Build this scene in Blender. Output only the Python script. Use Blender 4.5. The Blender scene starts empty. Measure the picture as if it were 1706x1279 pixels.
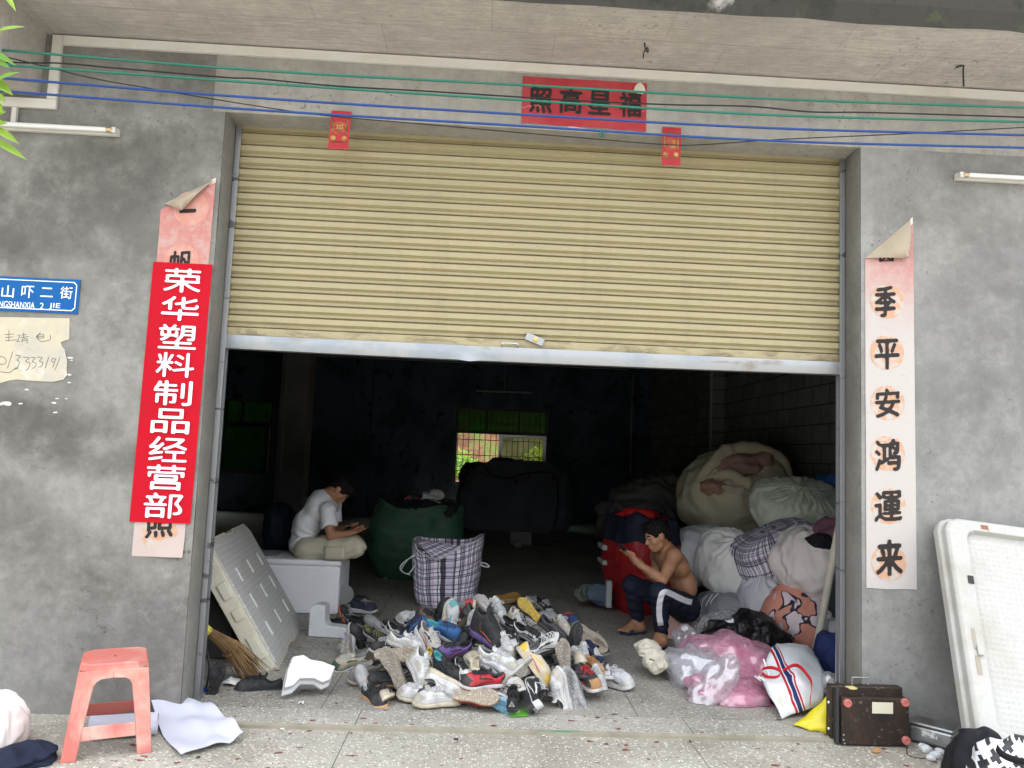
import bpy, math, random
import numpy as np
from mathutils import Vector, Matrix, Euler, noise
R = math.radians
SC = bpy.context.scene
COL = SC.collection

# ------------------------------------------------------------------ camera, sky, sun, exposure
CAM = Vector((-0.304, -4.144, 1.401))
YAW, PITCH, ROLL, FPX = R(2.1674), R(5.2318), R(2.2792), 1268.35
_d = Vector((math.sin(YAW)*math.cos(PITCH), math.cos(YAW)*math.cos(PITCH), math.sin(PITCH)))
_r0 = Vector((math.cos(YAW), -math.sin(YAW), 0)); _u0 = _r0.cross(_d)
_r = math.cos(ROLL)*_r0 + math.sin(ROLL)*_u0
_u = -math.sin(ROLL)*_r0 + math.cos(ROLL)*_u0
cam = bpy.data.cameras.new('camera'); co = bpy.data.objects.new('camera', cam); COL.objects.link(co)
m = Matrix((( _r.x, _u.x, -_d.x, CAM.x), (_r.y, _u.y, -_d.y, CAM.y), (_r.z, _u.z, -_d.z, CAM.z), (0, 0, 0, 1)))
co.matrix_world = m
cam.sensor_width = 36; cam.sensor_fit = 'HORIZONTAL'; cam.lens = 36*FPX/1706
cam.clip_start = 0.05; cam.clip_end = 600
SC.camera = co
SUN_EL, SUN_AZ = R(60), R(25)      # azimuth from +Y (behind the building) towards +X
w = bpy.data.worlds.new('World'); SC.world = w; w.use_nodes = True
nt = w.node_tree; bg = nt.nodes['Background']
sky = nt.nodes.new('ShaderNodeTexSky'); sky.sky_type = 'NISHITA'; sky.sun_disc = False
sky.sun_elevation = SUN_EL; sky.sun_rotation = SUN_AZ; sky.dust_density = 4.0; sky.air_density = 1.2
hs = nt.nodes.new('ShaderNodeHueSaturation'); hs.inputs['Saturation'].default_value = .22      # thin white overcast
nt.links.new(sky.outputs[0], hs.inputs['Color']); 
wc = nt.nodes.new('ShaderNodeTexCoord'); ws = nt.nodes.new('ShaderNodeSeparateXYZ'); nt.links.new(wc.outputs['Generated'], ws.inputs[0])     # cloud cover brighter overhead than at the horizon
wr_ = nt.nodes.new('ShaderNodeMapRange'); wr_.inputs[1].default_value = 0; wr_.inputs[2].default_value = .9; wr_.inputs[3].default_value = .72; wr_.inputs[4].default_value = 1.9; nt.links.new(ws.outputs[2], wr_.inputs[0])
wm = nt.nodes.new('ShaderNodeMixRGB'); wm.blend_type = 'MULTIPLY'; wm.inputs[0].default_value = 1; nt.links.new(hs.outputs[0], wm.inputs[1]); nt.links.new(wr_.outputs[0], wm.inputs[2])
nt.links.new(wm.outputs[0], bg.inputs[0]); bg.inputs[1].default_value = 0.15
sun = bpy.data.lights.new('sun', 'SUN'); sun.energy = 2.3; sun.angle = R(3); sun.color = (1, 0.95, 0.87)
so = bpy.data.objects.new('sun', sun); COL.objects.link(so)
sd = Vector((math.sin(SUN_AZ)*math.cos(SUN_EL), math.cos(SUN_AZ)*math.cos(SUN_EL), math.sin(SUN_EL)))
so.rotation_euler = sd.to_track_quat('Z', 'Y').to_euler(); so.location = sd*30
SC.view_settings.view_transform = 'Standard'; SC.view_settings.look = 'None'
SC.view_settings.exposure = 2.32; SC.view_settings.gamma = 1.0
SC.cycles.max_bounces = 8; SC.cycles.diffuse_bounces = 4; SC.cycles.transparent_max_bounces = 24
SC.cycles.caustics_reflective = False; SC.cycles.caustics_refractive = False
SC.cycles.use_denoising = True

def ray(px, py):
    return _d + _r*((px-853)/FPX) - _u*((py-639.5)/FPX)
def at(px, py, y=None, x=None, z=None):
    """the point of the place seen at a photo pixel, on the plane y=, x= or z="""
    v = ray(px, py)
    t = (y-CAM.y)/v.y if y is not None else (x-CAM.x)/v.x if x is not None else (z-CAM.z)/v.z
    return CAM + v*t
def sc(y): return (y-CAM.y)/FPX      # metres per pixel at depth y

# ------------------------------------------------------------------ helpers: materials
MATS = {}
def srgb(r, g, b):
    f = lambda c: (c/255/12.92) if c <= 10 else ((c/255+0.055)/1.055)**2.4
    return (f(r), f(g), f(b))
class NT:
    def __init__(s, name):
        s.m = bpy.data.materials.new(name); s.m.use_nodes = True
        s.t = s.m.node_tree; s.b = s.t.nodes['Principled BSDF']; s.out = s.t.nodes['Material Output']
        s.tc = s.t.nodes.new('ShaderNodeTexCoord')
    def n(s, typ, **k):
        x = s.t.nodes.new('ShaderNode'+typ)
        for a, v in k.items(): setattr(x, a, v)
        return x
    def l(s, a, b): s.t.links.new(a, b)
    def coord(s, which='Object', scale=(1, 1, 1), rot=(0, 0, 0)):
        mp = s.n('Mapping'); mp.inputs['Scale'].default_value = scale; mp.inputs['Rotation'].default_value = rot
        s.l(s.tc.outputs[which], mp.inputs[0]); return mp.outputs[0]
    def noise(s, scale, detail=6, rough=.6, dist=0, vec=None):
        x = s.n('TexNoise'); x.inputs['Scale'].default_value = scale; x.inputs['Detail'].default_value = detail
        x.inputs['Roughness'].default_value = rough; x.inputs['Distortion'].default_value = dist
        s.l(vec if vec is not None else s.tc.outputs['Object'], x.inputs['Vector']); return x.outputs['Fac']
    def ramp(s, fac, lo, hi, a=0., b=1.):
        x = s.n('MapRange'); x.inputs[1].default_value = lo; x.inputs[2].default_value = hi
        x.inputs[3].default_value = a; x.inputs[4].default_value = b; s.l(fac, x.inputs[0]); return x.outputs[0]
    def mix(s, fac, a, b, mode='MIX'):
        x = s.n('MixRGB', blend_type=mode)
        for i, v in ((0, fac), (1, a), (2, b)):
            if hasattr(v, 'is_output'): s.l(v, x.inputs[i])
            elif i == 0: x.inputs[0].default_value = v
            else: x.inputs[i].default_value = (*v[:3], 1)
        return x.outputs[0]
    def math(s, op, a, b=None):
        x = s.n('Math', operation=op)
        for i, v in ((0, a), (1, b)):
            if v is None: continue
            if hasattr(v, 'is_output'): s.l(v, x.inputs[i])
            else: x.inputs[i].default_value = v
        return x.outputs[0]
    def bump(s, h, strength=.3, dist=.01):
        x = s.n('Bump'); x.inputs['Strength'].default_value = strength; x.inputs['Distance'].default_value = dist
        s.l(h, x.inputs['Height'])
        prev = s.b.inputs['Normal']
        if prev.is_linked: s.l(prev.links[0].from_socket, x.inputs['Normal'])
        s.l(x.outputs[0], s.b.inputs['Normal'])
    def base(s, c):
        if hasattr(c, 'is_output'): s.l(c, s.b.inputs['Base Color'])
        else: s.b.inputs['Base Color'].default_value = (*c[:3], 1)
    def set(s, **k):
        for a, v in k.items():
            s.b.inputs[a.replace('_', ' ')].default_value = v
def mat(name, c, layers=(), rough=.8, spec=.3, metal=0, bump=None, coat=0, trans=0, alpha=1, sheen=0):
    """layers: (colour, scale, lo, hi[, strength[, stretch]]) noise patches over c; bump: (scale, strength, dist)"""
    if name in MATS: return MATS[name]
    s = NT(name); col = c
    for ly in layers:
        st = ly[4] if len(ly) > 4 else 1.
        vec = s.coord('Object', ly[5]) if len(ly) > 5 else None
        f = s.ramp(s.noise(ly[1], 8, .62, .4, vec), ly[2], ly[3], 0, st)
        col = s.mix(f, col, ly[0])
    s.base(col); s.set(Roughness=rough, Metallic=metal, Specular_IOR_Level=spec, Coat_Weight=coat, Transmission_Weight=trans, Alpha=alpha, Sheen_Weight=sheen)
    for bp in ([bump] if bump and not isinstance(bump, list) else bump or []):
        s.bump(s.noise(bp[0], 6, .6), bp[1], bp[2])
    MATS[name] = s.m; return s.m

# ------------------------------------------------------------------ helpers: meshes and objects
class MB:
    def __init__(s): s.v = []; s.f = []; s.uv = {}; s.mi = []; s.cur = 0
    def add(s, vs, fs, M=None):
        o = len(s.v)
        s.v += [tuple(M @ Vector(v)) if M else tuple(v) for v in vs]
        s.f += [tuple(i+o for i in f) for f in fs]; s.mi += [s.cur]*len(fs); return s
    def box(s, lo, hi, M=None):
        x0, y0, z0 = lo; x1, y1, z1 = hi
        return s.add([(x0,y0,z0),(x1,y0,z0),(x1,y1,z0),(x0,y1,z0),(x0,y0,z1),(x1,y0,z1),(x1,y1,z1),(x0,y1,z1)],
              [(3,2,1,0),(4,5,6,7),(0,1,5,4),(1,2,6,5),(2,3,7,6),(3,0,4,7)], M)
    def prism(s, poly, y0, y1, M=None):
        """poly in (x, z), extruded along y"""
        n = len(poly)
        vs = [(a, y0, b) for a, b in poly] + [(a, y1, b) for a, b in poly]
        fs = [tuple(range(n)), tuple(range(2*n-1, n-1, -1))] + [(i, i+n, (i+1) % n+n, (i+1) % n) for i in range(n)]
        return s.add(vs, fs, M)
    def grid(s, P, nu, nv, closed_u=False, closed_v=False):
        """P(i, j) -> point, i < nu, j < nv"""
        vs = [P(i, j) for i in range(nu) for j in range(nv)]
        fs = []
        for i in range(nu if closed_u else nu-1):
            for j in range(nv if closed_v else nv-1):
                i2, j2 = (i+1) % nu, (j+1) % nv
                fs.append((i*nv+j, i2*nv+j, i2*nv+j2, i*nv+j2))
        return s.add(vs, fs)
    def tube(s, pts, r, n=8, cap=True):
        pts = [Vector(p) for p in pts]; rs = r if isinstance(r, (list, tuple)) else [r]*len(pts)
        t = (pts[1]-pts[0]).normalized(); nrm = t.orthogonal().normalized(); rings = []
        for k, p in enumerate(pts):
            a = pts[max(k-1, 0)]; b = pts[min(k+1, len(pts)-1)]; t2 = (b-a).normalized()
            nrm = (nrm - t2*nrm.dot(t2)).normalized(); bi = t2.cross(nrm)
            rings.append([p + (nrm*math.cos(6.28318*i/n)+bi*math.sin(6.28318*i/n))*rs[k] for i in range(n)])
        o = len(rings)
        s.grid(lambda i, j: rings[i][j], o, n, False, True)
        if cap:
            b0 = len(s.v)-o*n
            s.f += [tuple(b0+i for i in range(n-1, -1, -1)), tuple(b0+(o-1)*n+i for i in range(n))]; s.mi += [s.cur]*2
        return s
    def lathe(s, prof, n=20, M=None):
        """prof: (r, z) list"""
        vs = [(r*math.cos(6.28318*i/n), r*math.sin(6.28318*i/n), z) for r, z in prof for i in range(n)]
        fs = [(k*n+i, k*n+(i+1) % n, (k+1)*n+(i+1) % n, (k+1)*n+i) for k in range(len(prof)-1) for i in range(n)]
        fs += [tuple(range(n-1, -1, -1)), tuple((len(prof)-1)*n+i for i in range(n))]
        return s.add(vs, fs, M)
    def mesh(s, name, smooth=False, angle=None):
        me = bpy.data.meshes.new(name); me.from_pydata(s.v, [], s.f)
        me.polygons.foreach_set('material_index', s.mi)
        if smooth:
            me.polygons.foreach_set('use_smooth', [True]*len(me.polygons))
            if angle: me.set_sharp_from_angle(angle=R(angle))
        me.update(); return me
def W(o):
    return (W(o.parent) if o.parent else Matrix()) @ (o.matrix_parent_inverse if o.parent else Matrix()) @ o.matrix_basis
def tag(o, label=None, cat=None, group=None, kind=None):
    for k, v in (('label', label), ('category', cat), ('group', group), ('kind', kind)):
        if v: o[k] = v
    return o
def thing(name, label, cat, loc=(0, 0, 0), group=None):
    o = bpy.data.objects.new(name, None); COL.objects.link(o); o.location = loc; o.empty_display_size = .1
    return tag(o, label, cat, group)
def part(name, mb, ms, parent=None, smooth=False, angle=None, bevel=0, world=True):
    me = mb.mesh(name, smooth, angle) if isinstance(mb, MB) else mb
    for mm in (ms if isinstance(ms, (list, tuple)) else [ms]): me.materials.append(mm)
    o = bpy.data.objects.new(name, me); COL.objects.link(o)
    if parent:
        o.parent = parent
        if world: o.matrix_parent_inverse = W(parent).inverted()
    if bevel:
        b = o.modifiers.new('bevel', 'BEVEL'); b.width = bevel; b.segments = 2; b.limit_method = 'ANGLE'
    return o
def N(p, s=1., seed=0): return noise.noise(Vector(p)*s + Vector((seed*7.13, seed*3.7, seed*1.9)))
def spline(pts, n=8):
    pts = [Vector(p) for p in pts]; out = []
    for k in range(len(pts)-1):
        a, b, c, d = pts[max(k-1, 0)], pts[k], pts[k+1], pts[min(k+2, len(pts)-1)]
        for i in range(n):
            t = i/n
            out.append(.5*((2*b)+(c-a)*t+(2*a-5*b+4*c-d)*t*t+(3*b-a-3*c+d)*t**3))
    out.append(pts[-1]); return out
def glyphs(txt, w, h, bold=0, skew=0, wob=0, seed=0):
    """flat text mesh fitted in a w x h box centred on 0, in the (x, z) plane facing -y"""
    cu = bpy.data.curves.new('text', 'FONT'); cu.body = txt; cu.size = 1; cu.resolution_u = 6
    cu.align_x = 'CENTER'
    to = bpy.data.objects.new('text', cu); COL.objects.link(to)
    dg = bpy.context.evaluated_depsgraph_get(); dg.update()
    me = bpy.data.meshes.new_from_object(to.evaluated_get(dg))
    bpy.data.objects.remove(to)
    P = np.array([v.co[:2] for v in me.vertices]); T = [tuple(f.vertices) for f in me.polygons]
    bpy.data.meshes.remove(me)
    n = 84 if len(txt) == 1 else 40*len(txt); pd = 9; mn, mx = P.min(0), P.max(0); asp = w/h
    nx, nz = (n, max(24, int(n/asp))) if asp > 1 else (max(24, int(n*asp)), n)
    res = min(nx, nz)
    Q = (P-mn)/(mx-mn)*np.array([nx, nz])+pd
    X, Z = np.meshgrid(np.arange(nx+2*pd)+.5, np.arange(nz+2*pd)+.5, indexing='ij'); O = np.zeros(X.shape)
    for f in T:
        for k in range(1, len(f)-1):
            a, c, e = Q[f[0]], Q[f[k]], Q[f[k+1]]
            i0, j0 = np.maximum(np.floor(np.min((a, c, e), 0)).astype(int)-1, 0); i1, j1 = np.ceil(np.max((a, c, e), 0)).astype(int)+1
            x, z = X[i0:i1, j0:j1], Z[i0:i1, j0:j1]
            e0 = (c[0]-a[0])*(z-a[1])-(c[1]-a[1])*(x-a[0]); e1 = (e[0]-c[0])*(z-c[1])-(e[1]-c[1])*(x-c[0]); e2 = (a[0]-e[0])*(z-e[1])-(a[1]-e[1])*(x-e[0])
            O[i0:i1, j0:j1] = np.maximum(O[i0:i1, j0:j1], ((e0 >= 0) & (e1 >= 0) & (e2 >= 0)) | ((e0 <= 0) & (e1 <= 0) & (e2 <= 0)))
    sg = .016*84 if not wob else .026*84
    ker = np.exp(-.5*(np.arange(-8, 9)/sg)**2); ker /= ker.sum()
    for ax in (0, 1): O = np.apply_along_axis(lambda r: np.convolve(r, ker, 'same'), ax, O)
    th = .5-bold
    if wob:
        nz_ = np.array([[N((i*.09, j*.09, 0), 1, seed) for j in range(O.shape[1])] for i in range(O.shape[0])]); th = th+nz_*wob
    G = O-th
    b = MB(); cache = {}
    def vert(i, j, di=0, dj=0):
        key = (i, j, di, dj)
        if key not in cache:
            t = 0
            if di or dj: g0, g1 = G[i, j], G[i+di, j+dj]; t = g0/(g0-g1)
            a, c = (i+.5+di*t-pd)/nx-.5, (j+.5+dj*t-pd)/nz-.5
            cache[key] = len(b.v); b.v.append((a*w, 0, c*h+skew*a*w))
        return cache[key]
    S_ = G > 0
    for i in range(G.shape[0]-1):
        for j in range(G.shape[1]-1):
            cs = [(i, j), (i+1, j), (i+1, j+1), (i, j+1)]
            if not (S_[i:i+2, j:j+2].any()): continue
            poly = []
            for q in range(4):
                (i0, j0), (i1, j1) = cs[q], cs[(q+1) % 4]
                if S_[i0, j0]: poly.append(vert(i0, j0))
                if S_[i0, j0] != S_[i1, j1]:
                    if (i1, j1) < (i0, j0): poly.append(vert(i1, j1, i0-i1, j0-j1))
                    else: poly.append(vert(i0, j0, i1-i0, j1-j0))
            if len(poly) > 2: b.f.append(tuple(poly)); b.mi.append(0)
    return b
def shift(b, dx, dy, dz):
    b.v = [(x+dx, y+dy, z+dz) for x, y, z in b.v]; return b
def sdf_mesh(prims, h=.006, k=.02, pad=.03, fn=None):
    """one continuous smooth surface round tapered capsules ('c',a,b,ra,rb[,k]) and ellipsoids ('e',c,axes3x3 scaled[,k]); surface nets"""
    lo = np.full(3, 1e9); hi = -lo
    for p in prims:
        if p[0] == 'c':
            for q, r in ((p[1], p[3]), (p[2], p[4])): lo = np.minimum(lo, np.array(q)-r); hi = np.maximum(hi, np.array(q)+r)
        elif p[0] == 'e':
            e = np.sqrt((np.array(p[2])**2).sum(0)); lo = np.minimum(lo, np.array(p[1])-e); hi = np.maximum(hi, np.array(p[1])+e)
    lo -= pad; hi += pad
    n = np.ceil((hi-lo)/h).astype(int)+1
    G = np.full(n, .2, np.float32)
    for p in prims:
        kk = p[-1] if (p[0] == 'c' and len(p) > 5) or (p[0] in 'es' and len(p) > 3) else k
        if p[0] == 'c':
            A, B = np.array(p[1], float), np.array(p[2], float); rm = max(p[3], p[4]); l0, h0 = np.minimum(A, B)-rm, np.maximum(A, B)+rm
        else:
            e = np.sqrt((np.array(p[2])**2).sum(0)); l0, h0 = np.array(p[1])-e, np.array(p[1])+e
        m_ = .06
        i0 = np.maximum(((l0-m_-lo)/h).astype(int), 0); i1 = np.minimum(np.ceil((h0+m_-lo)/h).astype(int)+1, n)
        X, Y, Z = np.meshgrid(*[lo[a]+h*np.arange(i0[a], i1[a]) for a in range(3)], indexing='ij')
        Q = np.stack([X, Y, Z], -1)
        if p[0] == 'c':
            ab = B-A; t = np.clip(((Q-A)@ab)/max(ab@ab, 1e-9), 0, 1)
            d = np.linalg.norm(Q-(A+t[..., None]*ab), axis=-1)-(p[3]+(p[4]-p[3])*t)
        else:
            ax = np.array(p[2], float); L = np.linalg.norm(ax, axis=1); U = ax/L[:, None]
            q = (Q-np.array(p[1]))@U.T
            k0 = np.linalg.norm(q/L, axis=-1); k1 = np.linalg.norm(q/(L*L), axis=-1)
            d = k0*(k0-1)/np.maximum(k1, 1e-6)
        S = tuple(slice(i0[a], i1[a]) for a in range(3)); g = G[S]
        if p[0] == 's':      # subtract
            d = -d; hh = np.clip(.5-.5*(g-d)/kk, 0, 1); G[S] = g+(d-g)*hh+kk*hh*(1-hh)
        else:
            hh = np.clip(.5+.5*(g-d)/kk, 0, 1); G[S] = g+(d-g)*hh-kk*hh*(1-hh)
    if fn is not None:
        X, Y, Z = np.meshgrid(*[lo[a]+h*np.arange(n[a]) for a in range(3)], indexing='ij')
        G = fn(G, X, Y, Z)
    s = G < 0
    c = np.zeros(np.array(n)-1, np.int8); acc = np.zeros((*c.shape, 3)); cnt = np.zeros(c.shape)
    off = [(i, j, k_) for i in (0, 1) for j in (0, 1) for k_ in (0, 1)]
    V = lambda o, A: A[o[0]:A.shape[0]-1+o[0], o[1]:A.shape[1]-1+o[1], o[2]:A.shape[2]-1+o[2]]
    for a in off:
        for ax in range(3):
            if a[ax]: continue
            b = list(a); b[ax] = 1
            sa, sb = V(a, s), V(b, s); x = sa != sb
            ga, gb = V(a, G), V(b, G); t = np.where(x, ga/np.where(ga-gb == 0, 1, ga-gb), 0)
            for d_ in range(3): acc[..., d_] += np.where(x, a[d_]+(t if d_ == ax else 0), 0)
            cnt += x
    act = cnt > 0; idx = -np.ones(c.shape, int); idx[act] = np.arange(act.sum())
    ijk = np.argwhere(act); verts = lo+h*(ijk+acc[act]/cnt[act][:, None])
    F = []
    for ax in range(3):
        u_, v_ = (ax+1) % 3, (ax+2) % 3
        sl0 = [slice(1, -1)]*3; sl0[ax] = slice(0, -1); sl1 = list(sl0); sl1[ax] = slice(1, None)
        a_, b_ = s[tuple(sl0)], s[tuple(sl1)]
        for E, flip in ((np.argwhere(a_ & ~b_), False), (np.argwhere(~a_ & b_), True)):
            if not len(E): continue
            E = E.copy(); E[:, u_] += 1; E[:, v_] += 1
            q = []
            for du, dv in ((1, 1), (0, 1), (0, 0), (1, 0)):
                e = E.copy(); e[:, u_] -= du; e[:, v_] -= dv; q.append(idx[tuple(e.T)])
            q = np.stack(q, 1); F.append(q[:, ::-1] if flip else q)
    me = bpy.data.meshes.new('surface'); me.from_pydata(verts.tolist(), [], np.concatenate(F).tolist())
    me.polygons.foreach_set('use_smooth', [True]*len(me.polygons)); me.update(); return me
# ------------------------------------------------------------------ materials of the setting
def concrete(name, c, dark, light, seed=0, board=False, drip=False, stains=()):
    s = NT(name)
    v = s.coord('Object', (1, 1, 1)); mp = v.node; mp.inputs['Location'].default_value = (seed, seed*2.3, seed*.7)
    big = s.noise(.9, 10, .66, .15, v); mid = s.noise(3.2, 10, .70, .2, v); fine = s.noise(26, 8, .7, 0, v)
    sw = s.noise(1.6, 9, .70, .2, v)
    col = s.mix(s.ramp(s.math('ADD', big, s.math('MULTIPLY', s.math('SUBTRACT', mid, .5), .45)), .42, .66, 0, .75), c, dark)
    col = s.mix(s.ramp(mid, .5, .72, 0, .75), col, light)
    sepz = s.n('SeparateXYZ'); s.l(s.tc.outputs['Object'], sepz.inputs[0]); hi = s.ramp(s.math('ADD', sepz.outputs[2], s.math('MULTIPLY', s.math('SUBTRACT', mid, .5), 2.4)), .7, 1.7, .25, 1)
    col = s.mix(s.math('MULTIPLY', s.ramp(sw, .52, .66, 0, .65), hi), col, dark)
    col = s.mix(s.ramp(fine, .35, .7, 0, .4), col, tuple(x*.6 for x in c)); gr = s.noise(11, 8, .72, 0, v); col = s.mix(s.ramp(gr, .50, .68, 0, .32), col, dark); col = s.mix(s.ramp(gr, .46, .34, 0, .2), col, light)
    clus = s.ramp(s.noise(1.1, 4, .6, .5, v), .49, .62)
    pk = s.n('TexNoise'); pk.inputs['Scale'].default_value = 34; pk.inputs['Detail'].default_value = 5; pk.inputs['Roughness'].default_value = .75; s.l(v, pk.inputs['Vector'])
    col = s.mix(s.math('MULTIPLY', clus, s.ramp(pk.outputs['Fac'], .58, .66, 0, .75)), col, (.055, .055, .052))
    sv = s.coord('Object', (1.2, 1, 2.0), (0, R(12), 0)); trow = s.noise(2.6, 8, .7, .5, sv)
    col = s.mix(s.ramp(trow, .55, .75, 0, .45), col, light)
    ck = s.n('TexVoronoi'); ck.feature = 'DISTANCE_TO_EDGE'; ck.inputs['Scale'].default_value = 1.1; dv0 = s.n('MixRGB', blend_type='LINEAR_LIGHT'); dv0.inputs[0].default_value = .22; s.l(v, dv0.inputs[1]); nn0 = s.n('TexNoise'); nn0.inputs['Scale'].default_value = 3; nn0.inputs['Detail'].default_value = 6; s.l(v, nn0.inputs['Vector']); s.l(nn0.outputs['Color'], dv0.inputs[2]); s.l(dv0.outputs[0], ck.inputs['Vector'])
    col = s.mix(s.math('MULTIPLY', s.ramp(ck.outputs['Distance'], .004, .0015, 0, .30), s.ramp(s.noise(.9, 3, .5, 0, v), .55, .6)), col, dark)
    if stains:      # damp and mould stains where the wall has them: (x, z, half width, half height, strength)
        wn = s.n('TexNoise'); wn.inputs['Scale'].default_value = 2.6; wn.inputs['Detail'].default_value = 7; wn.inputs['Roughness'].default_value = .65; s.l(s.tc.outputs['Object'], wn.inputs['Vector'])
        wv = s.n('MixRGB', blend_type='LINEAR_LIGHT'); wv.inputs[0].default_value = .26; s.l(s.tc.outputs['Object'], wv.inputs[1]); s.l(wn.outputs['Color'], wv.inputs[2])
        sx = s.n('SeparateXYZ'); s.l(wv.outputs[0], sx.inputs[0])
        for x_, z_, rx_, rz_, st_ in stains:
            a_ = s.math('DIVIDE', s.math('SUBTRACT', sx.outputs[0], x_), rx_); b2 = s.math('DIVIDE', s.math('SUBTRACT', sx.outputs[2], z_), rz_)
            d2 = s.math('ADD', s.math('MULTIPLY', a_, a_), s.math('MULTIPLY', b2, b2))
            col = s.mix(s.math('MULTIPLY', s.ramp(d2, 1.4, .25, 0, min(1, st_*1.15)), s.ramp(mid, .34, .60)), col, dark)
    h = s.math('ADD', s.math('MULTIPLY', mid, 1.2), s.math('MULTIPLY', fine, .35))
    if board:
        bv = s.coord('Object', (2, 22, 22)); b_ = s.noise(3, 7, .7, .6, bv)
        col = s.mix(s.ramp(b_, .42, .62, 0, .6), col, dark)
        bw = s.coord('Object', (1, 1, 1)); br = s.n('TexBrick'); s.l(bw, br.inputs['Vector'])
        br.inputs['Scale'].default_value = 1; br.inputs['Brick Width'].default_value = .92; br.inputs['Row Height'].default_value = .31; br.inputs['Mortar Size'].default_value = .006
        br.offset = .37
        col = s.mix(s.math('MULTIPLY', br.outputs['Fac'], .22), col, tuple(x*.4 for x in c))
        h = s.math('ADD', h, s.math('MULTIPLY', b_, .8))
    if drip:
        dv = s.coord('Object', (9, 9, .5)); d_ = s.noise(1.2, 6, .6, .3, dv)
        col = s.mix(s.ramp(d_, .5, .75, 0, .55), col, dark)
    s.base(col); s.set(Roughness=.9, Specular_IOR_Level=.2); s.bump(h, .35, .012)
    return s.m
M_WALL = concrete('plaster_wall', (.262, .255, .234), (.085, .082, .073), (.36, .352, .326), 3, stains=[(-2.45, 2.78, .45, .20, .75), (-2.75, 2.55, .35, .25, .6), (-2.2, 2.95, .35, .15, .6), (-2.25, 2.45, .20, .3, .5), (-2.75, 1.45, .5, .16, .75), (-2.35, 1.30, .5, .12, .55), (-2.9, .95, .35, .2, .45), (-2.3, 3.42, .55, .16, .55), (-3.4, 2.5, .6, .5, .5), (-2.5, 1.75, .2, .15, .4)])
M_WALLR = concrete('plaster_wall_pale', (.285, .280, .265), (.135, .132, .124), (.36, .357, .342), 11, stains=[(2.6, 2.75, .35, .2, .4), (2.5, 1.45, .4, .13, .55), (2.3, 1.85, .25, .12, .35), (2.25, .55, .25, .25, .3), (2.0, 2.95, .2, .2, .3), (3.2, 1.9, .6, .4, .4)])
M_JAMB = concrete('jamb_render', (.20, .195, .175), (.12, .115, .105), (.25, .245, .225), 5)
M_LINTEL = concrete('lintel_render', (.36, .346, .31), (.22, .21, .19), (.45, .43, .395), 8, drip=True)
M_SOFFIT = concrete('board_marked_concrete', (.56, .525, .475), (.33, .305, .28), (.70, .66, .60), 2, board=True)
M_FASCIA = mat('mouldy_concrete', (.05, .048, .042), [((.40, .38, .34), 1.6, .60, .66), ((.03, .032, .025), 5, .5, .65), ((.10, .12, .06), 3, .6, .72, .6)], .95, .1, bump=(20, .5, .01))
M_WHITEWALL = mat('white_wall_paint', (.75, .75, .74), [((.5, .5, .48), 2, .55, .8, .5)], .8)
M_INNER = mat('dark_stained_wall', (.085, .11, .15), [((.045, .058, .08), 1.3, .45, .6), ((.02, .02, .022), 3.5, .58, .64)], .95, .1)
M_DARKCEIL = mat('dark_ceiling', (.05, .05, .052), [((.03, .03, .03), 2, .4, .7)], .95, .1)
M_COLUMN = mat('column_render', (.24, .235, .23), [((.16, .16, .165), 2.5, .4, .7)], .9, .1)
def blockwall():
    s = NT('block_wall')
    sep = s.n('SeparateXYZ'); s.l(s.tc.outputs['Object'], sep.inputs[0])
    cmb = s.n('CombineXYZ'); s.l(sep.outputs[1], cmb.inputs[0]); s.l(sep.outputs[2], cmb.inputs[1])
    br = s.n('TexBrick'); s.l(cmb.outputs[0], br.inputs['Vector']); br.inputs['Scale'].default_value = 1
    br.inputs['Brick Width'].default_value = .40; br.inputs['Row Height'].default_value = .2035; br.inputs['Mortar Size'].default_value = .007
    br.inputs['Color1'].default_value = (.19, .19, .18, 1); br.inputs['Color2'].default_value = (.145, .146, .14, 1); br.inputs['Mortar'].default_value = (.045, .045, .045, 1)
    s.base(s.mix(s.ramp(s.noise(6, 6, .6), .4, .8, 0, .4), br.outputs['Color'], (.05, .05, .05)))
    s.set(Roughness=.95, Specular_IOR_Level=.1); s.bump(s.math('SUBTRACT', 1, br.outputs['Fac']), .5, .01); return s.m
M_BLOCK = blockwall()
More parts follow.
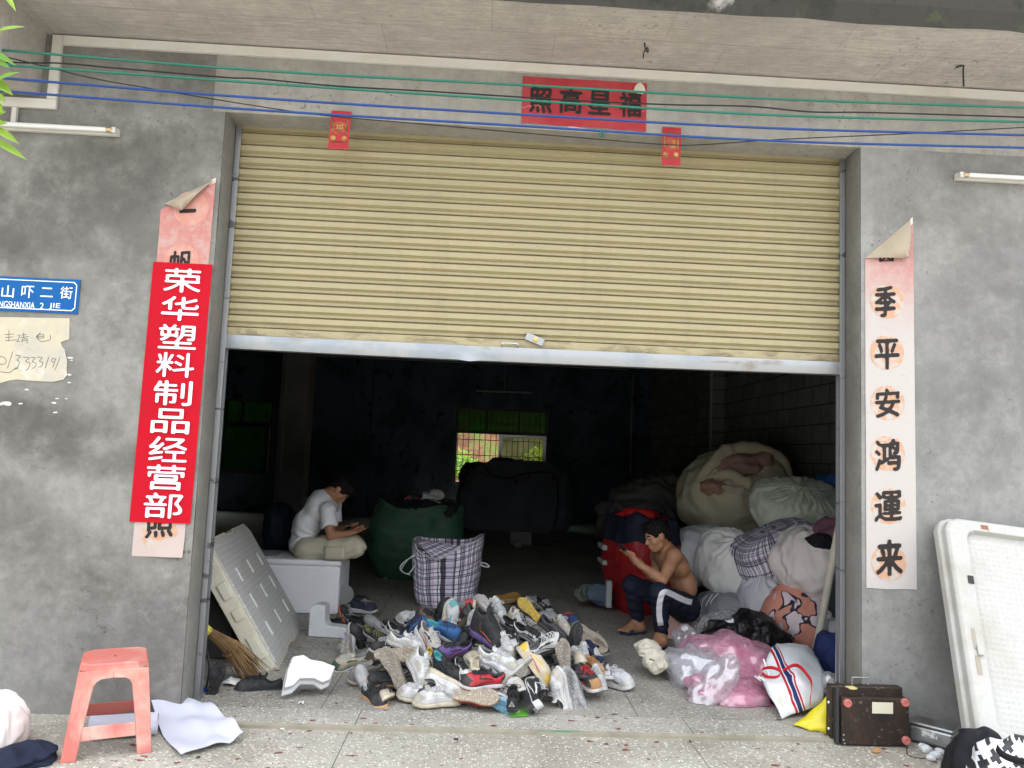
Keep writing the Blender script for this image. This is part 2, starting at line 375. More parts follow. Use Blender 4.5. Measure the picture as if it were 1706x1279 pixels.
def terrazzo(name, base, chip, red, amount, dirt, lines=()):
    s = NT(name)
    v = s.tc.outputs['Object']
    col = s.mix(s.ramp(s.noise(1.6, 7, .6, .5), .4, .7, 0, .7), base, dirt)
    vo = s.n('TexVoronoi'); vo.inputs['Scale'].default_value = 72; s.l(v, vo.inputs['Vector'])
    sp = s.n('SeparateColor'); s.l(vo.outputs['Color'], sp.inputs[0])
    col = s.mix(s.math('MULTIPLY', s.ramp(sp.outputs[0], .55, .75), s.ramp(vo.outputs['Distance'], .5, .35)), col, chip)
    col = s.mix(s.math('MULTIPLY', s.ramp(sp.outputs[1], .7, .85, 0, .8), s.ramp(vo.outputs['Distance'], .5, .3)), col, (.10, .085, .07))
    wv = s.n('TexNoise'); wv.inputs['Scale'].default_value = 30; s.l(v, wv.inputs['Vector'])
    add = s.n('MixRGB', blend_type='LINEAR_LIGHT'); add.inputs[0].default_value = .02; s.l(v, add.inputs[1]); s.l(wv.outputs['Color'], add.inputs[2])
    mp = s.n('Mapping'); mp.inputs['Scale'].default_value = (.8, 1.25, 1); s.l(add.outputs[0], mp.inputs[0])
    v2 = s.n('TexVoronoi'); v2.inputs['Scale'].default_value = 15; v2.inputs['Randomness'].default_value = 1; s.l(mp.outputs[0], v2.inputs['Vector'])
    sp2 = s.n('SeparateColor'); s.l(v2.outputs['Color'], sp2.inputs[0])
    sz = s.math('ADD', .10, s.math('MULTIPLY', sp2.outputs[1], .16))
    inside = s.math('LESS_THAN', v2.outputs['Distance'], sz)
    col = s.mix(s.math('MULTIPLY', inside, s.math('GREATER_THAN', sp2.outputs[0], 1-amount)), col, red)
    sep = s.n('SeparateXYZ'); s.l(v, sep.inputs[0])
    for ax, val in lines:
        dd = s.math('ABSOLUTE', s.math('SUBTRACT', sep.outputs[ax], val))
        col = s.mix(s.math('LESS_THAN', dd, .0022), col, (.06, .055, .05))
    s.base(col); s.set(Roughness=.62, Specular_IOR_Level=.35); s.bump(vo.outputs['Distance'], .12, .003)
    return s.m
M_FLOOR = terrazzo('terrazzo_floor', (.33, .312, .27), (.56, .53, .47), (.15, .055, .045), .20, (.17, .16, .14),
                   [(0, .62), (0, -1.1), (1, 1.75), (1, 3.4), (1, 5.1), (1, 6.8), (0, 2.3), (0, -2.8), (0, -4.5)])
M_SILL = terrazzo('terrazzo_sill', (.38, .362, .315), (.62, .59, .52), (.16, .05, .04), .42, (.22, .21, .18), [(0, -.88), (0, .86)])
M_PAVE = terrazzo('terrazzo_pavement', (.37, .35, .295), (.62, .59, .52), (.16, .05, .04), .40, (.19, .17, .13), [(0, -.905), (0, .83), (0, -2.62), (0, 2.55), (1, -1.9)])
M_STEP = mat('step_cement', (.30, .275, .215), [((.05, .20, .10), 2.2, .60, .615, .8, (.5, 3, 3)), ((.22, .2, .15), 6, .45, .7), ((.12, .11, .09), 14, .62, .7, .7)], .9, .2, bump=(40, .4, .004))
M_ROAD = mat('road_concrete', (.20, .195, .18), [((.15, .145, .135), 1.1, .4, .7), ((.1, .1, .095), 4, .6, .7)], .9, .2, bump=(50, .3, .005))
M_SOIL = mat('orange_soil', (.17, .09, .045), [((.11, .055, .028), 1.5, .45, .6), ((.24, .16, .09), 3, .55, .7), ((.09, .14, .03), .55, .52, .58)], .95, .1, bump=(6, .6, .08))
M_STEEL = mat('galvanised_steel', (.33, .34, .345), [((.20, .155, .11), 4, .55, .68, .7, (1, 1, 3)), ((.26, .29, .32), 2.3, .48, .58, .8)], .42, .4, .85, bump=(3, .08, .02))
M_RAIL = mat('scuffed_aluminium', (.55, .56, .58), [((.12, .12, .12), 3, .60, .64, .8, (1, 1, 3))], .35, .5, .9)
M_DARKSTEEL = mat('dark_steel', (.05, .05, .055), [((.12, .07, .04), 9, .55, .7, .6)], .55, .4, .5)
def shutter_mat():
    s = NT('cream_shutter_paint')
    col = s.mix(s.ramp(s.noise(1.5, 6, .6), .4, .7, 0, .4), (.355, .305, .175), (.30, .258, .15))
    dv = s.coord('Object', (6, 1, .25)); col = s.mix(s.ramp(s.noise(2.2, 6, .7, .3, dv), .52, .78, 0, .32), col, (.24, .20, .12)); col = s.mix(s.ramp(s.noise(2.6, 8, .7, .4, s.coord('Object', (1, 1, 6))), .56, .72, 0, .45), col, (.25, .21, .13))
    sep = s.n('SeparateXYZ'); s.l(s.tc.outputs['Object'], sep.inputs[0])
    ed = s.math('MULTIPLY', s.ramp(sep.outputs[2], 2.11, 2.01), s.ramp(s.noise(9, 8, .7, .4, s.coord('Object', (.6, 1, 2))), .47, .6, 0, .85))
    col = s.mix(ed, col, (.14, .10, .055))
    sc_ = s.noise(60, 4, .6); col = s.mix(s.ramp(sc_, .66, .74, 0, .7), col, (.17, .13, .07))
    s.base(col); s.set(Roughness=.42, Specular_IOR_Level=.4); s.bump(s.noise(5, 4, .5, 0, s.coord('Object', (1, 1, 4))), .08, .01); return s.m
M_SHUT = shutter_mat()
M_PVC = mat('white_pvc_trunking', (.62, .60, .55), [((.42, .40, .35), 3, .5, .8, .5)], .5, .4)
M_BLACK = mat('black_plastic', (.012, .012, .013), (), .5, .4)
M_GLASSG = None
def glass(name, tint, mixf):
    s = NT(name); tr = s.n('BsdfTransparent'); tr.inputs[0].default_value = (*tint, 1)
    gl = s.n('BsdfGlossy'); gl.inputs['Roughness'].default_value = .05; mx = s.n('MixShader'); mx.inputs[0].default_value = mixf
    s.l(tr.outputs[0], mx.inputs[1]); s.l(gl.outputs[0], mx.inputs[2]); s.l(mx.outputs[0], s.out.inputs[0]); return s.m
M_PANE = glass('green_tinted_glass', (.42, .55, .40), .05)
M_PANED = glass('dark_green_glass', (.04, .11, .06), .03)
M_DUSTY = glass('dusty_grey_glass', (.11, .20, .12), .05)

# ------------------------------------------------------------------ the setting
ZS = 3.618                       # height of the canopy soffit
part_s = lambda n, b, m_: tag(part(n, b, m_), kind='structure')
part_s('floor', MB().box((-7, .125, -.3), (3.2, 12, 0)), M_FLOOR)
part_s('door_sill', MB().box((-1.8, -.1, -.2), (1.8, .121, -.001)), M_SILL)
part_s('step', MB().add([(-1.8, -.1, -.003), (1.8, -.1, -.003), (1.8, -.125, -.008), (-1.8, -.125, -.008), (-1.8, -.125, -.2), (1.8, -.125, -.2), (1.8, -.1, -.2), (-1.8, -.1, -.2)],
       [(0, 3, 2, 1), (3, 4, 5, 2), (0, 1, 6, 7), (0, 7, 4, 3), (1, 2, 5, 6), (4, 7, 6, 5)]), M_STEP)
pv = MB().box((-12, -2.6, -.3), (12, -.0, -.025)); part_s('pavement', pv, M_PAVE)
part_s('road', MB().box((-60, -60, -.5), (60, -2.6, -.14)), M_ROAD)
g = MB()
def hill(x, y):
    d = max(0, y-13.6); return -.6 + (.28*d if d < 5 else 1.4+.75*(d-5) if d < 14 else 8.2+.35*(d-14)) + .35*N((x, y, 0), .5)*min(1, d*.4) + .2*N((x, y, 3), 1.7)*min(1, d*.5)
g.grid(lambda i, j: (-60+i*1.5 if abs(-60+i*1.5) > 14 else -60+i*1.5, 12.35+(j/44)**1.7*110, hill(-60+i*1.5, 12.35+(j/44)**1.7*110)), 81, 45)
part_s('hillside', g, M_SOIL)

B = thing('warehouse_building', 'grey rendered concrete warehouse with a wide half-open roller shutter', 'building', (0, 0, 0))
def bx(name, lo, hi, m_, parent=B, bevel=0): return part(name, MB().box(lo, hi), m_, parent, bevel=bevel)
def rough_wall(name, x0, x1, z0, z1, y0, y1, m_):
    b = MB(); nx, nz = int((x1-x0)/.12)+2, int((z1-z0)/.12)+2
    def P(i, j):
        x, z = x0+(x1-x0)*i/(nx-1), z0+(z1-z0)*j/(nz-1); e = .004*N((x, 0, z), 1.3, 2)+.0018*N((x, 0, z), 5, 4)
        return (x, y0+(e if 0 < i < nx-1 else 0), z)
    b.grid(P, nx, nz)
    b.box((x0, y0+.012, z0), (x1, y1, z1)); b.f.pop(len(b.f)-6+2); b.mi.pop()
    for (ax, az, bx_, bz) in ((x0, z0, x0, z1), (x1, z1, x1, z0), (x0, z1, x1, z1), (x1, z0, x0, z0)):
        b.add([(ax, y0, az), (bx_, y0, bz), (bx_, y0+.012, bz), (ax, y0+.012, az)], [(0, 1, 2, 3)])
    return part(name, b, m_, B)
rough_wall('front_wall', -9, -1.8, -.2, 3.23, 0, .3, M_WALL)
rough_wall('front_wall', 1.8, 9, -.2, 3.23, 0, .3, M_WALLR)
bx('lintel', (-1.87, 0.001, 3.23), (9, .178, ZS), M_LINTEL)
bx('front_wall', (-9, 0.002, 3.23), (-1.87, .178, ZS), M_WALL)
# render on the jambs, with a wavering arris
for sx in (-1, 1):
    b = MB()
    b.grid(lambda i, j: (sx*(1.8-.003-.006*(i in (1, 2))-.003*N((i, j*.4, sx), 1.1)), [.001, .012, .15, .172][i], -.02+j*3.25/26), 4, 27)
    part('jamb_render', b, M_JAMB, B, True)
bx('canopy_slab', (-9, -.6, ZS), (9, .3, ZS+.05), M_SOFFIT)
b = MB()
b.grid(lambda i, j: (-9+i*.15, -.602-.02*(j in (1, 2))-.008*N((i*.15, j, 0), 2.2), ZS-.012*(j == 0)*(1+N((i*.15, 0, 0), 3))+j*.085), 121, 4)
b.box((-9, -.60, ZS+.05), (9, .3, ZS+.255))
part('canopy_fascia', b, M_FASCIA, B)
bx('upper_wall', (-9, .001, ZS+.255), (9, .3, 4.6), M_WHITEWALL)
bx('canopy_beam', (-3.1, -.598, 3.262), (-2.81, 0, ZS), M_SOFFIT)
bx('side_wall', (3.2, .3, -.2), (3.4, 12.3, ZS), M_BLOCK)
bx('side_wall', (-7.2, .3, -.2), (-7, 12.3, ZS), M_BLOCK)
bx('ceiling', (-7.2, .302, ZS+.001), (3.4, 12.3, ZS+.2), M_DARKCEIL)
bx('roof', (-9, .3, 4.3), (9, 12.3, 4.5), M_WHITEWALL)
bx('upper_wall', (-9, 12.1, ZS+.2), (9, 12.3, 4.3), M_WHITEWALL)
bx('ceiling_beam', (-7, 11.7, 3.30), (3.2, 12, ZS), M_DARKCEIL)
bx('ceiling_beam', (-7, 6.6, 3.1), (3.2, 6.9, ZS), M_DARKCEIL)
w1 = (-.857, 1.135, .72, 2.35); w2 = (-6.7, -4.69, .77, 2.32)
b = MB()
for x0, x1, z0, z1 in ((-7, w2[0], -.2, ZS), (w2[1], w1[0], -.2, ZS), (w1[1], 3.2, -.2, ZS),
                       (w2[0], w2[1], -.2, w2[2]), (w2[0], w2[1], w2[3], ZS), (w1[0], w1[1], -.2, w1[2]), (w1[0], w1[1], w1[3], ZS)):
    b.box((x0, 12, z0), (x1, 12.24, z1))
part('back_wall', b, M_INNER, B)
def window(W_, open_left):
    x0, x1, z0, z1 = W_; zt = z0+(z1-z0)*.68; xm = (x0+x1)/2+.03
    fr = MB()
    for lo, hi in (((x0, z0), (x0+.05, z1)), ((x1-.05, z0), (x1, z1)), ((x0+.05, z1-.05), (x1-.05, z1)), ((x0+.05, z0), (x1-.05, z0+.05)), ((x0+.05, zt-.03), (x1-.05, zt+.03)),
                   ((x0+.66, zt+.03), (x0+.70, z1-.05)), ((x0+1.33, zt+.03), (x0+1.37, z1-.05))):
        fr.box((lo[0], 12.08, lo[1]), (hi[0], 12.14, hi[1]))
    wf = part('window', fr, M_DARKSTEEL, B)
    sa = MB()
    for lo, hi in (((xm-.09, z0+.05), (xm-.02, zt-.03)), ((x1-.12, z0+.05), (x1-.05, zt-.03)), ((xm-.02, z0+.05), (x1-.12, z0+.10)), ((xm-.02, zt-.08), (x1-.12, zt-.03))):
        sa.box((lo[0], 12.05, lo[1]), (hi[0], 12.078, hi[1]))
    part('sash', sa, M_RAIL if open_left else M_DARKSTEEL, wf)
    gp = MB().box((xm-.02, 12.06, z0+.10), (x1-.12, 12.065, zt-.08))
    part('pane', gp, M_PANE if open_left else M_PANED, wf)
    gp = MB()
    for a, c in ((x0+.05, x0+.66), (x0+.70, x0+1.33), (x0+1.37, x1-.05)): gp.box((a, 12.10, zt+.03), (c, 12.105, z1-.05))
    part('pane', gp, M_DUSTY if open_left else M_PANED, wf)
    ba = MB(); n = 17
    for i in range(n):
        x = x0+.06+(x1-x0-.12)*i/(n-1); ba.tube([(x, 12.19, z0), (x, 12.19, z1)], .008, 6, False)
    for z in (z0+.28, z0+.62, z0+.95, zt+.2): ba.box((x0, 12.175, z-.008), (x1, 12.183, z+.008))
    part('security_bars', ba, M_DARKSTEEL, wf)
window(w1, True); window(w2, False)
xc0, xc1 = at(464, 700, y=9.5).x, at(511, 700, y=9.5).x
bx('column', (xc0, 9.5, 0), (xc1, 9.95, ZS), M_COLUMN)
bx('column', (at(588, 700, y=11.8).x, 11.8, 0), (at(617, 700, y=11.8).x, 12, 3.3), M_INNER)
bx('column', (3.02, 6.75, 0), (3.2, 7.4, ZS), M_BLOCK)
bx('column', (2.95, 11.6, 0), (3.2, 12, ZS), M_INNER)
# roller shutter
PITCH_Z = .0715; prof = []
z = 2.008; prof = [(z, .200)]
zz = 2.055
prof.append((zz, .2))
while zz < 3.36:
    prof += [(zz+.0004, .2135), (zz+.003, .214), (zz+.0045, .214), (zz+.005, .198), (zz+.0065, .1965), (zz+.010, .2135), (zz+.025, .2145), (zz+.0375, .1955), (zz+.0665, .1955), (zz+.0675, .212), (zz+.0705, .212)]
    zz += PITCH_Z
b = MB(); xs = [-1.775, -1.2, -.6, 0, .6, 1.2, 1.775]
b.grid(lambda i, j: (xs[i], prof[j][1]+.004*math.sin(i*1.3)*max(0, 1-(prof[j][0]-2)/1.2), prof[j][0]), len(xs), len(prof))
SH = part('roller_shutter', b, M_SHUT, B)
b = MB(); nx = 60
pr = [(2.008, .196), (2.008, .183), (1.985, .181), (1.945, .182), (1.932, .186), (1.930, .21), (1.93, .235), (2.0, .235)]
def barP(i, j):
    x = -1.775+3.55*i/(nx-1); z, y = pr[j]
    dent = math.exp(-((x+.375)/.022)**2); dz = .012*math.sin((x+1.78)*1.05)*-.6
    return (x, y+(.022*dent if j in (1, 2, 3) else 0)+.0025*N((x, j*.1, 0), 2.5), z+dz*(j > 1)+(-.012*dent if j in (3, 4) else 0))
b.grid(barP, nx, len(pr)); part('bottom_bar', b, M_STEEL, SH, True, 40)
b = MB(); px = at(850, 566, y=.19).x
b.tube(spline([(px-.045, .19, 2.006), (px-.045, .165, 2.022), (px-.038, .165, 2.028), (px+.038, .165, 2.028), (px+.045, .165, 2.022), (px+.045, .19, 2.006)], 4), .005, 8)
part('pull_handle', b, M_RAIL, SH, True)
lp = at(891, 565, y=.17)
Ml = Matrix.Translation(lp) @ Matrix.Rotation(R(20), 4, 'Y')
b = MB().box((-.055, 0, -.022), (.055, .02, .022), Ml); lk = part('hasp_lock', b, M_STEEL, SH, bevel=.003)
b = MB().lathe([(.014, 0), (.014, .008), (.006, .010)], 16, Ml @ Matrix.Translation((.005, 0, .0)) @ Matrix.Rotation(R(90), 4, 'X'))
part('lock_cylinder', b, mat('brass', (.55, .36, .12), (), .3, .5, .9), SH)
for sx in (-1, 1):
    b = MB()
    b.box((sx*1.797, .178, 0), (sx*1.765, .186, 3.25)); b.box((sx*1.797, .226, 0), (sx*1.765, .234, 3.25)); b.box((sx*1.797, .186, 0), (sx*1.79, .226, 3.25))
    part('guide_rail', b, M_RAIL, SH)

# things fixed to the building
def pipe(name, label, pts, r, m_, cat='conduit', group=None, parent=None, n=8):
    return tag(part(name, MB().tube(pts, r, n), m_, parent, True, 60), label, cat, group)
M_CONDUIT = mat('dusty_conduit', (.30, .29, .27), (), .7)
cz = 3.262
pipe('conduit', 'pale straight conduit high along the dark back wall', [(-4.3, 11.69, cz), (2.7, 11.69, cz)], .014, M_CONDUIT)
zz1 = at(1055, 625, y=11.95).z
pipe('conduit', 'thin vertical conduit at the far right end of the back wall', [(at(1055, 640, y=11.9).x, 11.97, zz1), (at(1055, 640, y=11.9).x, 11.97, 1.0)], .012, M_CONDUIT)
pipe('conduit', 'pale vertical conduit on the edge of the concrete column', [(at(473, 700, y=9.48).x, 9.485, .9), (at(473, 700, y=9.48).x, 9.485, ZS)], .02, M_CONDUIT)
pipe('conduit', 'grey vertical conduit on the block wall behind the sacks', [(3.01, 6.76, .8), (3.01, 6.76, ZS)], .02, M_CONDUIT)
b = MB(); q0, q1 = at(795, 651, y=10.5), at(886, 654, y=10.5)
hl = thing('hanging_lamp', 'unlit tube lamp hanging in front of the back wall', 'lamp', (q0+q1)/2)
part('tube', MB().tube([q0, q1], .018, 8), M_CONDUIT, hl, True)
part('rod', MB().tube([at(840, 652, y=10.5), Vector((at(840, 652, y=10.5).x, 10.5, ZS))], .006, 6), M_CONDUIT, hl)
part('cap', MB().tube([q0+Vector((-.02, 0, 0)), q0+Vector((.03, 0, 0))], .022, 8), M_CONDUIT, hl)

# trunking on the facade
b = MB(); TW = .052
def trunk(x0, z0, x1, z1): b.box((x0, -.022, z0), (x1, -.001, z1))
trunk(-2.71, ZS-.062, 5, ZS-.010)
trunk(-2.765, 3.24, -2.712, ZS-.010)
trunk(-4.5, 3.185, -2.712, 3.238)
trunk(-2.945, 3.095, -2.918, 3.183)
for x in (-1.1, .9, 2.3): b.box((x, -.0235, ZS-.063), (x+.003, -.001, ZS-.009))
tag(part('cable_trunking', b, M_PVC, None, bevel=.003), 'white plastic cable trunking running under the soffit with a drop on the left', 'trunking')
M_TUBE = mat('opal_lamp_tube', (.72, .72, .70), (), .35, .5)
def tubelight(xa, xb, z, label):
    t = thing('tube_lamp', label, 'lamp', ((xa+xb)/2, 0, z))
    part('batten', MB().box((xa, -.03, z-.022), (xb, -.001, z+.018)), M_PVC, t, bevel=.004)
    xc, xd = min(xa, xb)+.03, max(xa, xb)-.03
    part('tube', MB().tube([(xc, -.052, z-.003), (xd, -.052, z-.003)], .0135, 12), M_TUBE, t, True, 50)
    for x, s in ((xc, 1), (xd, -1)):
        part('end_cap', MB().tube([(x-s*.012, -.052, z-.003), (x+s*.022, -.052, z-.003)], .0142, 12), mat('brass_cap', (.55, .42, .25), (), .35, .5, .7), t, True, 50)
        part('lamp_holder', MB().box((x-.012-s*.018, -.062, z-.02), (x+.012-s*.018, -.03, z+.012)), M_PVC, t, bevel=.003)
tubelight(-3.56, -2.36, 3.072, 'unlit white tube lamp on the stained wall below the trunking drop')
tubelight(2.345, 3.55, 3.083, 'unlit white tube lamp on the plain wall right of the shutter')
b = MB()
for sx, (xx, yy, dz) in ((1, (at(1062, 100, z=ZS).x, -.28, .07)),):
    b.tube(spline([(xx, yy, ZS+.01), (xx+.006, yy, ZS-.03), (xx+.022, yy+.01, ZS-.045), (xx+.02, yy+.01, ZS-.02), (xx, yy, ZS-.05), (xx-.004, yy, ZS-.085)], 5), .004, 6)
tag(part('hook', b, M_DARKSTEEL, None, True), 'small bent iron hook hanging from the soffit above the red poster', 'hook')
b = MB(); xx = at(1605, 140, y=-.25).x
b.tube(spline([(xx-.04, -.25, ZS-.015), (xx, -.25, ZS-.002), (xx, -.25, ZS-.03), (xx+.001, -.25, ZS-.12)], 5), .005, 6)
tag(part('hook', b, M_DARKSTEEL, None, True), 'straight iron hook hanging from the soffit at the right', 'hook')

# lines strung along the front
WY = -.35
def wire(name, pts, r, m_, label, cat='wire', group=None, y=WY):
    P = [at(px, py, y=y) for px, py in pts]
    a = P[0]+(P[0]-P[1]).normalized()*1.6; z_ = P[-1]+(P[-1]-P[-2]).normalized()*1.6
    return pipe(name, label, spline([a]+P+[z_], 10), r, m_, cat, group, n=8)
M_GREEN = mat('green_plastic_rope', (.022, .15, .105), [((.10, .12, .10), 6, .6, .7, .6)], .5)
M_BLUE = mat('blue_plastic_rope', (.016, .055, .21), [((.05, .06, .10), 6, .6, .7, .6)], .5)
wire('clothes_line', [(0, 83), (430, 117), (860, 141), (1279, 164), (1706, 179)], .0066, M_GREEN, 'uppermost green line strung across the front, passing over the top of the red poster', 'line')
wire('clothes_line', [(7, 108), (430, 138), (860, 166), (1279, 191), (1706, 203)], .0066, M_GREEN, 'lower green line strung across the middle of the red poster', 'line')
wire('clothes_line', [(17, 131), (430, 163), (860, 190), (1279, 213), (1706, 225)], .0066, M_BLUE, 'upper blue line strung across the lower part of the red poster', 'line')
wire('clothes_line', [(25, 153), (430, 183), (860, 209), (1279, 234), (1706, 246)], .0066, M_BLUE, 'lowest blue line strung just above the shutter top', 'line', y=-.34)
wire('cable', [(15, 104), (100, 105), (180, 112), (250, 118), (380, 129), (430, 131), (560, 143), (700, 151), (860, 161), (960, 167), (1113, 174), (1249, 177), (1350, 186), (1440, 187), (1552, 190), (1706, 195)], .0042, M_BLACK, 'wavy black cable between the two green lines', 'cable', y=-.32)
wire('cable', [(20, 97), (150, 129), (250, 147), (400, 172), (540, 192), (700, 206), (846, 219), (1000, 232), (1100, 240), (1165, 241), (1300, 232), (1500, 223), (1706, 212)], .003, M_BLACK, 'thin black wire sagging below the blue lines and rising to the right', 'cable', y=-.3)
# ------------------------------------------------------------------ paper, banners and signs on the wall
M_INK = mat('black_ink', (.022, .018, .017), [((.06, .05, .045), 30, .55, .8, .5)], .75)
def paper_mat(name, top, bottom, z0, z1, blot=(.46, .41, .37)):
    s = NT(name); sep = s.n('SeparateXYZ'); s.l(s.tc.outputs['Object'], sep.inputs[0])
    nz = s.noise(5, 6, .6)
    f = s.ramp(s.math('ADD', sep.outputs[2], s.math('MULTIPLY', s.math('SUBTRACT', nz, .5), .5)), z0, z1)
    col = s.mix(f, bottom, top)
    col = s.mix(s.ramp(s.noise(22, 8, .7), .45, .70, 0, .55), col, blot); col = s.mix(s.ramp(s.noise(4.5, 8, .7), .50, .66, 0, .45), col, blot); col = s.mix(s.ramp(s.noise(8, 6, .7, 0, s.coord('Object', (1, 1, 4))), .60, .72, 0, .4), col, (.36, .32, .28))
    col = s.mix(s.ramp(s.noise(120, 3, .6), .62, .72, 0, .4), col, blot)
    s.base(col); s.set(Roughness=.85, Specular_IOR_Level=.2); s.bump(s.noise(9, 4, .6), .25, .01); return s.m
M_CPL = paper_mat('sunbleached_red_paper_left', (.46, .17, .15), (.46, .37, .335), .9, 2.75)
M_CPR = paper_mat('sunbleached_red_paper_right', (.45, .21, .19), (.455, .425, .405), 2.15, 2.6)
M_BACK = mat('paper_back', (.38, .32, .24), [((.30, .25, .18), 7, .5, .7)], .9)
M_TIP = mat('paper_margin', (.62, .56, .50), (), .9)
M_DISCL = mat('faded_pink_print', (.52, .24, .185), [((.52, .30, .255), 14, .46, .58)], .85)
M_DISC = mat('faded_orange_print', (.50, .30, .20), [((.46, .41, .37), 16, .48, .56), ((.58, .28, .15), 5, .55, .7, .6)], .85)
def roundel(px, py, r):
    c = at(px, py, y=-.0045); b = MB()
    vs = [(c.x, -.0045, c.z)]+[(c.x+r*math.cos(a*.19635)*(1+.03*N((a, 0, py), .9)), -.0045, c.z+r*math.sin(a*.19635)*(1+.03*N((a, 3, py), .9))) for a in range(32)]
    b.add(vs, [(0, 1+(i+1) % 32, 1+i) for i in range(32)]); return b
def brush(ch, px, py, w, h, y=-.0065, seed=1, skew=.10):
    c = at(px, py, y=y); return shift(glyphs(ch, w, h, .34, skew, .13, seed), c.x, y, c.z)
def ribbon(x0, x1, xt0, xt1, z0, zl, zr, y, seed, curl=.0):
    """sheet of paper from z0 up to zl at the left edge and zr at the right"""
    b = MB(); nx, nz = 8, 50
    def P(i, j):
        u, v = i/(nx-1), j/(nz-1); z = z0+v*((zl+(zr-zl)*u)-z0)
        x = (x0+(x1-x0)*u)*(1-v)+(xt0+(xt1-xt0)*u)*v
        if j == 0: z += .004*N((x, 0, seed), 9)
        return (x+.0015*N((u, z, seed), 3), y-.0012*(1+N((x*3, z*2, seed), 1.2))-curl*max(0, 1-v*14)**2*(u > .3)*u, z)
    b.grid(P, nx, nz); return b
def flap(a, tip, c, lift, side):
    """folded-over corner: triangle a - tip - c bent away from the wall"""
    A, T, C_ = at(*a, y=-.004), at(*tip, y=-.004), at(*c, y=-.004); b = MB(); n = 9
    def P(i, j):
        u = i/(n-1); v = j/(n-1); e = A.lerp(T, u); q = e.lerp(C_, v)
        bul = lift*(math.sin(min(1, v*1.15)*2.2))*(.6+.4*math.sin(u*3.1))
        return (q.x, q.y-bul-.003*v, q.z)
    b.grid(P, n, n); return b
# left couplet
cl = thing('couplet_scroll', 'faded pink paper couplet with a folded top corner, half hidden behind the red banner', 'paper couplet', (-1.97, 0, .79))
part('paper', ribbon(-2.108, -1.843, -2.107, -1.824, .789, 2.655, 2.825, -.002, 3, .012), M_CPL, cl, True)
part('folded_corner', flap((273, 339), (358, 299), (306, 353), .05, 1), M_BACK, cl, True)
part('paper_margin', MB().prism([(-1.862, 2.803), (-1.824, 2.824), (-1.824, 2.85), (-1.845, 2.838)], -.004, -.001), M_TIP, cl)
for px, py in ((318, 347), (302, 436), (266, 888)): part('printed_roundel', roundel(px, py, .095), M_DISC if py > 800 else M_DISCL, cl)
for ch, px, py, w_, h_ in (('一', 313, 351, .085, .018), ('帆', 302, 436, .12, .12), ('照', 266, 874, .14, .13)):
    part('character', brush(ch, px, py, w_, h_, seed=px), M_INK, cl)
# right couplet
cr = thing('couplet_scroll', 'bleached paper couplet with orange roundels and a folded top corner, right of the shutter', 'paper couplet', (1.96, 0, .75))
part('paper', ribbon(1.825, 2.105, 1.822, 2.102, .75, 2.575, 2.80, -.002, 8, 0), M_CPR, cr, True)
part('folded_corner', flap((1440, 430), (1516, 366), (1509, 432), .05, 1), M_BACK, cr, True)
part('paper_margin', MB().prism([(2.085, 2.782), (2.1, 2.798), (2.1, 2.835), (2.085, 2.822)], -.004, -.001), M_TIP, cr)
for px, py in ((1478, 502), (1478, 587), (1479, 671), (1479, 755), (1480, 843), (1481, 937)): part('printed_roundel', roundel(px, py, .098), M_DISC, cr)
for ch, px, py, w_, h_ in (('季', 1475, 502, .115, .17), ('平', 1478, 590, .135, .165), ('安', 1479, 671, .135, .155), ('鸿', 1479, 758, .14, .17), ('運', 1480, 843, .15, .16), ('来', 1482, 929, .145, .19)):
    part('character', brush(ch, px, py, w_, h_, seed=py), M_INK, cr)
part('character', brush('四', 1477, 431, .08, .03, seed=4), M_INK, cr)
# red vertical banner
bn = thing('vertical_banner', 'bright red vertical banner with nine bold white characters over the left couplet', 'banner', (-1.97, -.01, .965))
M_BANNER = mat('red_vinyl', (.43, .001, .012), [((.38, .001, .010), 1.5, .45, .7)], .55, .15, bump=(4, .06, .01))
b = MB()
b.grid(lambda i, j: (-2.132+.012*j/40+(.3165)*i/8, -.0085-.003*(1+N((i*.1, j*.06, 5), 1.5)), .966+1.395*j/40), 9, 41)
part('banner_sheet', b, M_BANNER, bn, True)
M_LETTER = mat('white_vinyl_letter', (.68, .68, .74), (), .5)
for k, ch in enumerate('荣华塑料制品经营部'):
    px, py = 304-(304-272)*k/8, 467+(842-467)*k/8
    c = at(px, py, y=-.0165)
    part('character', shift(glyphs(ch, .200, .130, .20), c.x, -.0165, c.z), M_LETTER, bn)
# lintel poster
M_POST = mat('weathered_red_paper', (.36, .035, .045), [((.46, .085, .085), 2.2, .45, .7, .8), ((.62, .35, .32), 5, .64, .72, .8, (1, 1, 3)), ((.30, .03, .04), 9, .58, .75, .6)], .8, bump=(7, .25, .008))
b = MB()
b.grid(lambda i, j: (-.154+.709*i/24+.003*N((j, 0, i > 12), .9)*(i in (0, 24)), -.004-.002*(1+N((i*.2, j*.2, 0), 1.3)), 3.262+.273*j/10-.012*(i/24)*(j < 1)+.004*N((i, j, 9), .8)*(j in (0, 10))), 25, 11)
po = thing('lintel_poster', 'wide weathered red paper poster with four black characters on the lintel', 'poster', (.2, 0, 3.26))
part('paper', b, M_POST, po, True)
for ch, px, py in (('照', 901, 167), ('高', 951, 168), ('星', 999, 170), ('福', 1050, 174)):
    part('character', brush(ch, px, py, .125, .142, -.0095, px, 0), M_INK, po)
b = MB(); c = at(1066, 148, y=-.0085)
pts = [(c.x+.032*math.cos(a*.5236)*(1+.5*N((a, 0, 1), .8)), c.z+.032*math.sin(a*.5236)*(1+.4*N((a, 4, 1), .8))) for a in range(12)]
b.prism([(c.x+(p[0]-c.x), p[1]) for p in pts], -.0088, -.006); part('torn_patch', b, M_TIP, po)
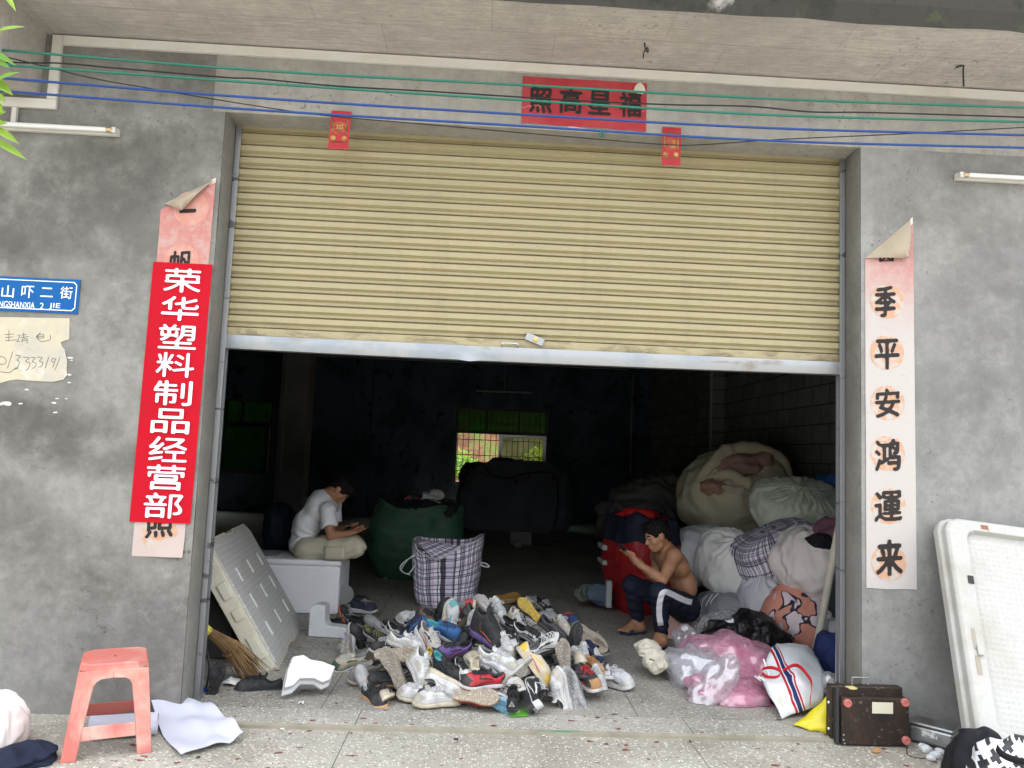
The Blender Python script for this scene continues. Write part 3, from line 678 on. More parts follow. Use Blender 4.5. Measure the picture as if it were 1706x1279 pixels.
part('paper_scrap', MB().prism([(at(948, 205, y=-.003).x, 3.262), (at(980, 212, y=-.003).x, 3.247), (at(978, 216, y=-.003).x, 3.236), (at(946, 210, y=-.003).x, 3.248)], -.003, -.0015), mat('pink_scrap', (.6, .4, .38), (), .9), po)
# red packet charms
M_CHARM = mat('red_card', (.42, .03, .04), [((.30, .02, .03), 6, .5, .7)], .55)
M_GOLD = mat('gold_foil_print', (.42, .27, .06), [((.25, .10, .03), 22, .5, .6)], .4, .5, .3)
def charm(px, py0, py1, w_, label):
    T, D = at(px, py0, y=-.012), at(px, py1, y=-.03); h_ = T.z-D.z
    t = thing('paper_charm', label, 'paper charm', T)
    n = 11; b = MB()
    yy = lambda v: -.006-.022*v-.004*math.sin(v*5)
    b.grid(lambda i, j: (T.x-w_/2+w_*i/10-.004*j/12, yy(j/12), T.z-h_*j/12), n, 13)
    for k in range(11):
        x = T.x-w_/2-.004+w_*k/11; b.add([(x, yy(1), T.z-h_), (x+w_/11, yy(1), T.z-h_), (x+w_/22, yy(1), T.z-h_-.012)], [(0, 1, 2)])
    part('card', b, M_CHARM, t, True)
    def foil(name, bb):
        bb.v = [(x+T.x-.004*(-z)/h_-.002, yy(-z/h_)-.0018, z+T.z) for x, y, z in bb.v]; part(name, bb, M_GOLD, t)
    bb = MB(); cz_ = -h_*.47
    for r0, r1 in ((.036, .033),):
        bb.add([(r*math.cos(a*.2618), 0, cz_+r*math.sin(a*.2618)) for r in (r0, r1) for a in range(24)], [(i, (i+1) % 24, 24+(i+1) % 24, 24+i) for i in range(24)])
    foil('gold_ring', bb)
    foil('gold_character', shift(glyphs('福', .045, .05, .2), 0, 0, cz_))
    bb = MB()
    for z_ in (-.13, -.155, -.82, -.84): bb.prism([(-w_*.44, h_*z_), (w_*.44, h_*z_), (w_*.44, h_*(z_-.012)), (-w_*.44, h_*(z_-.012))], 0, .0005)
    for sx in (-1, 1):
        bb.prism([(sx*w_*.40, -h_*.25), (sx*w_*.32, -h_*.25), (sx*w_*.32, -h_*.6), (sx*w_*.40, -h_*.6)], 0, .0005)
        bb.add([(sx*w_*.27+.014*math.cos(a*.5236), 0, -h_*.74+.014*math.sin(a*.5236)) for a in range(12)], [tuple(range(12))])
    foil('gold_border', bb)
charm(569, 184, 246, .112, 'red and gold paper charm taped left of the big red poster')
charm(1119.5, 211, 273, .108, 'red and gold paper charm taped just right of the big red poster')
# street sign
M_SIGN = mat('blue_sign_enamel', (.0, .092, .30), [((.002, .08, .26), 3, .45, .7)], .5, .2)
M_SIGNW = mat('white_sign_print', (.75, .78, .82), (), .4)
sg = thing('street_sign', 'blue enamel street name sign with white lettering at the left edge of the wall', 'street sign', (-2.9, 0, 2.05))
zb, zt = 2.056, 2.243; xr = -2.499; xl = -3.32
part('plate', MB().box((xl, -.008, zb), (xr, -.002, zt)), M_SIGN, sg, bevel=.002)
b = MB(); i_ = .014; t_ = .005; ch = .016
def ring(x0, z0, x1, z1, c): return [(x0+c, z0), (x1-c, z0), (x1, z0+c), (x1, z1-c), (x1-c, z1), (x0+c, z1), (x0, z1-c), (x0, z0+c)]
o_, n_ = ring(xl+i_, zb+i_, xr-i_, zt-i_, ch), ring(xl+i_+t_, zb+i_+t_, xr-i_-t_, zt-i_-t_, ch-.002)
b.add([(x, -.0092, z) for x, z in o_+n_], [(i, (i+1) % 8, 8+(i+1) % 8, 8+i) for i in range(8)])
part('border_line', b, M_SIGNW, sg)
for ch_, px in (('山', 13), ('吓', 46), ('二', 78), ('街', 110.5)):
    c = at(px, 485+px*.022, y=-.0092)
    part('character', shift(glyphs(ch_, .064, .026 if False else (.050 if ch_ == '二' else .066), .2), c.x, -.0092, c.z), M_SIGNW, sg)
c0 = at(56, 508, y=-.0092)
c = at(28, 508, y=-.0092); part('latin_letters', shift(glyphs('NGSHANXIA', .187, .034, .2), c.x, -.0092, c.z+.002), M_SIGNW, sg)
c = at(69.5, 509.5, y=-.0092); part('latin_letters', shift(glyphs('2', .020, .034, .2), c.x, -.0092, c.z), M_SIGNW, sg)
c = at(91, 510, y=-.0092); part('latin_letters', shift(glyphs('JIE', .058, .034, .2), c.x, -.0092, c.z), M_SIGNW, sg)
# hand-written notice
nt_ = thing('paper_notice', 'torn yellowed paper notice with a hand-written number under the blue sign', 'notice', (-2.8, 0, 1.69))
M_NOTE = mat('yellowed_paper', (.50, .45, .33), [((.44, .41, .35), 4, .48, .62), ((.56, .53, .46), 6, .56, .64, .8), ((.36, .30, .20), 11, .62, .75, .6)], .85, bump=(10, .3, .006))
px_l = [(0, 528), (116, 530), (115.5, 565), (112, 566), (101, 570), (104, 578), (108, 582), (109, 590), (112, 600), (111, 616), (112, 624), (106, 632), (88, 636), (50, 634), (28, 632), (14, 634), (0, 638), (-60, 637), (-60, 527)]
P = [at(a, c, y=-.003) for a, c in px_l]
part('paper', MB().prism([(p.x, p.z) for p in P], -.004, -.001), M_NOTE, nt_)
M_PEN = mat('pen_ink', (.10, .085, .075), (), .8)
def pen(strokes, ox, oy, s_):
    b = MB()
    for st in strokes:
        q = [at(ox+a*s_, oy+c*s_, y=-.0048) for a, c in st]
        q = spline(q, 4) if len(q) > 2 else q
        for k in range(len(q)-1):
            d = q[k+1]-q[k]; n = Vector((-d.z, 0, d.x)).normalized()*.0014
            a, c = q[k]-d*.15, q[k+1]+d*.15
            b.add([a+n, a-n, c-n, c+n], [(0, 1, 2, 3)])
    return b
k = 150/959
S = lambda l: [[(a*k, c*k) for a, c in st] for st in l]
part('handwriting', pen(S([[(5, 1005), (-25, 960), (0, 920), (50, 935), (65, 975), (40, 1000), (0, 1003)], [(130, 885), (85, 1025)], [(165, 905), (215, 915), (180, 955), (205, 975), (190, 1030), (150, 1045)],
    [(250, 925), (312, 935), (270, 970), (318, 990), (300, 1050), (270, 1065)], [(325, 925), (375, 935), (345, 970), (385, 995), (365, 1035), (340, 1045)], [(395, 925), (450, 930), (420, 965), (455, 985), (440, 1025), (405, 1030)],
    [(515, 935), (485, 1030)], [(590, 945), (560, 940), (550, 970), (580, 975), (592, 945), (560, 1035)], [(635, 940), (590, 1050)], [(0, 1080), (95, 1090), (140, 1060), (190, 1045)]]), 0, 450, 1), M_PEN, nt_)
part('handwriting', pen(S([[(60, 685), (135, 680)], [(95, 650), (95, 745)], [(65, 715), (130, 710)], [(70, 748), (165, 742)], [(190, 690), (210, 700), (195, 735), (180, 760), (215, 755)], [(232, 690), (275, 685)], [(230, 715), (295, 708)], [(252, 670), (252, 715)], [(235, 735), (235, 765)], [(235, 735), (285, 730), (288, 780)], [(237, 748), (282, 746)],
    [(395, 690), (440, 680), (465, 690), (460, 720), (395, 720), (395, 690)], [(395, 705), (460, 702)], [(430, 660), (400, 715), (430, 755), (500, 750), (535, 735), (535, 690)]]), 0, 450, 1), M_PEN, nt_)
# torn paper flecks left on the wall
M_FLECK = mat('torn_paper_fleck', (.6, .58, .54), (), .9)
rr = random.Random(4)
for px, py, s_ in ((118, 596, 6), (119, 600, 3), (116, 624, 4), (115, 637, 4), (90, 671, 5), (45, 649, 4), (92, 687, 5), (110, 664, 3), (12, 672, 11), (2, 673, 6), (34, 672, 4), (95, 664, 3)):
    c = at(px, py, y=-.002); n = 7; r = s_*.0022
    pts = [(c.x+1.6*r*math.cos(a*6.283/n)*rr.uniform(.5, 1), c.z+.7*r*math.sin(a*6.283/n)*rr.uniform(.4, 1)) for a in range(n)]
    part('paper_remnant', MB().prism(pts, -.003, -.0005), M_FLECK, B)
# ------------------------------------------------------------------ builders for sacks, bags and foam
def set_uv(me, uv):
    l = me.uv_layers.new(name='UVMap'); vi = np.zeros(len(me.loops), np.int32); me.loops.foreach_get('vertex_index', vi)
    l.data.foreach_set('uv', np.array(uv, np.float32)[vi].ravel())
def ridged(p, s, seed): return 1-2*abs(N(p, s, seed))
def sack_mesh(c, r, seed, lumps=.10, wr=.012, rot=(0, 0, 0), e=.85, tie=0, floor=None, nu=116, nv=72, dent=None, pleat=26):
    """stuffed cloth sack: lumpy superellipsoid, pleats gathered to its local +z pole when tie > 0"""
    c = Vector(c); M = Euler([R(a) for a in rot]).to_matrix(); b = MB(); uv = []
    sg = lambda x, p: math.copysign(abs(x)**p, x)
    def P(i, j):
        th = 2*math.pi*i/(nu-1); ph = -math.pi/2+math.pi*j/(nv-1)
        th0 = th if i < nu-1 else 0
        n = Vector((sg(math.cos(ph), e)*sg(math.cos(th0), e), sg(math.cos(ph), e)*sg(math.sin(th0), e), sg(math.sin(ph), e)))
        d = 1+lumps*(N(n, 1.3, seed)+.5*N(n, 2.7, seed+1))
        q = Vector((n.x*r[0], n.y*r[1], n.z*r[2]))*d
        up = max(0, math.sin(ph)); f = up**2
        qa = Vector((q.x+.5*q.z, q.y-.3*q.z, .38*q.z))
        w_ = wr*(1.1*ridged(qa, 5, seed)+.75*ridged(qa, 11, seed+2)+.5*ridged(q, 9, seed+4))
        if tie:
            a = th0+.35*N(n, 2.2, seed+5)
            w_ += wr*1.5*math.sin(a*pleat+2*N(n, 2, seed+7))*(.15+f)*math.cos(ph)**.5 if math.cos(ph) > 0 else 0
            t = max(0, (ph-1.18)/.39)
            if t > 0: q = Vector((q.x*(1-.45*math.sin(min(1, t*1.6)*3.1416)*.8), q.y*(1-.45*math.sin(min(1, t*1.6)*3.1416)*.8), q.z+tie*t*t))
            elif f > .3: q.z -= tie*.35*(f-.3)
        if dent:
            for dv, wd, amt in dent:
                g_ = max(0, n.normalized().dot(Vector(dv).normalized())); q *= 1-amt*math.exp(-((1-g_)/wd)**2)
        q = q+n.normalized()*w_
        q = M @ q+c
        if floor is not None and q.z < floor: q.z = floor+.15*(q.z-floor)*0; 
        uv.append((th/6.2832*2*math.pi*r[0]*.85, ph/3.1416*math.pi*r[2])); return q
    b.grid(P, nu, nv); return b, uv
def sack(name, label, cat, c, r, seed, m_, group=None, **k):
    b, uv = sack_mesh(c, r, seed, **k); me = b.mesh(name, True); set_uv(me, uv)
    return tag(part(name, me, m_), label, cat, group)
def plaid(name, u_stops, v_stops, pu, pv, weave=.12):
    s = NT(name); sep = s.n('SeparateXYZ'); s.l(s.tc.outputs['UV'], sep.inputs[0]); cols = []
    wob = s.noise(6, 3, .5)
    for ax, stops, pd in ((0, u_stops, pu), (1, v_stops, pv)):
        f = s.math('FRACT', s.math('ADD', s.math('DIVIDE', sep.outputs[ax], pd), s.math('MULTIPLY', wob, .05)))
        rp = s.n('ValToRGB'); rp.color_ramp.interpolation = 'CONSTANT'; el = rp.color_ramp.elements
        while len(el) < len(stops): el.new(.5)
        for k_, (p_, c_) in enumerate(stops): el[k_].position = p_; el[k_].color = (*c_, 1)
        s.l(f, rp.inputs[0]); cols.append(rp.outputs[0])
    s.base(s.mix(.78, cols[0], cols[1], 'MULTIPLY')); s.set(Roughness=.55, Specular_IOR_Level=.35)
    s.bump(s.noise(9, 6, .6), .35, .02); return s.m
WH, DK, PK, LV, GR = (.96, .95, 1.0), (.10, .085, .12), (.80, .58, .62), (.78, .75, .86), (.42, .38, .46)
UST = [(0, WH), (.10, DK), (.16, LV), (.20, DK), (.24, GR), (.32, DK), (.36, LV), (.46, PK), (.50, WH), (.60, DK), (.63, WH), (.67, DK), (.74, LV), (.84, GR), (.88, DK), (.93, WH)]
VST = [(0, WH), (.14, DK), (.20, WH), (.26, LV), (.38, DK), (.44, PK), (.50, LV), (.64, WH), (.78, DK), (.84, LV), (.89, DK), (.95, WH)]
M_PLAID = plaid('plaid_woven_plastic', UST, VST, .155, .17)
M_PLAIDB = plaid('plaid_woven_plastic_dark', UST, UST, .10, .11)
def cloth(name, c, dark=None, rough=.8, wr=.3, sc_=14, layers=()):
    dark = dark or tuple(x*.75 for x in c)
    if name in MATS: return MATS[name]
    m_ = mat(name, c, [(dark, 3, .45, .75, .6)]+list(layers), rough, .2, bump=[(sc_, wr, .015), (300, .1, .001)])
    t_ = m_.node_tree; b_ = t_.nodes['Principled BSDF']; rg = t_.nodes.new('ShaderNodeTexNoise'); rg.noise_type = 'RIDGED_MULTIFRACTAL'; rg.inputs['Scale'].default_value = 4.5; rg.inputs['Detail'].default_value = 4; rg.inputs['Roughness'].default_value = .45; rg.inputs['Distortion'].default_value = .5
    mp = t_.nodes.new('ShaderNodeMapping'); mp.inputs['Scale'].default_value = (1, 1, .45); mp.inputs['Rotation'].default_value = (.3, .5, .4); tc = t_.nodes['Texture Coordinate']
    t_.links.new(tc.outputs['Object'], mp.inputs[0]); t_.links.new(mp.outputs[0], rg.inputs['Vector'])
    bp = t_.nodes.new('ShaderNodeBump'); bp.inputs['Strength'].default_value = .65; bp.inputs['Distance'].default_value = .035; t_.links.new(rg.outputs['Fac'], bp.inputs['Height'])
    t_.links.new(b_.inputs['Normal'].links[0].from_socket, bp.inputs['Normal']); t_.links.new(bp.outputs[0], b_.inputs['Normal']); return m_
M_SACKW = cloth('white_sack_cloth', (.78, .77, .74), (.66, .65, .62))
M_SACKP = cloth('pinkish_white_cloth', (.74, .68, .65), (.62, .57, .55))
M_SACKG = cloth('grey_sack_cloth', (.30, .31, .33), (.17, .18, .19))
M_SACKL = cloth('pale_grey_cloth', (.56, .57, .60), (.46, .47, .50))
M_SACKGR = cloth('pale_green_cloth', (.52, .56, .47), (.40, .44, .36))
M_BEIGE = cloth('beige_muslin', (.47, .43, .31), (.35, .32, .225))
M_DUVET = cloth('pinkish_filling', (.30, .19, .16), (.18, .10, .085), sc_=25, wr=.6)
M_TARP = cloth('green_woven_sack', (.040, .105, .062), (.026, .068, .042), .5, .35, 8)
M_REDB = cloth('red_woven_sack', (.30, .016, .018), (.20, .01, .012), .42, .4, 8, [((.5, .12, .10), 6, .62, .75, .5)])
M_NAVYB = cloth('navy_band', (.012, .016, .03), None, .7)
M_DARKSACK = cloth('dark_grey_tarpaulin', (.10, .10, .094), (.065, .065, .06), .7)
M_PURPLE = cloth('mauve_cloth', (.17, .075, .12)); M_BLACKC = cloth('black_cloth', (.014, .014, .017))
M_NAVYC = cloth('navy_cloth', (.012, .017, .035)); M_BLUEC = cloth('blue_cloth', (.03, .10, .28)); M_QUILT = cloth('dark_blue_quilt', (.02, .03, .10))
def eps(name, c=(.43, .425, .40), dirt=(.29, .26, .20), amt=.8): return mat(name, c, [(dirt, 2.2, .46, .70, amt), (tuple(x*.85 for x in c), 60, .45, .7, .6), ((.30, .26, .2), 14, .66, .75, amt)], .7, .25, bump=[(150, .15, .002), (12, .1, .004)])
M_EPS = eps('white_foam'); M_EPSC = eps('clean_white_foam', (.60, .61, .62), (.47, .47, .46), .5); M_EPSY = eps('yellowed_foam', (.60, .57, .46), (.43, .36, .24), .6)
def bag_mesh(c, w_, d, h, seed, n=72, lev=26, rim=lambda a: 0, shape=lambda v: 1, e=.45, wob=.035, rot=0, inner=.10, wr=.010, uvscale=1):
    """open-topped woven bag standing on the floor: superellipse rings, a sagging rim and an inner fold"""
    b = MB(); uv = []; c = Vector(c); ca, sa = math.cos(R(rot)), math.sin(R(rot)); sg = lambda x, p: math.copysign(abs(x)**p, x)
    per = [0]
    tot = lev+5
    def P(i, j):
        a = 2*math.pi*(i % (n-1))/(n-1)
        jj = min(j, lev-1); v = jj/(lev-1); s_ = shape(v); z = v*(h+rim(a))
        x, y = sg(math.cos(a), e)*w_/2*s_, sg(math.sin(a), e)*d/2*s_
        if v < .06: f = .90+.10*v/.06; x *= f; y *= f
        if j >= lev: k = (j-lev+1); f = 1-.018*k-(.035 if k > 3 else 0); x *= f; y *= f; z -= inner*((k-.6)/4)
        p = Vector((x, y, z)); n_ = Vector((x, y, 0)).normalized()
        q = p+n_*(wob*(N(p, 2.2, seed)+.6*N(p, 4.5, seed+1))+wr*(1.3*ridged((x+.4*z, y-.3*z, z*1.5), 4.5, seed+2)+.8*ridged((x-.5*z, y, z*.8), 10, seed+3)))*(min(1, v*4))
        q.z = max(0, q.z+.4*wob*N((x, y, z), 3, seed+4)*v)
        uv.append((uvscale*(abs(sg(math.cos(a), 1))*0+i/(n-1)*2*(w_+d)), uvscale*(v*h-.0 if j < lev else h-(j-lev)*.02)))
        return (c.x+q.x*ca-q.y*sa, c.y+q.x*sa+q.y*ca, c.z+q.z)
    b.grid(P, n, tot)
    b.add([P(i, tot-1) for i in range(n-1)]+[P(i, 0) for i in range(n-1)], [tuple(range(n-1)), tuple(range(2*n-3, n-2, -1))])
    uv = uv[:len(b.v)]; return b, uv
def bag(name, label, cat, m_, rootloc, group=None, **k):
    t = thing(name, label, cat, rootloc, group); b, uv = bag_mesh(rootloc, **k); me = b.mesh('bag_body', True, 70); set_uv(me, uv)
    body = part('bag_body', me, m_, t); return t
# ------------------------------------------------------------------ stock behind the door: bags and sacks
gb = at(686, 966, y=4.15); gb.y = 4.62; gb.z = 0
G_ = bag('woven_sack', 'large dark green woven sack with shoes heaped in its open top', 'sack', M_TARP, gb, w_=.98, d=.8, h=.80, seed=5, wob=.05, wr=.016,
   rim=lambda a: .035*math.sin(a*2+.6)+.035*math.sin(a*5+1)+.03*max(0, math.cos(a)), shape=lambda v: .93+.12*math.sin(v*2.6)-.05*v, e=.6, inner=.16)
pb = at(741, 1016, z=0); pb.y += .22; pb.z = 0
PB = bag('checked_carrier_bag', 'upright open plaid woven bag standing behind the shoe heap', 'bag', M_PLAID, pb, w_=.60, d=.40, h=.60, seed=9, wob=.028, wr=.008, rot=-6,
   rim=lambda a: .03*math.cos(a)+.03*math.cos(2*a)-.07*math.exp(-((a-4.3)/.5)**2), shape=lambda v: .86+.16*v+.04*math.sin(v*3.1), e=.5, inner=.07)
M_CORD = mat('white_cord', (.6, .6, .64), (), .6)
def cord(pts, r, parent, name='handle_cord', m_=M_CORD): return part(name, MB().tube(spline(pts, 8), r, 6), m_, parent, True)
yf = pb.y-.2
cord([at(a, b_, y=yf) for a, b_ in ((692, 925), (676, 934), (667, 944), (670, 952), (681, 955), (692, 940))], .006, PB)
cord([at(a, b_, y=yf-.01) for a, b_ in ((698, 918), (680, 932), (669, 950), (684, 958))], .004, PB)
cord([at(a, b_, y=yf) for a, b_ in ((799, 937), (808, 938), (815, 943), (808, 944), (800, 940))], .006, PB)
cord([at(a, b_, y=pb.y-.235) for a, b_ in ((692, 905), (696, 917), (712, 927), (728, 932), (745, 926), (765, 910), (799, 900))], .005, PB, 'rim_piping')
fl = MB()     # folded flap hanging over the front rim
A_, C_, D_, E_ = [at(a, b_, y=yy) for a, b_, yy in ((694, 902, pb.y-.215), (712, 899, pb.y-.12), (773, 911, pb.y-.215), (727, 934, pb.y-.25))]
fl.grid(lambda i, j: tuple((A_.lerp(E_, i/8)).lerp(C_.lerp(D_, i/8), j/8)+Vector((0, -.02*math.sin(i/8*3.1)-.012*N((i*.3, j*.3, 2), 1.5), 0))), 9, 9)
me = fl.mesh('top_flap', True); set_uv(me, [(i*.03+.02, j*.035) for i in range(9) for j in range(9)]); part('top_flap', me, M_PLAIDB, PB)
rb = at(1042, 1028, z=0); rb = Vector((rb.x+.20, rb.y+.36, 0))
RB = bag('woven_sack', 'tall red woven sack with a black top band behind the shirtless man', 'sack', M_REDB, rb, w_=.52, d=.62, h=.86, seed=14, wob=.03, wr=.014, rot=18,
   rim=lambda a: .03*math.sin(a*2)+.02*math.sin(a*5), shape=lambda v: .92+.10*math.sin(v*2.6), e=.5, inner=.1)
bb, uvb = bag_mesh(rb, w_=.535, d=.635, h=.875, seed=14, wob=.03, wr=.012, rot=18, rim=lambda a: .03*math.sin(a*2)+.02*math.sin(a*5), shape=lambda v: .92+.10*math.sin(v*2.6), e=.5, inner=.1)
keep = MB(); lv = 31; i0 = 18
keep.grid(lambda i, j: bb.v[i*lv+i0+j], 72, lv-i0); part('top_band', keep, M_NAVYB, RB, True)
b, _u_ = sack_mesh((rb.x-.05, rb.y, .84), (.15, .18, .07), 3, lumps=.3, wr=.02); part('red_lining', b, cloth('bright_red_cloth', (.45, .02, .02)), RB, True)
part('sewn_label', MB().box((0, 0, 0), (.045, .002, .03), Matrix.Translation(at(1055, 940, y=rb.y-.40))), M_TIP, RB)

P_ = lambda px, py, y: at(px, py, y=y)
gs = thing('giant_bundle', 'giant beige cloth bundle bursting open, topmost against the block wall', 'bundle', P_(1225, 885, 3.9))
b, uv = sack_mesh(P_(1222, 822, 3.9), (.60, .55, .44), 21, lumps=.09, wr=.016, rot=(0, -8, 0), e=.92, dent=[((-.05, -.75, .75), .05, .30), ((-.45, -.75, .35), .025, .14)])
part('cloth_cover', b, M_BEIGE, gs, True)
b, _ = sack_mesh(P_(1237, 779, 3.62), (.30, .16, .13), 5, lumps=.25, wr=.018, rot=(-20, -6, 0)); part('filling', b, M_DUVET, gs, True)
b, _ = sack_mesh(P_(1195, 817, 3.47), (.15, .08, .07), 8, lumps=.25, wr=.016, rot=(0, 15, 0)); part('filling', b, cloth('pink_filling', (.34, .2, .15), sc_=30, wr=.6), gs, True)
def roll(pts, r, name, m_, parent, seed=0):
    q = spline(pts, 10); b = MB(); rs = [r*(.55+.45*math.sin(3.14*k/(len(q)-1)))*(1+.25*N((k*.3, 0, seed), 1)) for k in range(len(q))]
    b.tube(q, rs, 14); b.v = [tuple(Vector(v)+Vector((N(v, 9, seed), N(v, 9, seed+1), N(v, 9, seed+2)))*.012) for v in b.v]
    return part(name, b, m_, parent, True)
roll([P_(a, b_, y) for a, b_, y in ((1165, 800, 3.6), (1188, 772, 3.55), (1215, 752, 3.62), (1260, 750, 3.68), (1298, 765, 3.65), (1315, 795, 3.55))], .085, 'rolled_edge', M_BEIGE, gs, 1)
roll([P_(a, b_, y) for a, b_, y in ((1190, 795, 3.5), (1215, 790, 3.42), (1240, 803, 3.38), (1270, 800, 3.42), (1302, 792, 3.5))], .07, 'rolled_edge', M_BEIGE, gs, 4)
roll([P_(a, b_, y) for a, b_, y in ((1200, 812, 3.42), (1222, 816, 3.36), (1245, 822, 3.36), (1262, 826, 3.4))], .05, 'rolled_edge', cloth('pale_beige_cloth', (.42, .38, .30)), gs, 6)
GP = 'stuffed sacks piled along the block wall'
sack('cloth_sack', 'pale green cloth sack with gathered pleats lying on the plaid bag', 'sack', P_(1326, 843, 2.75), (.40, .30, .20), 31, M_SACKGR, GP, lumps=.09, wr=.011, tie=.02, rot=(38, 0, 0), pleat=30)
sack('checked_carrier_bag', 'plump plaid bag lying on its side among the white sacks', 'bag', P_(1292, 917, 2.32), (.36, .24, .185), 33, M_PLAIDB, None, lumps=.05, wr=.008, rot=(8, -24, 0), e=.5)
b = MB()
big = thing('cloth_sack', 'big white sack with mauve and black cloth spilling from its mouth', 'sack', P_(1350, 1000, 2.1), GP)
b, uv = sack_mesh(P_(1362, 946, 1.95), (.34, .30, .27), 35, lumps=.10, wr=.017, rot=(0, 25, 0), e=.9, tie=.01, pleat=18); part('sack_body', b, M_SACKP, big, True)
b, _ = sack_mesh(P_(1396, 897, 1.82), (.14, .13, .12), 3, lumps=.3, wr=.025, rot=(0, 30, 0)); part('mauve_cloth', b, M_PURPLE, big, True)
b, _ = sack_mesh(P_(1366, 903, 1.74), (.06, .05, .045), 7, lumps=.3, wr=.02); part('black_cloth', b, M_BLACKC, big, True)
roll([P_(a, b_, y) for a, b_, y in ((1345, 906, 1.76), (1358, 916, 1.70), (1378, 921, 1.68), (1405, 930, 1.7))], .03, 'sack_rim', M_SACKP, big, 9)
sack('cloth_sack', 'round white sack behind the shirtless man, resting on the grey sack', 'sack', P_(1226, 942, 2.6), (.34, .32, .255), 37, M_SACKW, GP, lumps=.07, wr=.014, rot=(25, 15, 0), tie=.01, pleat=22)
sack('cloth_sack', 'smooth white sack between the red sack and the beige bundle', 'sack', P_(1168, 925, 3.1), (.32, .30, .26), 39, M_SACKL, GP, lumps=.06, wr=.010, rot=(10, -15, 0))
sack('cloth_sack', 'flat grey sack on the floor with white tie strings', 'sack', P_(1222, 1020, 2.42), (.31, .28, .17), 41, M_SACKG, GP, lumps=.07, wr=.013, floor=.003, e=.8)
sack('cloth_sack', 'pale grey sack squeezed beside the printed sack', 'sack', P_(1268, 1003, 2.2), (.17, .22, .23), 43, M_SACKL, GP, lumps=.07, wr=.012, tie=.01, rot=(0, 12, 0))
b = MB()
for pts in (((1178, 992), (1170, 1002), (1168, 1020)), ((1197, 988), (1186, 1000), (1184, 1006)), ((1187, 990), (1178, 1004), (1176, 1010))):
    b.tube(spline([P_(a, c, 2.13) for a, c in pts], 6), .004, 5)
tag(part('tie_string', b, M_CORD, None, True), 'white tie strings hanging on the flat grey sack', 'string')
def print_mat():
    s = NT('printed_cloth'); v = s.coord('Object'); sep = s.n('SeparateXYZ'); s.l(v, sep.inputs[0])
    n1 = s.noise(4.6, 2, .4, .6, v); n2 = s.n('TexVoronoi'); n2.inputs['Scale'].default_value = 4.2; s.l(v, n2.inputs['Vector'])
    dd = s.math('SUBTRACT', n1, .5); out = s.ramp(s.math('ABSOLUTE', dd), .012, .018, 1, 0)
    col = s.mix(s.math('GREATER_THAN', n1, .5), (.66, .28, .20), (.74, .62, .64))
    col = s.mix(s.math('GREATER_THAN', n1, .62), col, (.66, .52, .36))
    col = s.mix(s.ramp(s.math('ABSOLUTE', s.math('SUBTRACT', n1, .62)), .008, .012, 1, 0), col, (.02, .018, .03))
    col = s.mix(s.math('LESS_THAN', n1, .36), col, (.58, .56, .68))
    col = s.mix(out, col, (.03, .025, .05))
    s.base(col); s.set(Roughness=.8); s.bump(s.noise(14, 5, .6), .3, .015); return s.m
sack('cloth_sack', 'sack of printed pink and orange cloth with dark outlines beside the pole', 'sack', P_(1334, 1037, 1.9), (.31, .27, .23), 45, print_mat(), GP, lumps=.06, wr=.010, rot=(0, 35, 0), tie=.01, floor=.003, pleat=20)
sack('cloth_sack', 'dark green sack squashed on the floor under the leaning pole', 'sack', P_(1345, 1115, 1.25), (.26, .2, .10), 47, cloth('dark_green_cloth', (.04, .085, .06)), GP, lumps=.08, wr=.012, floor=.003)
sack('quilt', 'dark blue quilted cloth bundle wedged against the right jamb', 'quilt', P_(1384, 1108, 1.0), (.09, .16, .19), 49, M_QUILT, None, lumps=.10, wr=.016, floor=.003)
sack('cloth_bundle', 'bright blue cloth bundle at the top right of the sack pile', 'bundle', P_(1388, 812, 3.0), (.16, .15, .11), 51, M_BLUEC, None, lumps=.15, wr=.016)
sack('cloth_sack', 'dark checked cloth sack half hidden behind the pole at the right jamb', 'sack', P_(1392, 985, 1.75), (.10, .2, .22), 53, cloth('dark_check_cloth', (.03, .035, .045)), GP, lumps=.08, wr=.01)
part_ = tag(part('carton', MB().box((-.05, -.05, -.085), (.05, .05, .085), Matrix.Translation(P_(1387, 1052, 1.35))), M_EPSC, None, bevel=.006), 'small white carton standing on the dark blue quilt', 'carton')
t = sack('tarpaulin_bundle', 'dark grey tarpaulin bundle slumped behind the red sack', 'bundle', P_(1080, 838, 5.4), (.50, .40, .30), 55, M_DARKSACK, None, lumps=.32, wr=.03, e=.75, rot=(0, -16, 0))
sack('tarpaulin_bundle', 'dark grey tarpaulin bundle lying in front of the beige bundle', 'bundle', P_(1060, 868, 4.9), (.42, .4, .2), 57, M_DARKSACK, None, lumps=.2, wr=.03, e=.75)
# big dim mesh hamper in front of the back window
hb = P_(858, 890, 9.6); hb.z = 0; hb.y = 10.1
M_MESH = mat('dark_mesh_cloth', (.15, .165, .19), [((.10, .11, .13), 2, .4, .7), ((.22, .20, .20), 3, .6, .75, .5)], .9, .1, bump=(6, .3, .03))
hm = bag('mesh_hamper', 'large dim grey mesh hamper with black piping in front of the back window', 'hamper', M_MESH, hb, w_=2.05, d=.9, h=1.08, seed=61, wob=.07, wr=.02,
   rim=lambda a: .16*math.cos(2*a+2.8)-.04*math.cos(a)+.05*math.sin(3*a), shape=lambda v: .94+.09*math.sin(v*3.1), e=.42, inner=.2)
def pline(pts, y, r, parent): return part('piping', MB().tube(spline([P_(a, c, y) for a, c in pts], 8), r, 6), M_BLACK, parent, True)
pline([(777, 790), (766, 815), (764, 850), (768, 872), (785, 884), (830, 888), (880, 891), (915, 890), (925, 870), (930, 830), (928, 800), (915, 787), (880, 788), (845, 796), (820, 790), (805, 775), (795, 770), (780, 782), (777, 790)], 9.5, .016, hm)
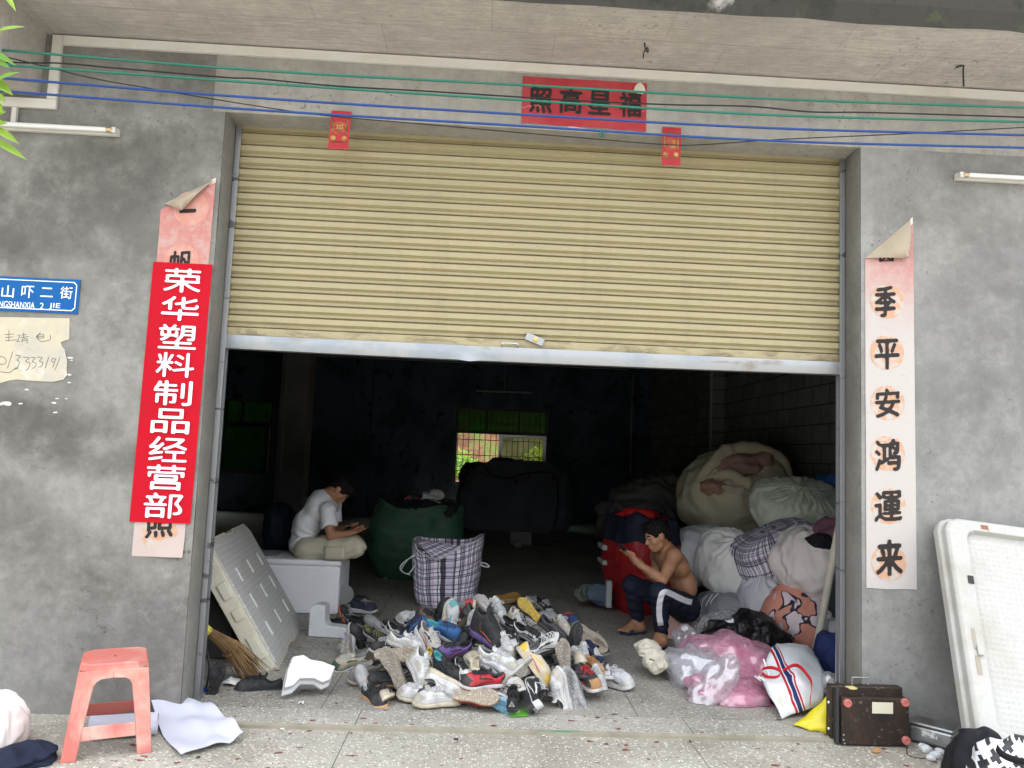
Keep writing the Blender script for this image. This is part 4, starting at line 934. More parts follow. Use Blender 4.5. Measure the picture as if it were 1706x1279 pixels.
pline([(930, 800), (938, 792), (955, 794), (965, 800)], 9.6, .012, hm)
M_REDPRINT = mat('faded_red_print', (.14, .035, .03), (), .9)
for px, py, s_ in ((860, 802, .05), (813, 792, .04), (881, 794, .04), (923, 797, .04)):
    c = P_(px, py, 9.52); part('printed_emblem', MB().prism([(c.x+s_*math.cos(a*.785)*(1 if a % 2 else .7), c.z+s_*.9*math.sin(a*.785)) for a in range(8)], 9.515, 9.525), M_REDPRINT, hm)
c = P_(905, 803, 9.51); part('printed_letters', shift(glyphs('LV', .13, .07, .1), c.x, c.y, c.z), M_REDPRINT, hm)
for i, (px, py, rr_) in enumerate(((840, 776, .42), (790, 783, .25), (900, 790, .3))):
    sack('stuffed_liner', ['dim green plastic sack showing above the hamper under the window', 'dim dark sack bulging from the left end of the hamper', 'dim grey sack bulging from the right end of the hamper'][i], 'sack', P_(px, py+12, 10.2), (rr_, .3, .24), 70+i, [M_TARP, M_DARKSACK, M_DARKSACK][i], None, lumps=.2, wr=.03)

# ------------------------------------------------------------------ foam boxes and boards
el = thing('foam_tray', 'big dirty foam lid with white slots leaning at the left jamb', 'foam lid', at(462, 1116, z=0))
B1 = at(466, 1116, z=.004); ax_u = (at(507, 1042, z=0)-B1); LU = ax_u.length; ax_u.normalize()
ax_v = Vector((-.53, 0, .848)); ax_v = (ax_v-ax_u*ax_v.dot(ax_u)).normalized(); ax_n = ax_v.cross(ax_u); ax_n = ax_n if ax_n.x > 0 else -ax_n
ME = Matrix((( ax_u.x, ax_v.x, ax_n.x, B1.x), (ax_u.y, ax_v.y, ax_n.y, B1.y), (ax_u.z, ax_v.z, ax_n.z, B1.z), (0, 0, 0, 1)))
HV = .93
def eps_face():
    s = NT('embossed_foam'); br = s.n('TexBrick'); s.l(s.tc.outputs['UV'], br.inputs['Vector']); br.inputs['Scale'].default_value = 1
    br.inputs['Brick Width'].default_value = .075; br.inputs['Row Height'].default_value = .022; br.inputs['Mortar Size'].default_value = .0035
    br.inputs['Color1'].default_value = (.44, .435, .40, 1); br.inputs['Color2'].default_value = (.40, .395, .365, 1); br.inputs['Mortar'].default_value = (.62, .615, .59, 1)
    c_ = s.mix(s.ramp(s.noise(3, 6, .6), .5, .75, 0, .5), br.outputs['Color'], (.36, .33, .27))
    s.base(c_); s.set(Roughness=.7); s.bump(br.outputs['Fac'], .5, .006); s.bump(s.noise(120, 3, .6), .15, .003); return s.m
M_EPSF = eps_face()
# outline with moulded notches
ol = [(.03, 0), (LU*.38, 0), (LU*.40, .02), (LU*.58, .02), (LU*.60, 0), (LU-.03, 0), (LU, .03), (LU, HV-.06), (LU-.06, HV), (LU*.62, HV), (LU*.60, HV-.015), (LU*.44, HV-.015), (LU*.42, HV), (.05, HV), (0, HV-.05), (0, .03)]
b = MB(); n = len(ol); T0, T1 = -.125, -.012
b.add([(u, v, T0) for u, v in ol]+[(u, v, T1) for u, v in ol], [tuple(range(n-1, -1, -1)), tuple(range(n, 2*n))]+[(i, (i+1) % n, n+(i+1) % n, n+i) for i in range(n)], ME)
part('lid_body', b, M_EPSY, el, bevel=.006)
b = MB(); q = [(.025+(u-.025)*1, v) for u, v in ol]; cu_, cv_ = LU/2, HV/2
q = [(cu_+(u-cu_)*.955, cv_+(v-cv_)*.95) for u, v in ol]
b.add([(u, v, -.014) for u, v in q]+[(u, v, .0) for u, v in q], [tuple(range(n, 2*n))]+[(i, (i+1) % n, n+(i+1) % n, n+i) for i in range(n)], ME)
me = b.mesh('embossed_panel'); set_uv(me, [(v, u) for u, v in q+q]); part('embossed_panel', me, M_EPSF, el, bevel=.004)
for (u0, v0) in ((.20, .25), (.20, .47), (.20, .68), (.50, .25), (.50, .47), (.50, .68), (.80, .25), (.80, .47), (.80, .68)):
    part('slot_rib', MB().box((LU*u0-.012, HV*v0-.05, .0005), (LU*u0+.012, HV*v0+.055, .012), ME), M_EPSC, el, bevel=.004)
for v0, v1 in ((.12, .30), (.42, .50), (.58, .70), (.82, .92)):
    part('edge_lug', MB().box((-.012, HV*v0, -.085), (.002, HV*v1, -.03), ME), M_EPSY, el, bevel=.005)
sb = at(562, 1025, z=0); sx1 = sb.x; sy0 = sb.y; sh = at(562, 934, y=sy0).z
fb = thing('foam_box', 'white foam box that the man in the white shirt sits on', 'foam box', (sx1-.4, sy0, 0))
b = MB(); x0 = sx1-.82
b.box((x0, sy0, .003), (sx1, sy0+.5, sh-.05)); M_BOX = eps('bright_white_foam', (.84, .85, .87), (.74, .74, .74), .4); part('box_body', b, M_BOX, fb, bevel=.02)
part('box_lid', MB().box((x0-.006, sy0-.006, sh-.049), (sx1+.006, sy0+.506, sh)), M_BOX, fb, bevel=.018)
part('lid_groove', MB().box((x0+.04, sy0+.05, sh-.002), (sx1-.55, sy0+.45, sh+.012)), eps('grey_foam', (.45, .45, .46), (.35, .35, .35)), fb, bevel=.008)
db = at(395, 1085, z=0)
tag(part('carton', MB().box((-2.55, 1.0, .003), (-1.87, 1.7, .40)), mat('dark_grey_carton', (.08, .078, .075), [((.05, .05, .05), 3, .4, .7)], .9), None, bevel=.01), 'dark grey carton in the shade under the leaning foam lid', 'carton')
def foam_poly(name, label, poly, y0, th, m_, M=None, bev=.006, group=None):
    return tag(part(name, MB().prism(poly, 0, th, M), m_, None, bevel=bev), label, 'foam piece', group)
# L-shaped corner piece
c = at(512, 1062, z=0)
ML = Matrix.Translation(c+Vector((0, .02, .004))) @ Matrix.Rotation(R(-8), 4, 'Z')
foam_poly('foam_corner', 'L-shaped white foam corner piece beside the foam box', [(0, 0), (.33, 0), (.33, .075), (.14, .085), (.12, .11), (.115, .23), (.05, .235), (.02, .22), (0, .2)], 0, .11, M_EPSC, ML)
# broken curved piece in front
c = at(466, 1166, z=0); o = MB()
ML = Matrix.Translation(Vector((c.x, c.y+.02, .01))) @ Matrix.Rotation(R(18), 4, 'Z') @ Matrix.Rotation(R(-24), 4, 'X')
pl = [(0, 0), (.055, .012), (.10, .055), (.17, .05), (.215, .02), (.255, .035), (.285, .12), (.21, .16), (.15, .175), (.12, .21), (.05, .20), (.02, .12)]
b = MB(); n = len(pl)
lay = [(0, 1), (.035, 1), (.05, .86), (.085, .80)]
for k, (t_, s_) in enumerate(lay): b.v += [tuple(ML @ Vector((.06+(x-.06)*s_ if x < .13 else x, -t_, z*s_+(1-s_)*.18))) for x, z in pl]
for k in range(len(lay)-1): b.f += [(k*n+i, (k+1)*n+i, (k+1)*n+(i+1) % n, k*n+(i+1) % n) for i in range(n)]
b.f += [tuple(range(n)), tuple(len(lay)*n-1-i for i in range(n))]; b.mi = [0]*len(b.f)
tag(part('foam_chunk', b, M_EPSC, None, bevel=.004), 'broken white foam chunk with moulded steps lying before the black shoe', 'foam piece')
# big lid leaning on the right of the front
TL, BL = at(1551, 866, y=-.02), at(1613, 1300, z=-.025)
er = thing('foam_tray', 'huge white dimpled foam lid leaning on the wall at the right edge', 'foam lid', BL)
av = (TL-BL); HV2 = av.length; av.normalize(); au = Vector((1, -.04, 0)); au = (au-av*au.dot(av)).normalized(); an = au.cross(av)
an = an if an.y < 0 else -an
MR = Matrix((( au.x, av.x, an.x, BL.x), (au.y, av.y, an.y, BL.y), (au.z, av.z, an.z, BL.z), (0, 0, 0, 1)))
WU = 1.15; b = MB()
def rr_(u0, v0, u1, v1, c): return [(u0+c, v0), (u1-c, v0), (u1-c*.3, v0+c*.3), (u1, v0+c), (u1, v1-c), (u1-c*.3, v1-c*.3), (u1-c, v1), (u0+c, v1), (u0+c*.3, v1-c*.3), (u0, v1-c), (u0, v0+c), (u0+c*.3, v0+c*.3)]
rings = [(0, 0, WU, HV2, .07, .002), (-.0, 0, WU, HV2, .07, .05), (.015, .015, WU-.015, HV2-.015, .07, .055), (.015, .015, WU-.015, HV2-.015, .07, .10), (.03, .03, WU-.03, HV2-.03, .07, .112),
         (.115, .20, WU-.115, HV2-.075, .05, .112), (.125, .21, WU-.125, HV2-.085, .05, .078)]
for u0, v0, u1, v1, c_, t_ in rings: b.v += [tuple(MR @ Vector((u, v, t_))) for u, v in rr_(u0, v0, u1, v1, c_)]
for k in range(len(rings)-1): b.f += [(k*12+i, k*12+(i+1) % 12, (k+1)*12+(i+1) % 12, (k+1)*12+i) for i in range(12)]
b.f += [tuple(range(11, -1, -1))]; b.mi = [0]*len(b.f)
part('lid_rim', b, M_EPS, er, bevel=.006)
b = MB(); nu_, nv_ = 150, 140; u0, v0, u1, v1 = .124, .209, WU-.124, HV2-.084
def dim(i, j):
    u, v = u0+(u1-u0)*i/(nu_-1), v0+(v1-v0)*j/(nv_-1)
    du, dv = (u/.027) % 1-.5, (v/.027) % 1-.5; h_ = max(0, 1-(du*du+dv*dv)/.06)
    return MR @ Vector((u, v, .0775+.0065*h_))
b.grid(dim, nu_, nv_); part('dimpled_panel', b, M_EPS, er, True)
M_SLOT = mat('slot_shadow_grey', (.30, .27, .22), (), .9)  # shade inside the rim slots, painted as flat grey strips
part('recess_shade', MB().box((.06, .58, .1125), (.078, .68, .114), MR), M_SLOT, er)
part('recess_shade', MB().box((.058, .46, .1125), (.082, .55, .114), MR), M_SLOT, er)
part('handle_knob', MB().box((.07, .55, .114), (.10, .60, .128), MR), M_EPS, er, bevel=.008)
part('black_clip', MB().box((.085, .91, .1125), (.112, .95, .118), MR), M_BLACK, er)
bk = MB(); bk.box((.08, .135, .113), (.20, .150, .120), MR); bk.box((.08, .105, .113), (.092, .1345, .120), MR); bk.box((.14, .1505, .113), (.20, .163, .122), MR)
part('black_bracket', bk, M_BLACK, er)
part('rust_mark', MB().box((.20, HV2-.062, .1125), (.235, HV2-.040, .1145), MR), mat('rust_brown', (.25, .12, .06), (), .9), er)
# ------------------------------------------------------------------ shoes
NS = 40
_lat = [(0, .0), (.02, .017), (.08, .029), (.2, .0335), (.35, .033), (.5, .038), (.65, .047), (.78, .049), (.88, .043), (.955, .028), (.99, .012), (1, 0)]
_med = [(0, .0), (.02, .017), (.08, .028), (.2, .031), (.35, .027), (.5, .030), (.65, .041), (.78, .045), (.88, .038), (.955, .022), (.99, .008), (1, 0)]
def outline_pts(L=.285):
    P = [(s*L, y) for s, y in _lat]+[(s*L, -y) for s, y in reversed(_med[1:-1])]
    P = [Vector((x, y, 0)) for x, y in P]; k = len(P)
    fine = []
    for i in range(k):
        a, b_, c, d = P[i-1], P[i], P[(i+1) % k], P[(i+2) % k]
        for t in range(6): t /= 6; fine.append(.5*((2*b_)+(c-a)*t+(2*a-5*b_+4*c-d)*t*t+(3*b_-a-3*c+d)*t**3))
    d = [0]
    for i in range(1, len(fine)): d.append(d[-1]+(fine[i]-fine[i-1]).length)
    tot = d[-1]+(fine[0]-fine[-1]).length
    st = min(range(len(fine)), key=lambda i: -fine[i].x); out = []
    for q in range(NS):
        t = (d[st]+tot*q/NS) % tot; i = max(j for j in range(len(d)) if d[j] <= t); nx_ = fine[(i+1) % len(fine)]; ln = (nx_-fine[i]).length or 1
        out.append(fine[i].lerp(nx_, min(1, (t-d[i])/ln)))
    if out[3].y > 0: pass
    return out
OUT = outline_pts(); FL = .285
SHOES = {}
def shoe_meshes(kind):
    if kind in SHOES: return SHOES[kind]
    chunky = kind in ('run', 'boot'); h_heel = .044 if chunky else .029; h_toe = .026 if chunky else .022
    if kind == 'slide': h_heel = h_toe = .024
    spring = lambda x: (.022 if chunky else .010)*max(0, (x/FL-.72)/.28)**2+(.010*max(0, .12-x/FL)/.12 if chunky else 0)
    th = lambda x: h_heel+(h_toe-h_heel)*min(1, max(0, (x/FL-.2)/.5))
    ctr = Vector((.14, 0, 0))
    def ring(scale, z, flare=0):
        r = []
        for p in OUT:
            q = ctr+(p-ctr)*scale; n_ = (p-Vector((min(max(p.x, .04), .24), 0, 0))); n_ = n_.normalized() if n_.length else n_
            q = q+n_*flare; zz = z(p.x) if callable(z) else z
            r.append(Vector((q.x, q.y, zz+spring(p.x)))) 
        return r
    def loft(b, rings): return b.grid(lambda i, j: rings[j][i], NS, len(rings), True, False)
    res = []
    o = .006
    # outsole
    b = MB(); rs = [ring(.3, 0), ring(.6, -.0), ring(.86, 0), ring(.97, 0, 0), ring(1, .002, .002), ring(1, o, .003)]
    b.grid(lambda i, j: rs[len(rs)-1-j][i], NS, len(rs), True, False)
    b0 = len(b.v)-NS*len(rs); b.f.append(tuple(b0+i*len(rs)+len(rs)-1 for i in range(NS))); b.mi.append(0)
    res.append(('outsole', b, True, 50, 1))
    # midsole
    b = MB()
    def wav(x): return (.0035*math.sin(x*70) if chunky else 0)
    loft(b, [ring(1, o+.0003, .0025), ring(1, lambda x: o+.35*(th(x)-o), .0045), ring(1, lambda x: o+.75*(th(x)-o)+wav(x), .003), ring(1, lambda x: th(x)+wav(x), .0015), ring(.97, lambda x: th(x)+.001, 0)])
    res.append(('midsole', b, True, 45, 1))
    if kind == 'slide':
        b = MB(); rs = [ring(.97, lambda x: th(x)+.001), ring(.8, lambda x: th(x)-.002), ring(.4, lambda x: th(x)-.002)]
        loft(b, rs); b.f.append(tuple(i*3+2 for i in range(NS))); b.mi.append(0); res.append(('footbed', b, True, 50, 1))
        b = MB()
        def st(i, j):
            a = math.pi*i/14; x = .135+.075*j/6; wd = .047+.004*(j/6)
            return Vector((x+.012*math.sin(a), wd*math.cos(a), .024+.050*math.sin(a)**.8*(1.05-.15*j/6)))
        b.grid(st, 15, 7); res.append(('strap', b, True, None, 1)); SHOES[kind] = [(n_, bb.mesh(n_, sm, an), k_) for n_, bb, sm, an, k_ in res]; return SHOES[kind]
    hc = {'high': .062, 'boot': .085}.get(kind, 0); slip = kind == 'slip'
    xc, ca, cb = .067, .056, .027
    def zc(c, s):
        f, bk = max(0, c), max(0, -c)
        return (.060-(.004 if slip else 0))+hc+((.030 if not slip else .012)+.006)*f**2+.022*bk**1.3+(h_heel-.029)
    def col(i, k=1., dz=0):
        p = OUT[i]; a = math.atan2(p.y/.045, (p.x-xc)/(.215 if p.x > xc else .07)); c, s = math.cos(a), math.sin(a)
        return Vector((xc+ca*k*c+(hc*.10 if c < 0 else -hc*.0), cb*k*s, zc(c, s)+dz+spring(0)))
    ts = [0, .07, .16, .28, .42, .56, .70, .84, .93, 1]
    def up(i, t):
        p, q = OUT[i], col(i); s_ = t**1.75; x, y = p.x*.985+.002, p.y*.97
        z0 = th(p.x)+spring(p.x); g_ = 1-(1-t)**2.15
        if p.x > .12: bul = 1.0+.10*math.sin(t*3.14)
        else: bul = 1
        if hc and p.x > .09: q = Vector((q.x, q.y, q.z-hc*(1-max(0, (t-.60)/.40)**1.2)))
        pt = Vector((x+(q.x-x)*s_, (y+(q.y-y)*s_)*(1+.10*math.sin(t*3.1416)*(1 if p.x < .2 else .5)), z0+(q.z-z0)*min(1, g_*bul)))
        return pt
    b = MB(); rings = [[up(i, t) for i in range(NS)] for t in ts]
    pad = [[col(i, .96, .004) for i in range(NS)], [col(i, .86, -.004) for i in range(NS)]]
    rings += pad[:1]
    nr = len(rings); v0 = 0
    b.grid(lambda i, j: rings[j][i], NS, nr, True, False)
    for fi, f in enumerate(list(b.f)):
        i, j = fi//(nr-1), fi % (nr-1); x = (OUT[i].x+OUT[(i+1) % NS].x)/2/FL; y = OUT[i].y
        mi = 0
        if x > .86 and j < 4: mi = 1                           # toe cap
        elif x < .14 and j < 6: mi = 1                         # heel counter
        elif .36 < x < .82 and j in (5, 6) : mi = 1              # eyestay
        elif j < 1: mi = 1
        b.mi[fi] = mi
    def upf(s_, fi, t):
        fi = fi if s_ > 0 else NS-fi; i = int(fi) % NS; f = fi-int(fi); return up(i, t).lerp(up((i+1) % NS, t), f)
    if not slip:
        for s_ in (-1, 1):
            b.cur = 2
            def sw(i, j):
                u = i/15; fi = 6.2+7.6*u; tm = .13+.05*u+.42*max(0, u-.25)**1.3; wd = (.115 if u > .3 else .115*(u/.3)**.6)*(1-.55*u)
                t = tm+wd*(j-1)/2*1.0; p = upf(s_, fi, t); q = upf(s_, fi, t+.01); r_ = upf(s_, fi+.2, t); n_ = (q-p).cross(r_-p).normalized(); n_ = n_ if n_.y*s_*(1 if OUT[3].y > 0 else -1) > 0 else -n_
                return p+n_*.0016
            b.grid(sw, 16, 3)
        b.cur = 0
    res.append(('upper', b, True, None, 3))
    b = MB(); rs = [pad[0], pad[1], [col(i, .84, -.022) for i in range(NS)], [Vector((col(i, .9).x, col(i, .9).y, h_heel+.014)) for i in range(NS)]]
    b.grid(lambda i, j: rs[j][i], NS, 4, True, False); b.f.append(tuple(i*4+3 for i in range(NS))); b.mi.append(0)
    res.append(('lining', b, True, None, 1))
    if not slip:
        iz = max(range(NS), key=lambda i: OUT[i].x)
        R_ = lambda t: up(iz, t)
        b = MB()
        def tg(i, j):
            u = i/6-.5; v = j/5; pt = R_(.62).lerp(R_(1.), min(1, v*1.4)) if v < .72 else R_(1.)+Vector((-.012-.02*(v-.72), 0, .022*(v-.72)/.28*(1+hc*4)))
            return Vector((pt.x-.010*abs(u)*2, u*.042, pt.z+.004-.022*u*u*2))
        b.grid(tg, 7, 6); res.append(('tongue', b, True, None, 1))
        b = MB(); rr = random.Random(hash(kind) % 7+3); nb = 6 if hc else 5
        for q in range(nb):
            t = .60+.36*q/(nb-1); c = R_(t)
            for s_ in (-1, 1):
                t2 = min(1, t+.05); c2 = R_(t2)
                b.tube([Vector((c.x-.010, -.021*s_, c.z-.006)), Vector((c.x-.002, -.012*s_, c.z+.0035)), Vector(((c.x+c2.x)/2, 0, (c.z+c2.z)/2+.007)), Vector((c2.x-.004, .013*s_, c2.z+.004)), Vector((c2.x-.012, .022*s_, c2.z-.006))], .0023, 5)
        c = R_(.97)
        for s_ in (-1, 1):
            b.tube(spline([(c.x, 0, c.z+.010), (c.x+.008, .018*s_, c.z+.020), (c.x+.015, .040*s_, c.z+.010), (c.x+.018, .042*s_, c.z-.004), (c.x+.006, .02*s_, c.z+.008), (c.x, 0, c.z+.011)], 4), .0021, 5)
            b.tube(spline([(c.x, 0, c.z+.010), (c.x+.02, .012*s_, c.z+.008), (c.x+.035, .028*s_, c.z-.012), (c.x+.03+.02*rr.random(), .044*s_, c.z-.03)], 4), .0021, 5)
        res.append(('laces', b, True, None, 1))
    SHOES[kind] = [(n_, bb.mesh(n_, sm, an), k_) for n_, bb, sm, an, k_ in res]; return SHOES[kind]
CO = {'w': (.54, .54, .53), 'ow': (.42, .39, .34), 'cr': (.50, .44, .33), 'k': (.018, .018, .020), 'dk': (.05, .05, .055), 'g': (.20, .20, .20), 'lg': (.40, .40, .40), 'tp': (.30, .26, .21),
      'bg': (.44, .37, .28), 'gum': (.52, .30, .14), 'br': (.16, .085, .045), 'tan': (.38, .20, .08), 'nv': (.018, .028, .065), 'bl': (.02, .09, .24), 'tl': (.08, .36, .40), 'lb': (.20, .45, .62),
      'r': (.42, .015, .025), 'pk': (.65, .12, .16), 'pu': (.11, .06, .22), 'gn': (.03, .10, .05), 'ol': (.16, .17, .07), 'ye': (.60, .40, .06), 'oc': (.52, .28, .04), 'sv': (.48, .49, .51), 'or': (.62, .14, .05), 'lv': (.45, .42, .55), 'mg': (.10, .11, .115)}
def smat(c, kind='u'):
    nm = {'u': 'shoe_upper', 's': 'shoe_sole', 't': 'shoe_tread', 'l': 'shoe_lace'}[kind]+'_'+c
    if nm in MATS: return MATS[nm]
    col = CO[c]; s = NT(nm); d = tuple(x*.62+.02 for x in col)
    cc = s.mix(s.ramp(s.noise(22, 7, .65), .42, .72, 0, .85), col, d); cc = s.mix(s.ramp(s.noise(7, 6, .7), .52, .70, 0, .5), cc, (.20, .18, .15) if sum(col) > .4 else (.09, .085, .08))
    if kind in 's t'.split(): cc = s.mix(s.ramp(s.noise(45, 6, .7), .52, .75, 0, .55), cc, (.20, .17, .13) if sum(col) > .3 else (.12, .11, .10))
    if kind == 't':
        w_ = s.n('TexWave', wave_type='BANDS'); w_.inputs['Scale'].default_value = 26; w_.inputs['Distortion'].default_value = 3.5; w_.inputs['Detail'].default_value = 1; w_.inputs['Detail Scale'].default_value = .6
        s.l(s.tc.outputs['Object'], w_.inputs['Vector'])
        v_ = s.n('TexVoronoi'); v_.feature = 'DISTANCE_TO_EDGE'; v_.inputs['Scale'].default_value = 48; s.l(s.tc.outputs['Object'], v_.inputs['Vector'])
        g_ = s.ramp(v_.outputs['Distance'], .0, .16)
        cc = s.mix(s.math('MULTIPLY', s.math('SUBTRACT', 1, g_), .55), cc, tuple(x*.45 for x in col)); cc = s.mix(s.ramp(w_.outputs['Fac'], .4, .1, 0, .3), cc, tuple(x*.5 for x in col))
        s.bump(g_, .7, .004)
    s.base(cc); s.set(Roughness=.62 if kind != 'u' else .7, Specular_IOR_Level=.35)
    if kind == 'u': s.bump(s.noise(60, 5, .6), .25, .003)
    s.bump(s.noise(260, 2, .5), .12, .001); MATS[nm] = s.m; return s.m
def shoe(kind, pos, toe, up, cols, label, scale=1., cat='shoe', group='shoes heaped on the doorway floor', mark=None):
    """cols: upper accent stripe midsole outsole lining laces"""
    scale *= .83; u, a, st, md, ou, li, la = cols.split(); li = 'g' if li == 'w' and u in ('w', 'ow', 'cr') else li; a = 'ow' if u == a == 'w' else a
    X = Vector(toe).normalized(); Z = Vector(up); Z = (Z-X*Z.dot(X)).normalized(); Y = Z.cross(X)
    t = thing('slide_sandal' if kind == 'slide' else 'boot' if kind == 'boot' else 'shoe', label, 'sandal' if kind == 'slide' else 'boot' if kind == 'boot' else cat, (0, 0, 0), group)
    c = X*.14+Z*.04; o = Vector(pos)-c*scale
    t.matrix_basis = Matrix(((X.x*scale, Y.x*scale, Z.x*scale, o.x), (X.y*scale, Y.y*scale, Z.y*scale, o.y), (X.z*scale, Y.z*scale, Z.z*scale, o.z), (0, 0, 0, 1)))
    pick = {'outsole': [smat(ou, 't')], 'midsole': [smat(md, 's')], 'upper': [smat(u), smat(a), smat(st)], 'lining': [smat(li)], 'tongue': [smat(u if a != 'k' else a)], 'laces': [smat(la if la != '-' else 'k', 'l')], 'footbed': [smat(u)], 'strap': [smat(a)]}
    for n_, me, k_ in shoe_meshes(kind):
        if n_ == 'laces' and la == '-' or n_ in ('laces', 'tongue') and la == '-' or n_ == 'tongue' and la == '-' and kind == 'slip': continue
        if not len(me.materials):
            for _ in range(k_): me.materials.append(pick[n_][0])
        ob = bpy.data.objects.new(n_, me); COL.objects.link(ob); ob.parent = t
        for q, sl in enumerate(ob.material_slots): sl.link = 'OBJECT'; sl.material = pick[n_][q]
    if mark:
        b = MB()
        for k0, k1 in ((.020, .0165), (.011, .008)):
            T_ = lambda r: [Vector((-.0035+.004*(.0 if a else 1), r*math.sin(a*2.0944)*1.1, .052+r*math.cos(a*2.0944))) for a in range(3)]
            b.add(T_(k0)+T_(k1), [(i, (i+1) % 3, 3+(i+1) % 3, 3+i) for i in range(3)])
        part('printed_mark', b, smat('w', 'l'), t, world=False)
    return t
# the mound the shoes lie on (a height field used only to find where each one rests)
def mound(x, y):
    r = math.hypot((x+.20)/(.86), (y-1.02)/(.90)); return .31*max(0, 1-r*r)**.75 if r < 1 else 0
def pile(px, py, lift=0):
    v = ray(px, py); v = v/v.y; y = -.2
    while y < 4:
        p = CAM+v*(y-CAM.y)
        if p.z <= mound(p.x, p.y)+lift: return p
        y += .01
    return p
def S(px, py, kind, toe, up, cols, label, lift=.03, scale=1.): return shoe(kind, pile(px, py, lift*.85), toe, up, cols, label, scale, mark='triangle' in label)
# pose: toe and up directions of each shoe (x right, y away from the street, z up)
UP = (0, 0, 1); CAMW = (0, -1, .45)
S(596, 1006, 'run', (1, .15, 0), UP, 'nv k nv w w k k', 'dark navy sneaker with white sole, rear one of the pair standing beside the foam box', .04)
shoe('run', pile(607, 1010, .05)+Vector((.01, -.10, 0)), (1, -.12, 0), UP, 'nv k dk w w k ow', 'dark navy sneaker with pale laces, front one of the pair standing beside the foam box', 1)
S(561, 1042, 'low', (-1, -.25, .0), UP, 'k dk k dk g k k', 'black sneaker at the far left edge of the heap, beside the L-shaped foam')
S(582, 1052, 'low', (.25, .9, -.1), (-.2, .1, 1), 'k w k w w dk k', 'black sneaker seen from its heel behind the tan runner at the left edge')
S(578, 1030, 'low', (-.45, .2, .9), (.9, -.2, .3), 'k k w or pk dk w', 'dark shoe standing on its heel with a worn orange sole edge, upper left')
S(604, 1036, 'low', (1, .1, -.25), (.1, -.6, .8), 'k dk w w w k k', 'black low shoe with a curved white side line at the upper left of the heap', .05)
S(597, 1066, 'low', (-.38, -.1, .93), (.93, -.35, .35), 'k k k w tp k k', 'black shoe standing on its heel with its whole brown sole facing out, left', .07, 1.12)
S(581, 1082, 'run', (.1, -.75, -.65), (-.6, -.6, .55), 'tp lg w w tp lv w', 'tan grey runner with lilac laces pointing its toe downwards at the left edge', .05)
S(583, 1105, 'run', (-.95, -.25, -.15), (-.15, -.5, .85), 'cr gn lg w gn lg w', 'cream runner with dark green camouflage toe at the left edge of the heap', .05)
S(611, 1120, 'run', (-.85, -.45, -.25), (-.2, -.55, .8), 'tp g w cr tp dk lg', 'taupe runner with a white heel panel lying below the green-toed runner', .05)
S(629, 1040, 'slip', (-.7, .35, .45), (.45, -.35, .8), 'lg lg lg g g lg -', 'light grey knit slip-on lying at the upper left of the heap', .06, 1.1)
S(661, 1037, 'slip', (.9, .3, .1), UP, 'dk k k k dk k -', 'flat charcoal slip-on at the back of the heap, right of the light grey slip-on', .05)
S(688, 1030, 'low', (-.95, .2, .1), (0, -.5, .85), 'w w gn w w w w', 'white sneaker with a thin green side stripe at the back left of the heap', .05)
S(718, 1030, 'low', (-.8, .4, .3), (-.2, -.4, .9), 'br k tp dk k dk k', 'dark brown shoe with its toe up, just in front of the plaid bag', .05)
S(737, 1022, 'low', (.35, .25, .9), (-.85, -.3, .3), 'k k k w dk k k', 'black shoe with a white curved midsole standing upright in front of the plaid bag', .05)
S(748, 1028, 'run', (.22, .1, .97), (.75, -.65, .1), 'w tl or cr w lb w', 'multicoloured runner with orange and teal patches standing on its heel', .06)
S(775, 1022, 'boot', (.45, -.35, .75), (-.55, .3, -.6), 'g r r cr cr dk -', 'grey and red high boot turned upside down, its cream sole on top', .04)
S(795, 1030, 'low', (.6, -.35, -.5), (.5, -.2, .8), 'dk dk k dk g k k', 'charcoal shoe leaning against the upside-down red boot', .04)
S(740, 1054, 'run', (.95, -.2, -.18), (.1, -.45, .9), 'bl bl nv w tan tl nv', 'blue runner with turquoise lining and tan toe tip in the middle left of the heap', .08, 1.1)
S(690, 1050, 'run', (.55, .6, .45), (-.5, -.5, .7), 'nv bl bl w lb nv nv', 'navy blue runner lying beside the turquoise-lined runner', .06)
S(668, 1057, 'low', (.75, -.3, -.45), (.2, -.6, .8), 'ow k k w w k k', 'off-white sneaker with black lining above the long white sneaker', .07)
S(628, 1060, 'low', (.7, -.4, -.3), (-.2, -.55, .85), 'k dk k w w ol ol', 'black sneaker with olive laces at the left of the heap', .06)
S(648, 1073, 'low', (-.9, -.2, -.1), (0, -.35, .9), 'k k w w w k w', 'black sneaker with a white curved midsole just above the beige sole', .05)
S(680, 1072, 'low', (.95, -.15, -.25), (.1, -.15, 1), 'w w w w ow w w', 'long white sneaker lying flat on top of the beige sole', .085, 1.12)
S(661, 1091, 'run', (.97, -.1, .05), (0, .88, -.45), 'bg cr bg cr bg g g', 'runner on its side showing a wide beige grooved sole to the street', .10, 1.12)
S(657, 1114, 'low', (-.48, .12, .85), (.2, .9, -.2), 'tp tp tp tp tp g g', 'shoe standing on its heel with its whole taupe patterned sole facing the street', .15, 1.12)
S(713, 1070, 'run', (.55, -.55, -.6), (.45, -.35, .8), 'ow nv r w or w w', 'white runner with navy and red patches pointing downhill, left of the purple runner', .07, 1.1)
S(754, 1086, 'run', (-.9, -.35, -.1), (0, -.55, .83), 'pu k pk dk pk k k', 'dark purple runner with a pink side mark in the middle of the heap', .07)
S(773, 1062, 'low', (.2, .85, .2), (.2, -.5, .85), 'k k k k dk dk k', 'black shoe with its dark mouth open to the street, left of the black boot', .06)
S(784, 1046, 'slip', (.3, .3, .9), (-.1, .85, -.4), 'lg lg lg lg lg g -', 'shoe with a pale grey smooth sole facing the street behind the black boot', .06)
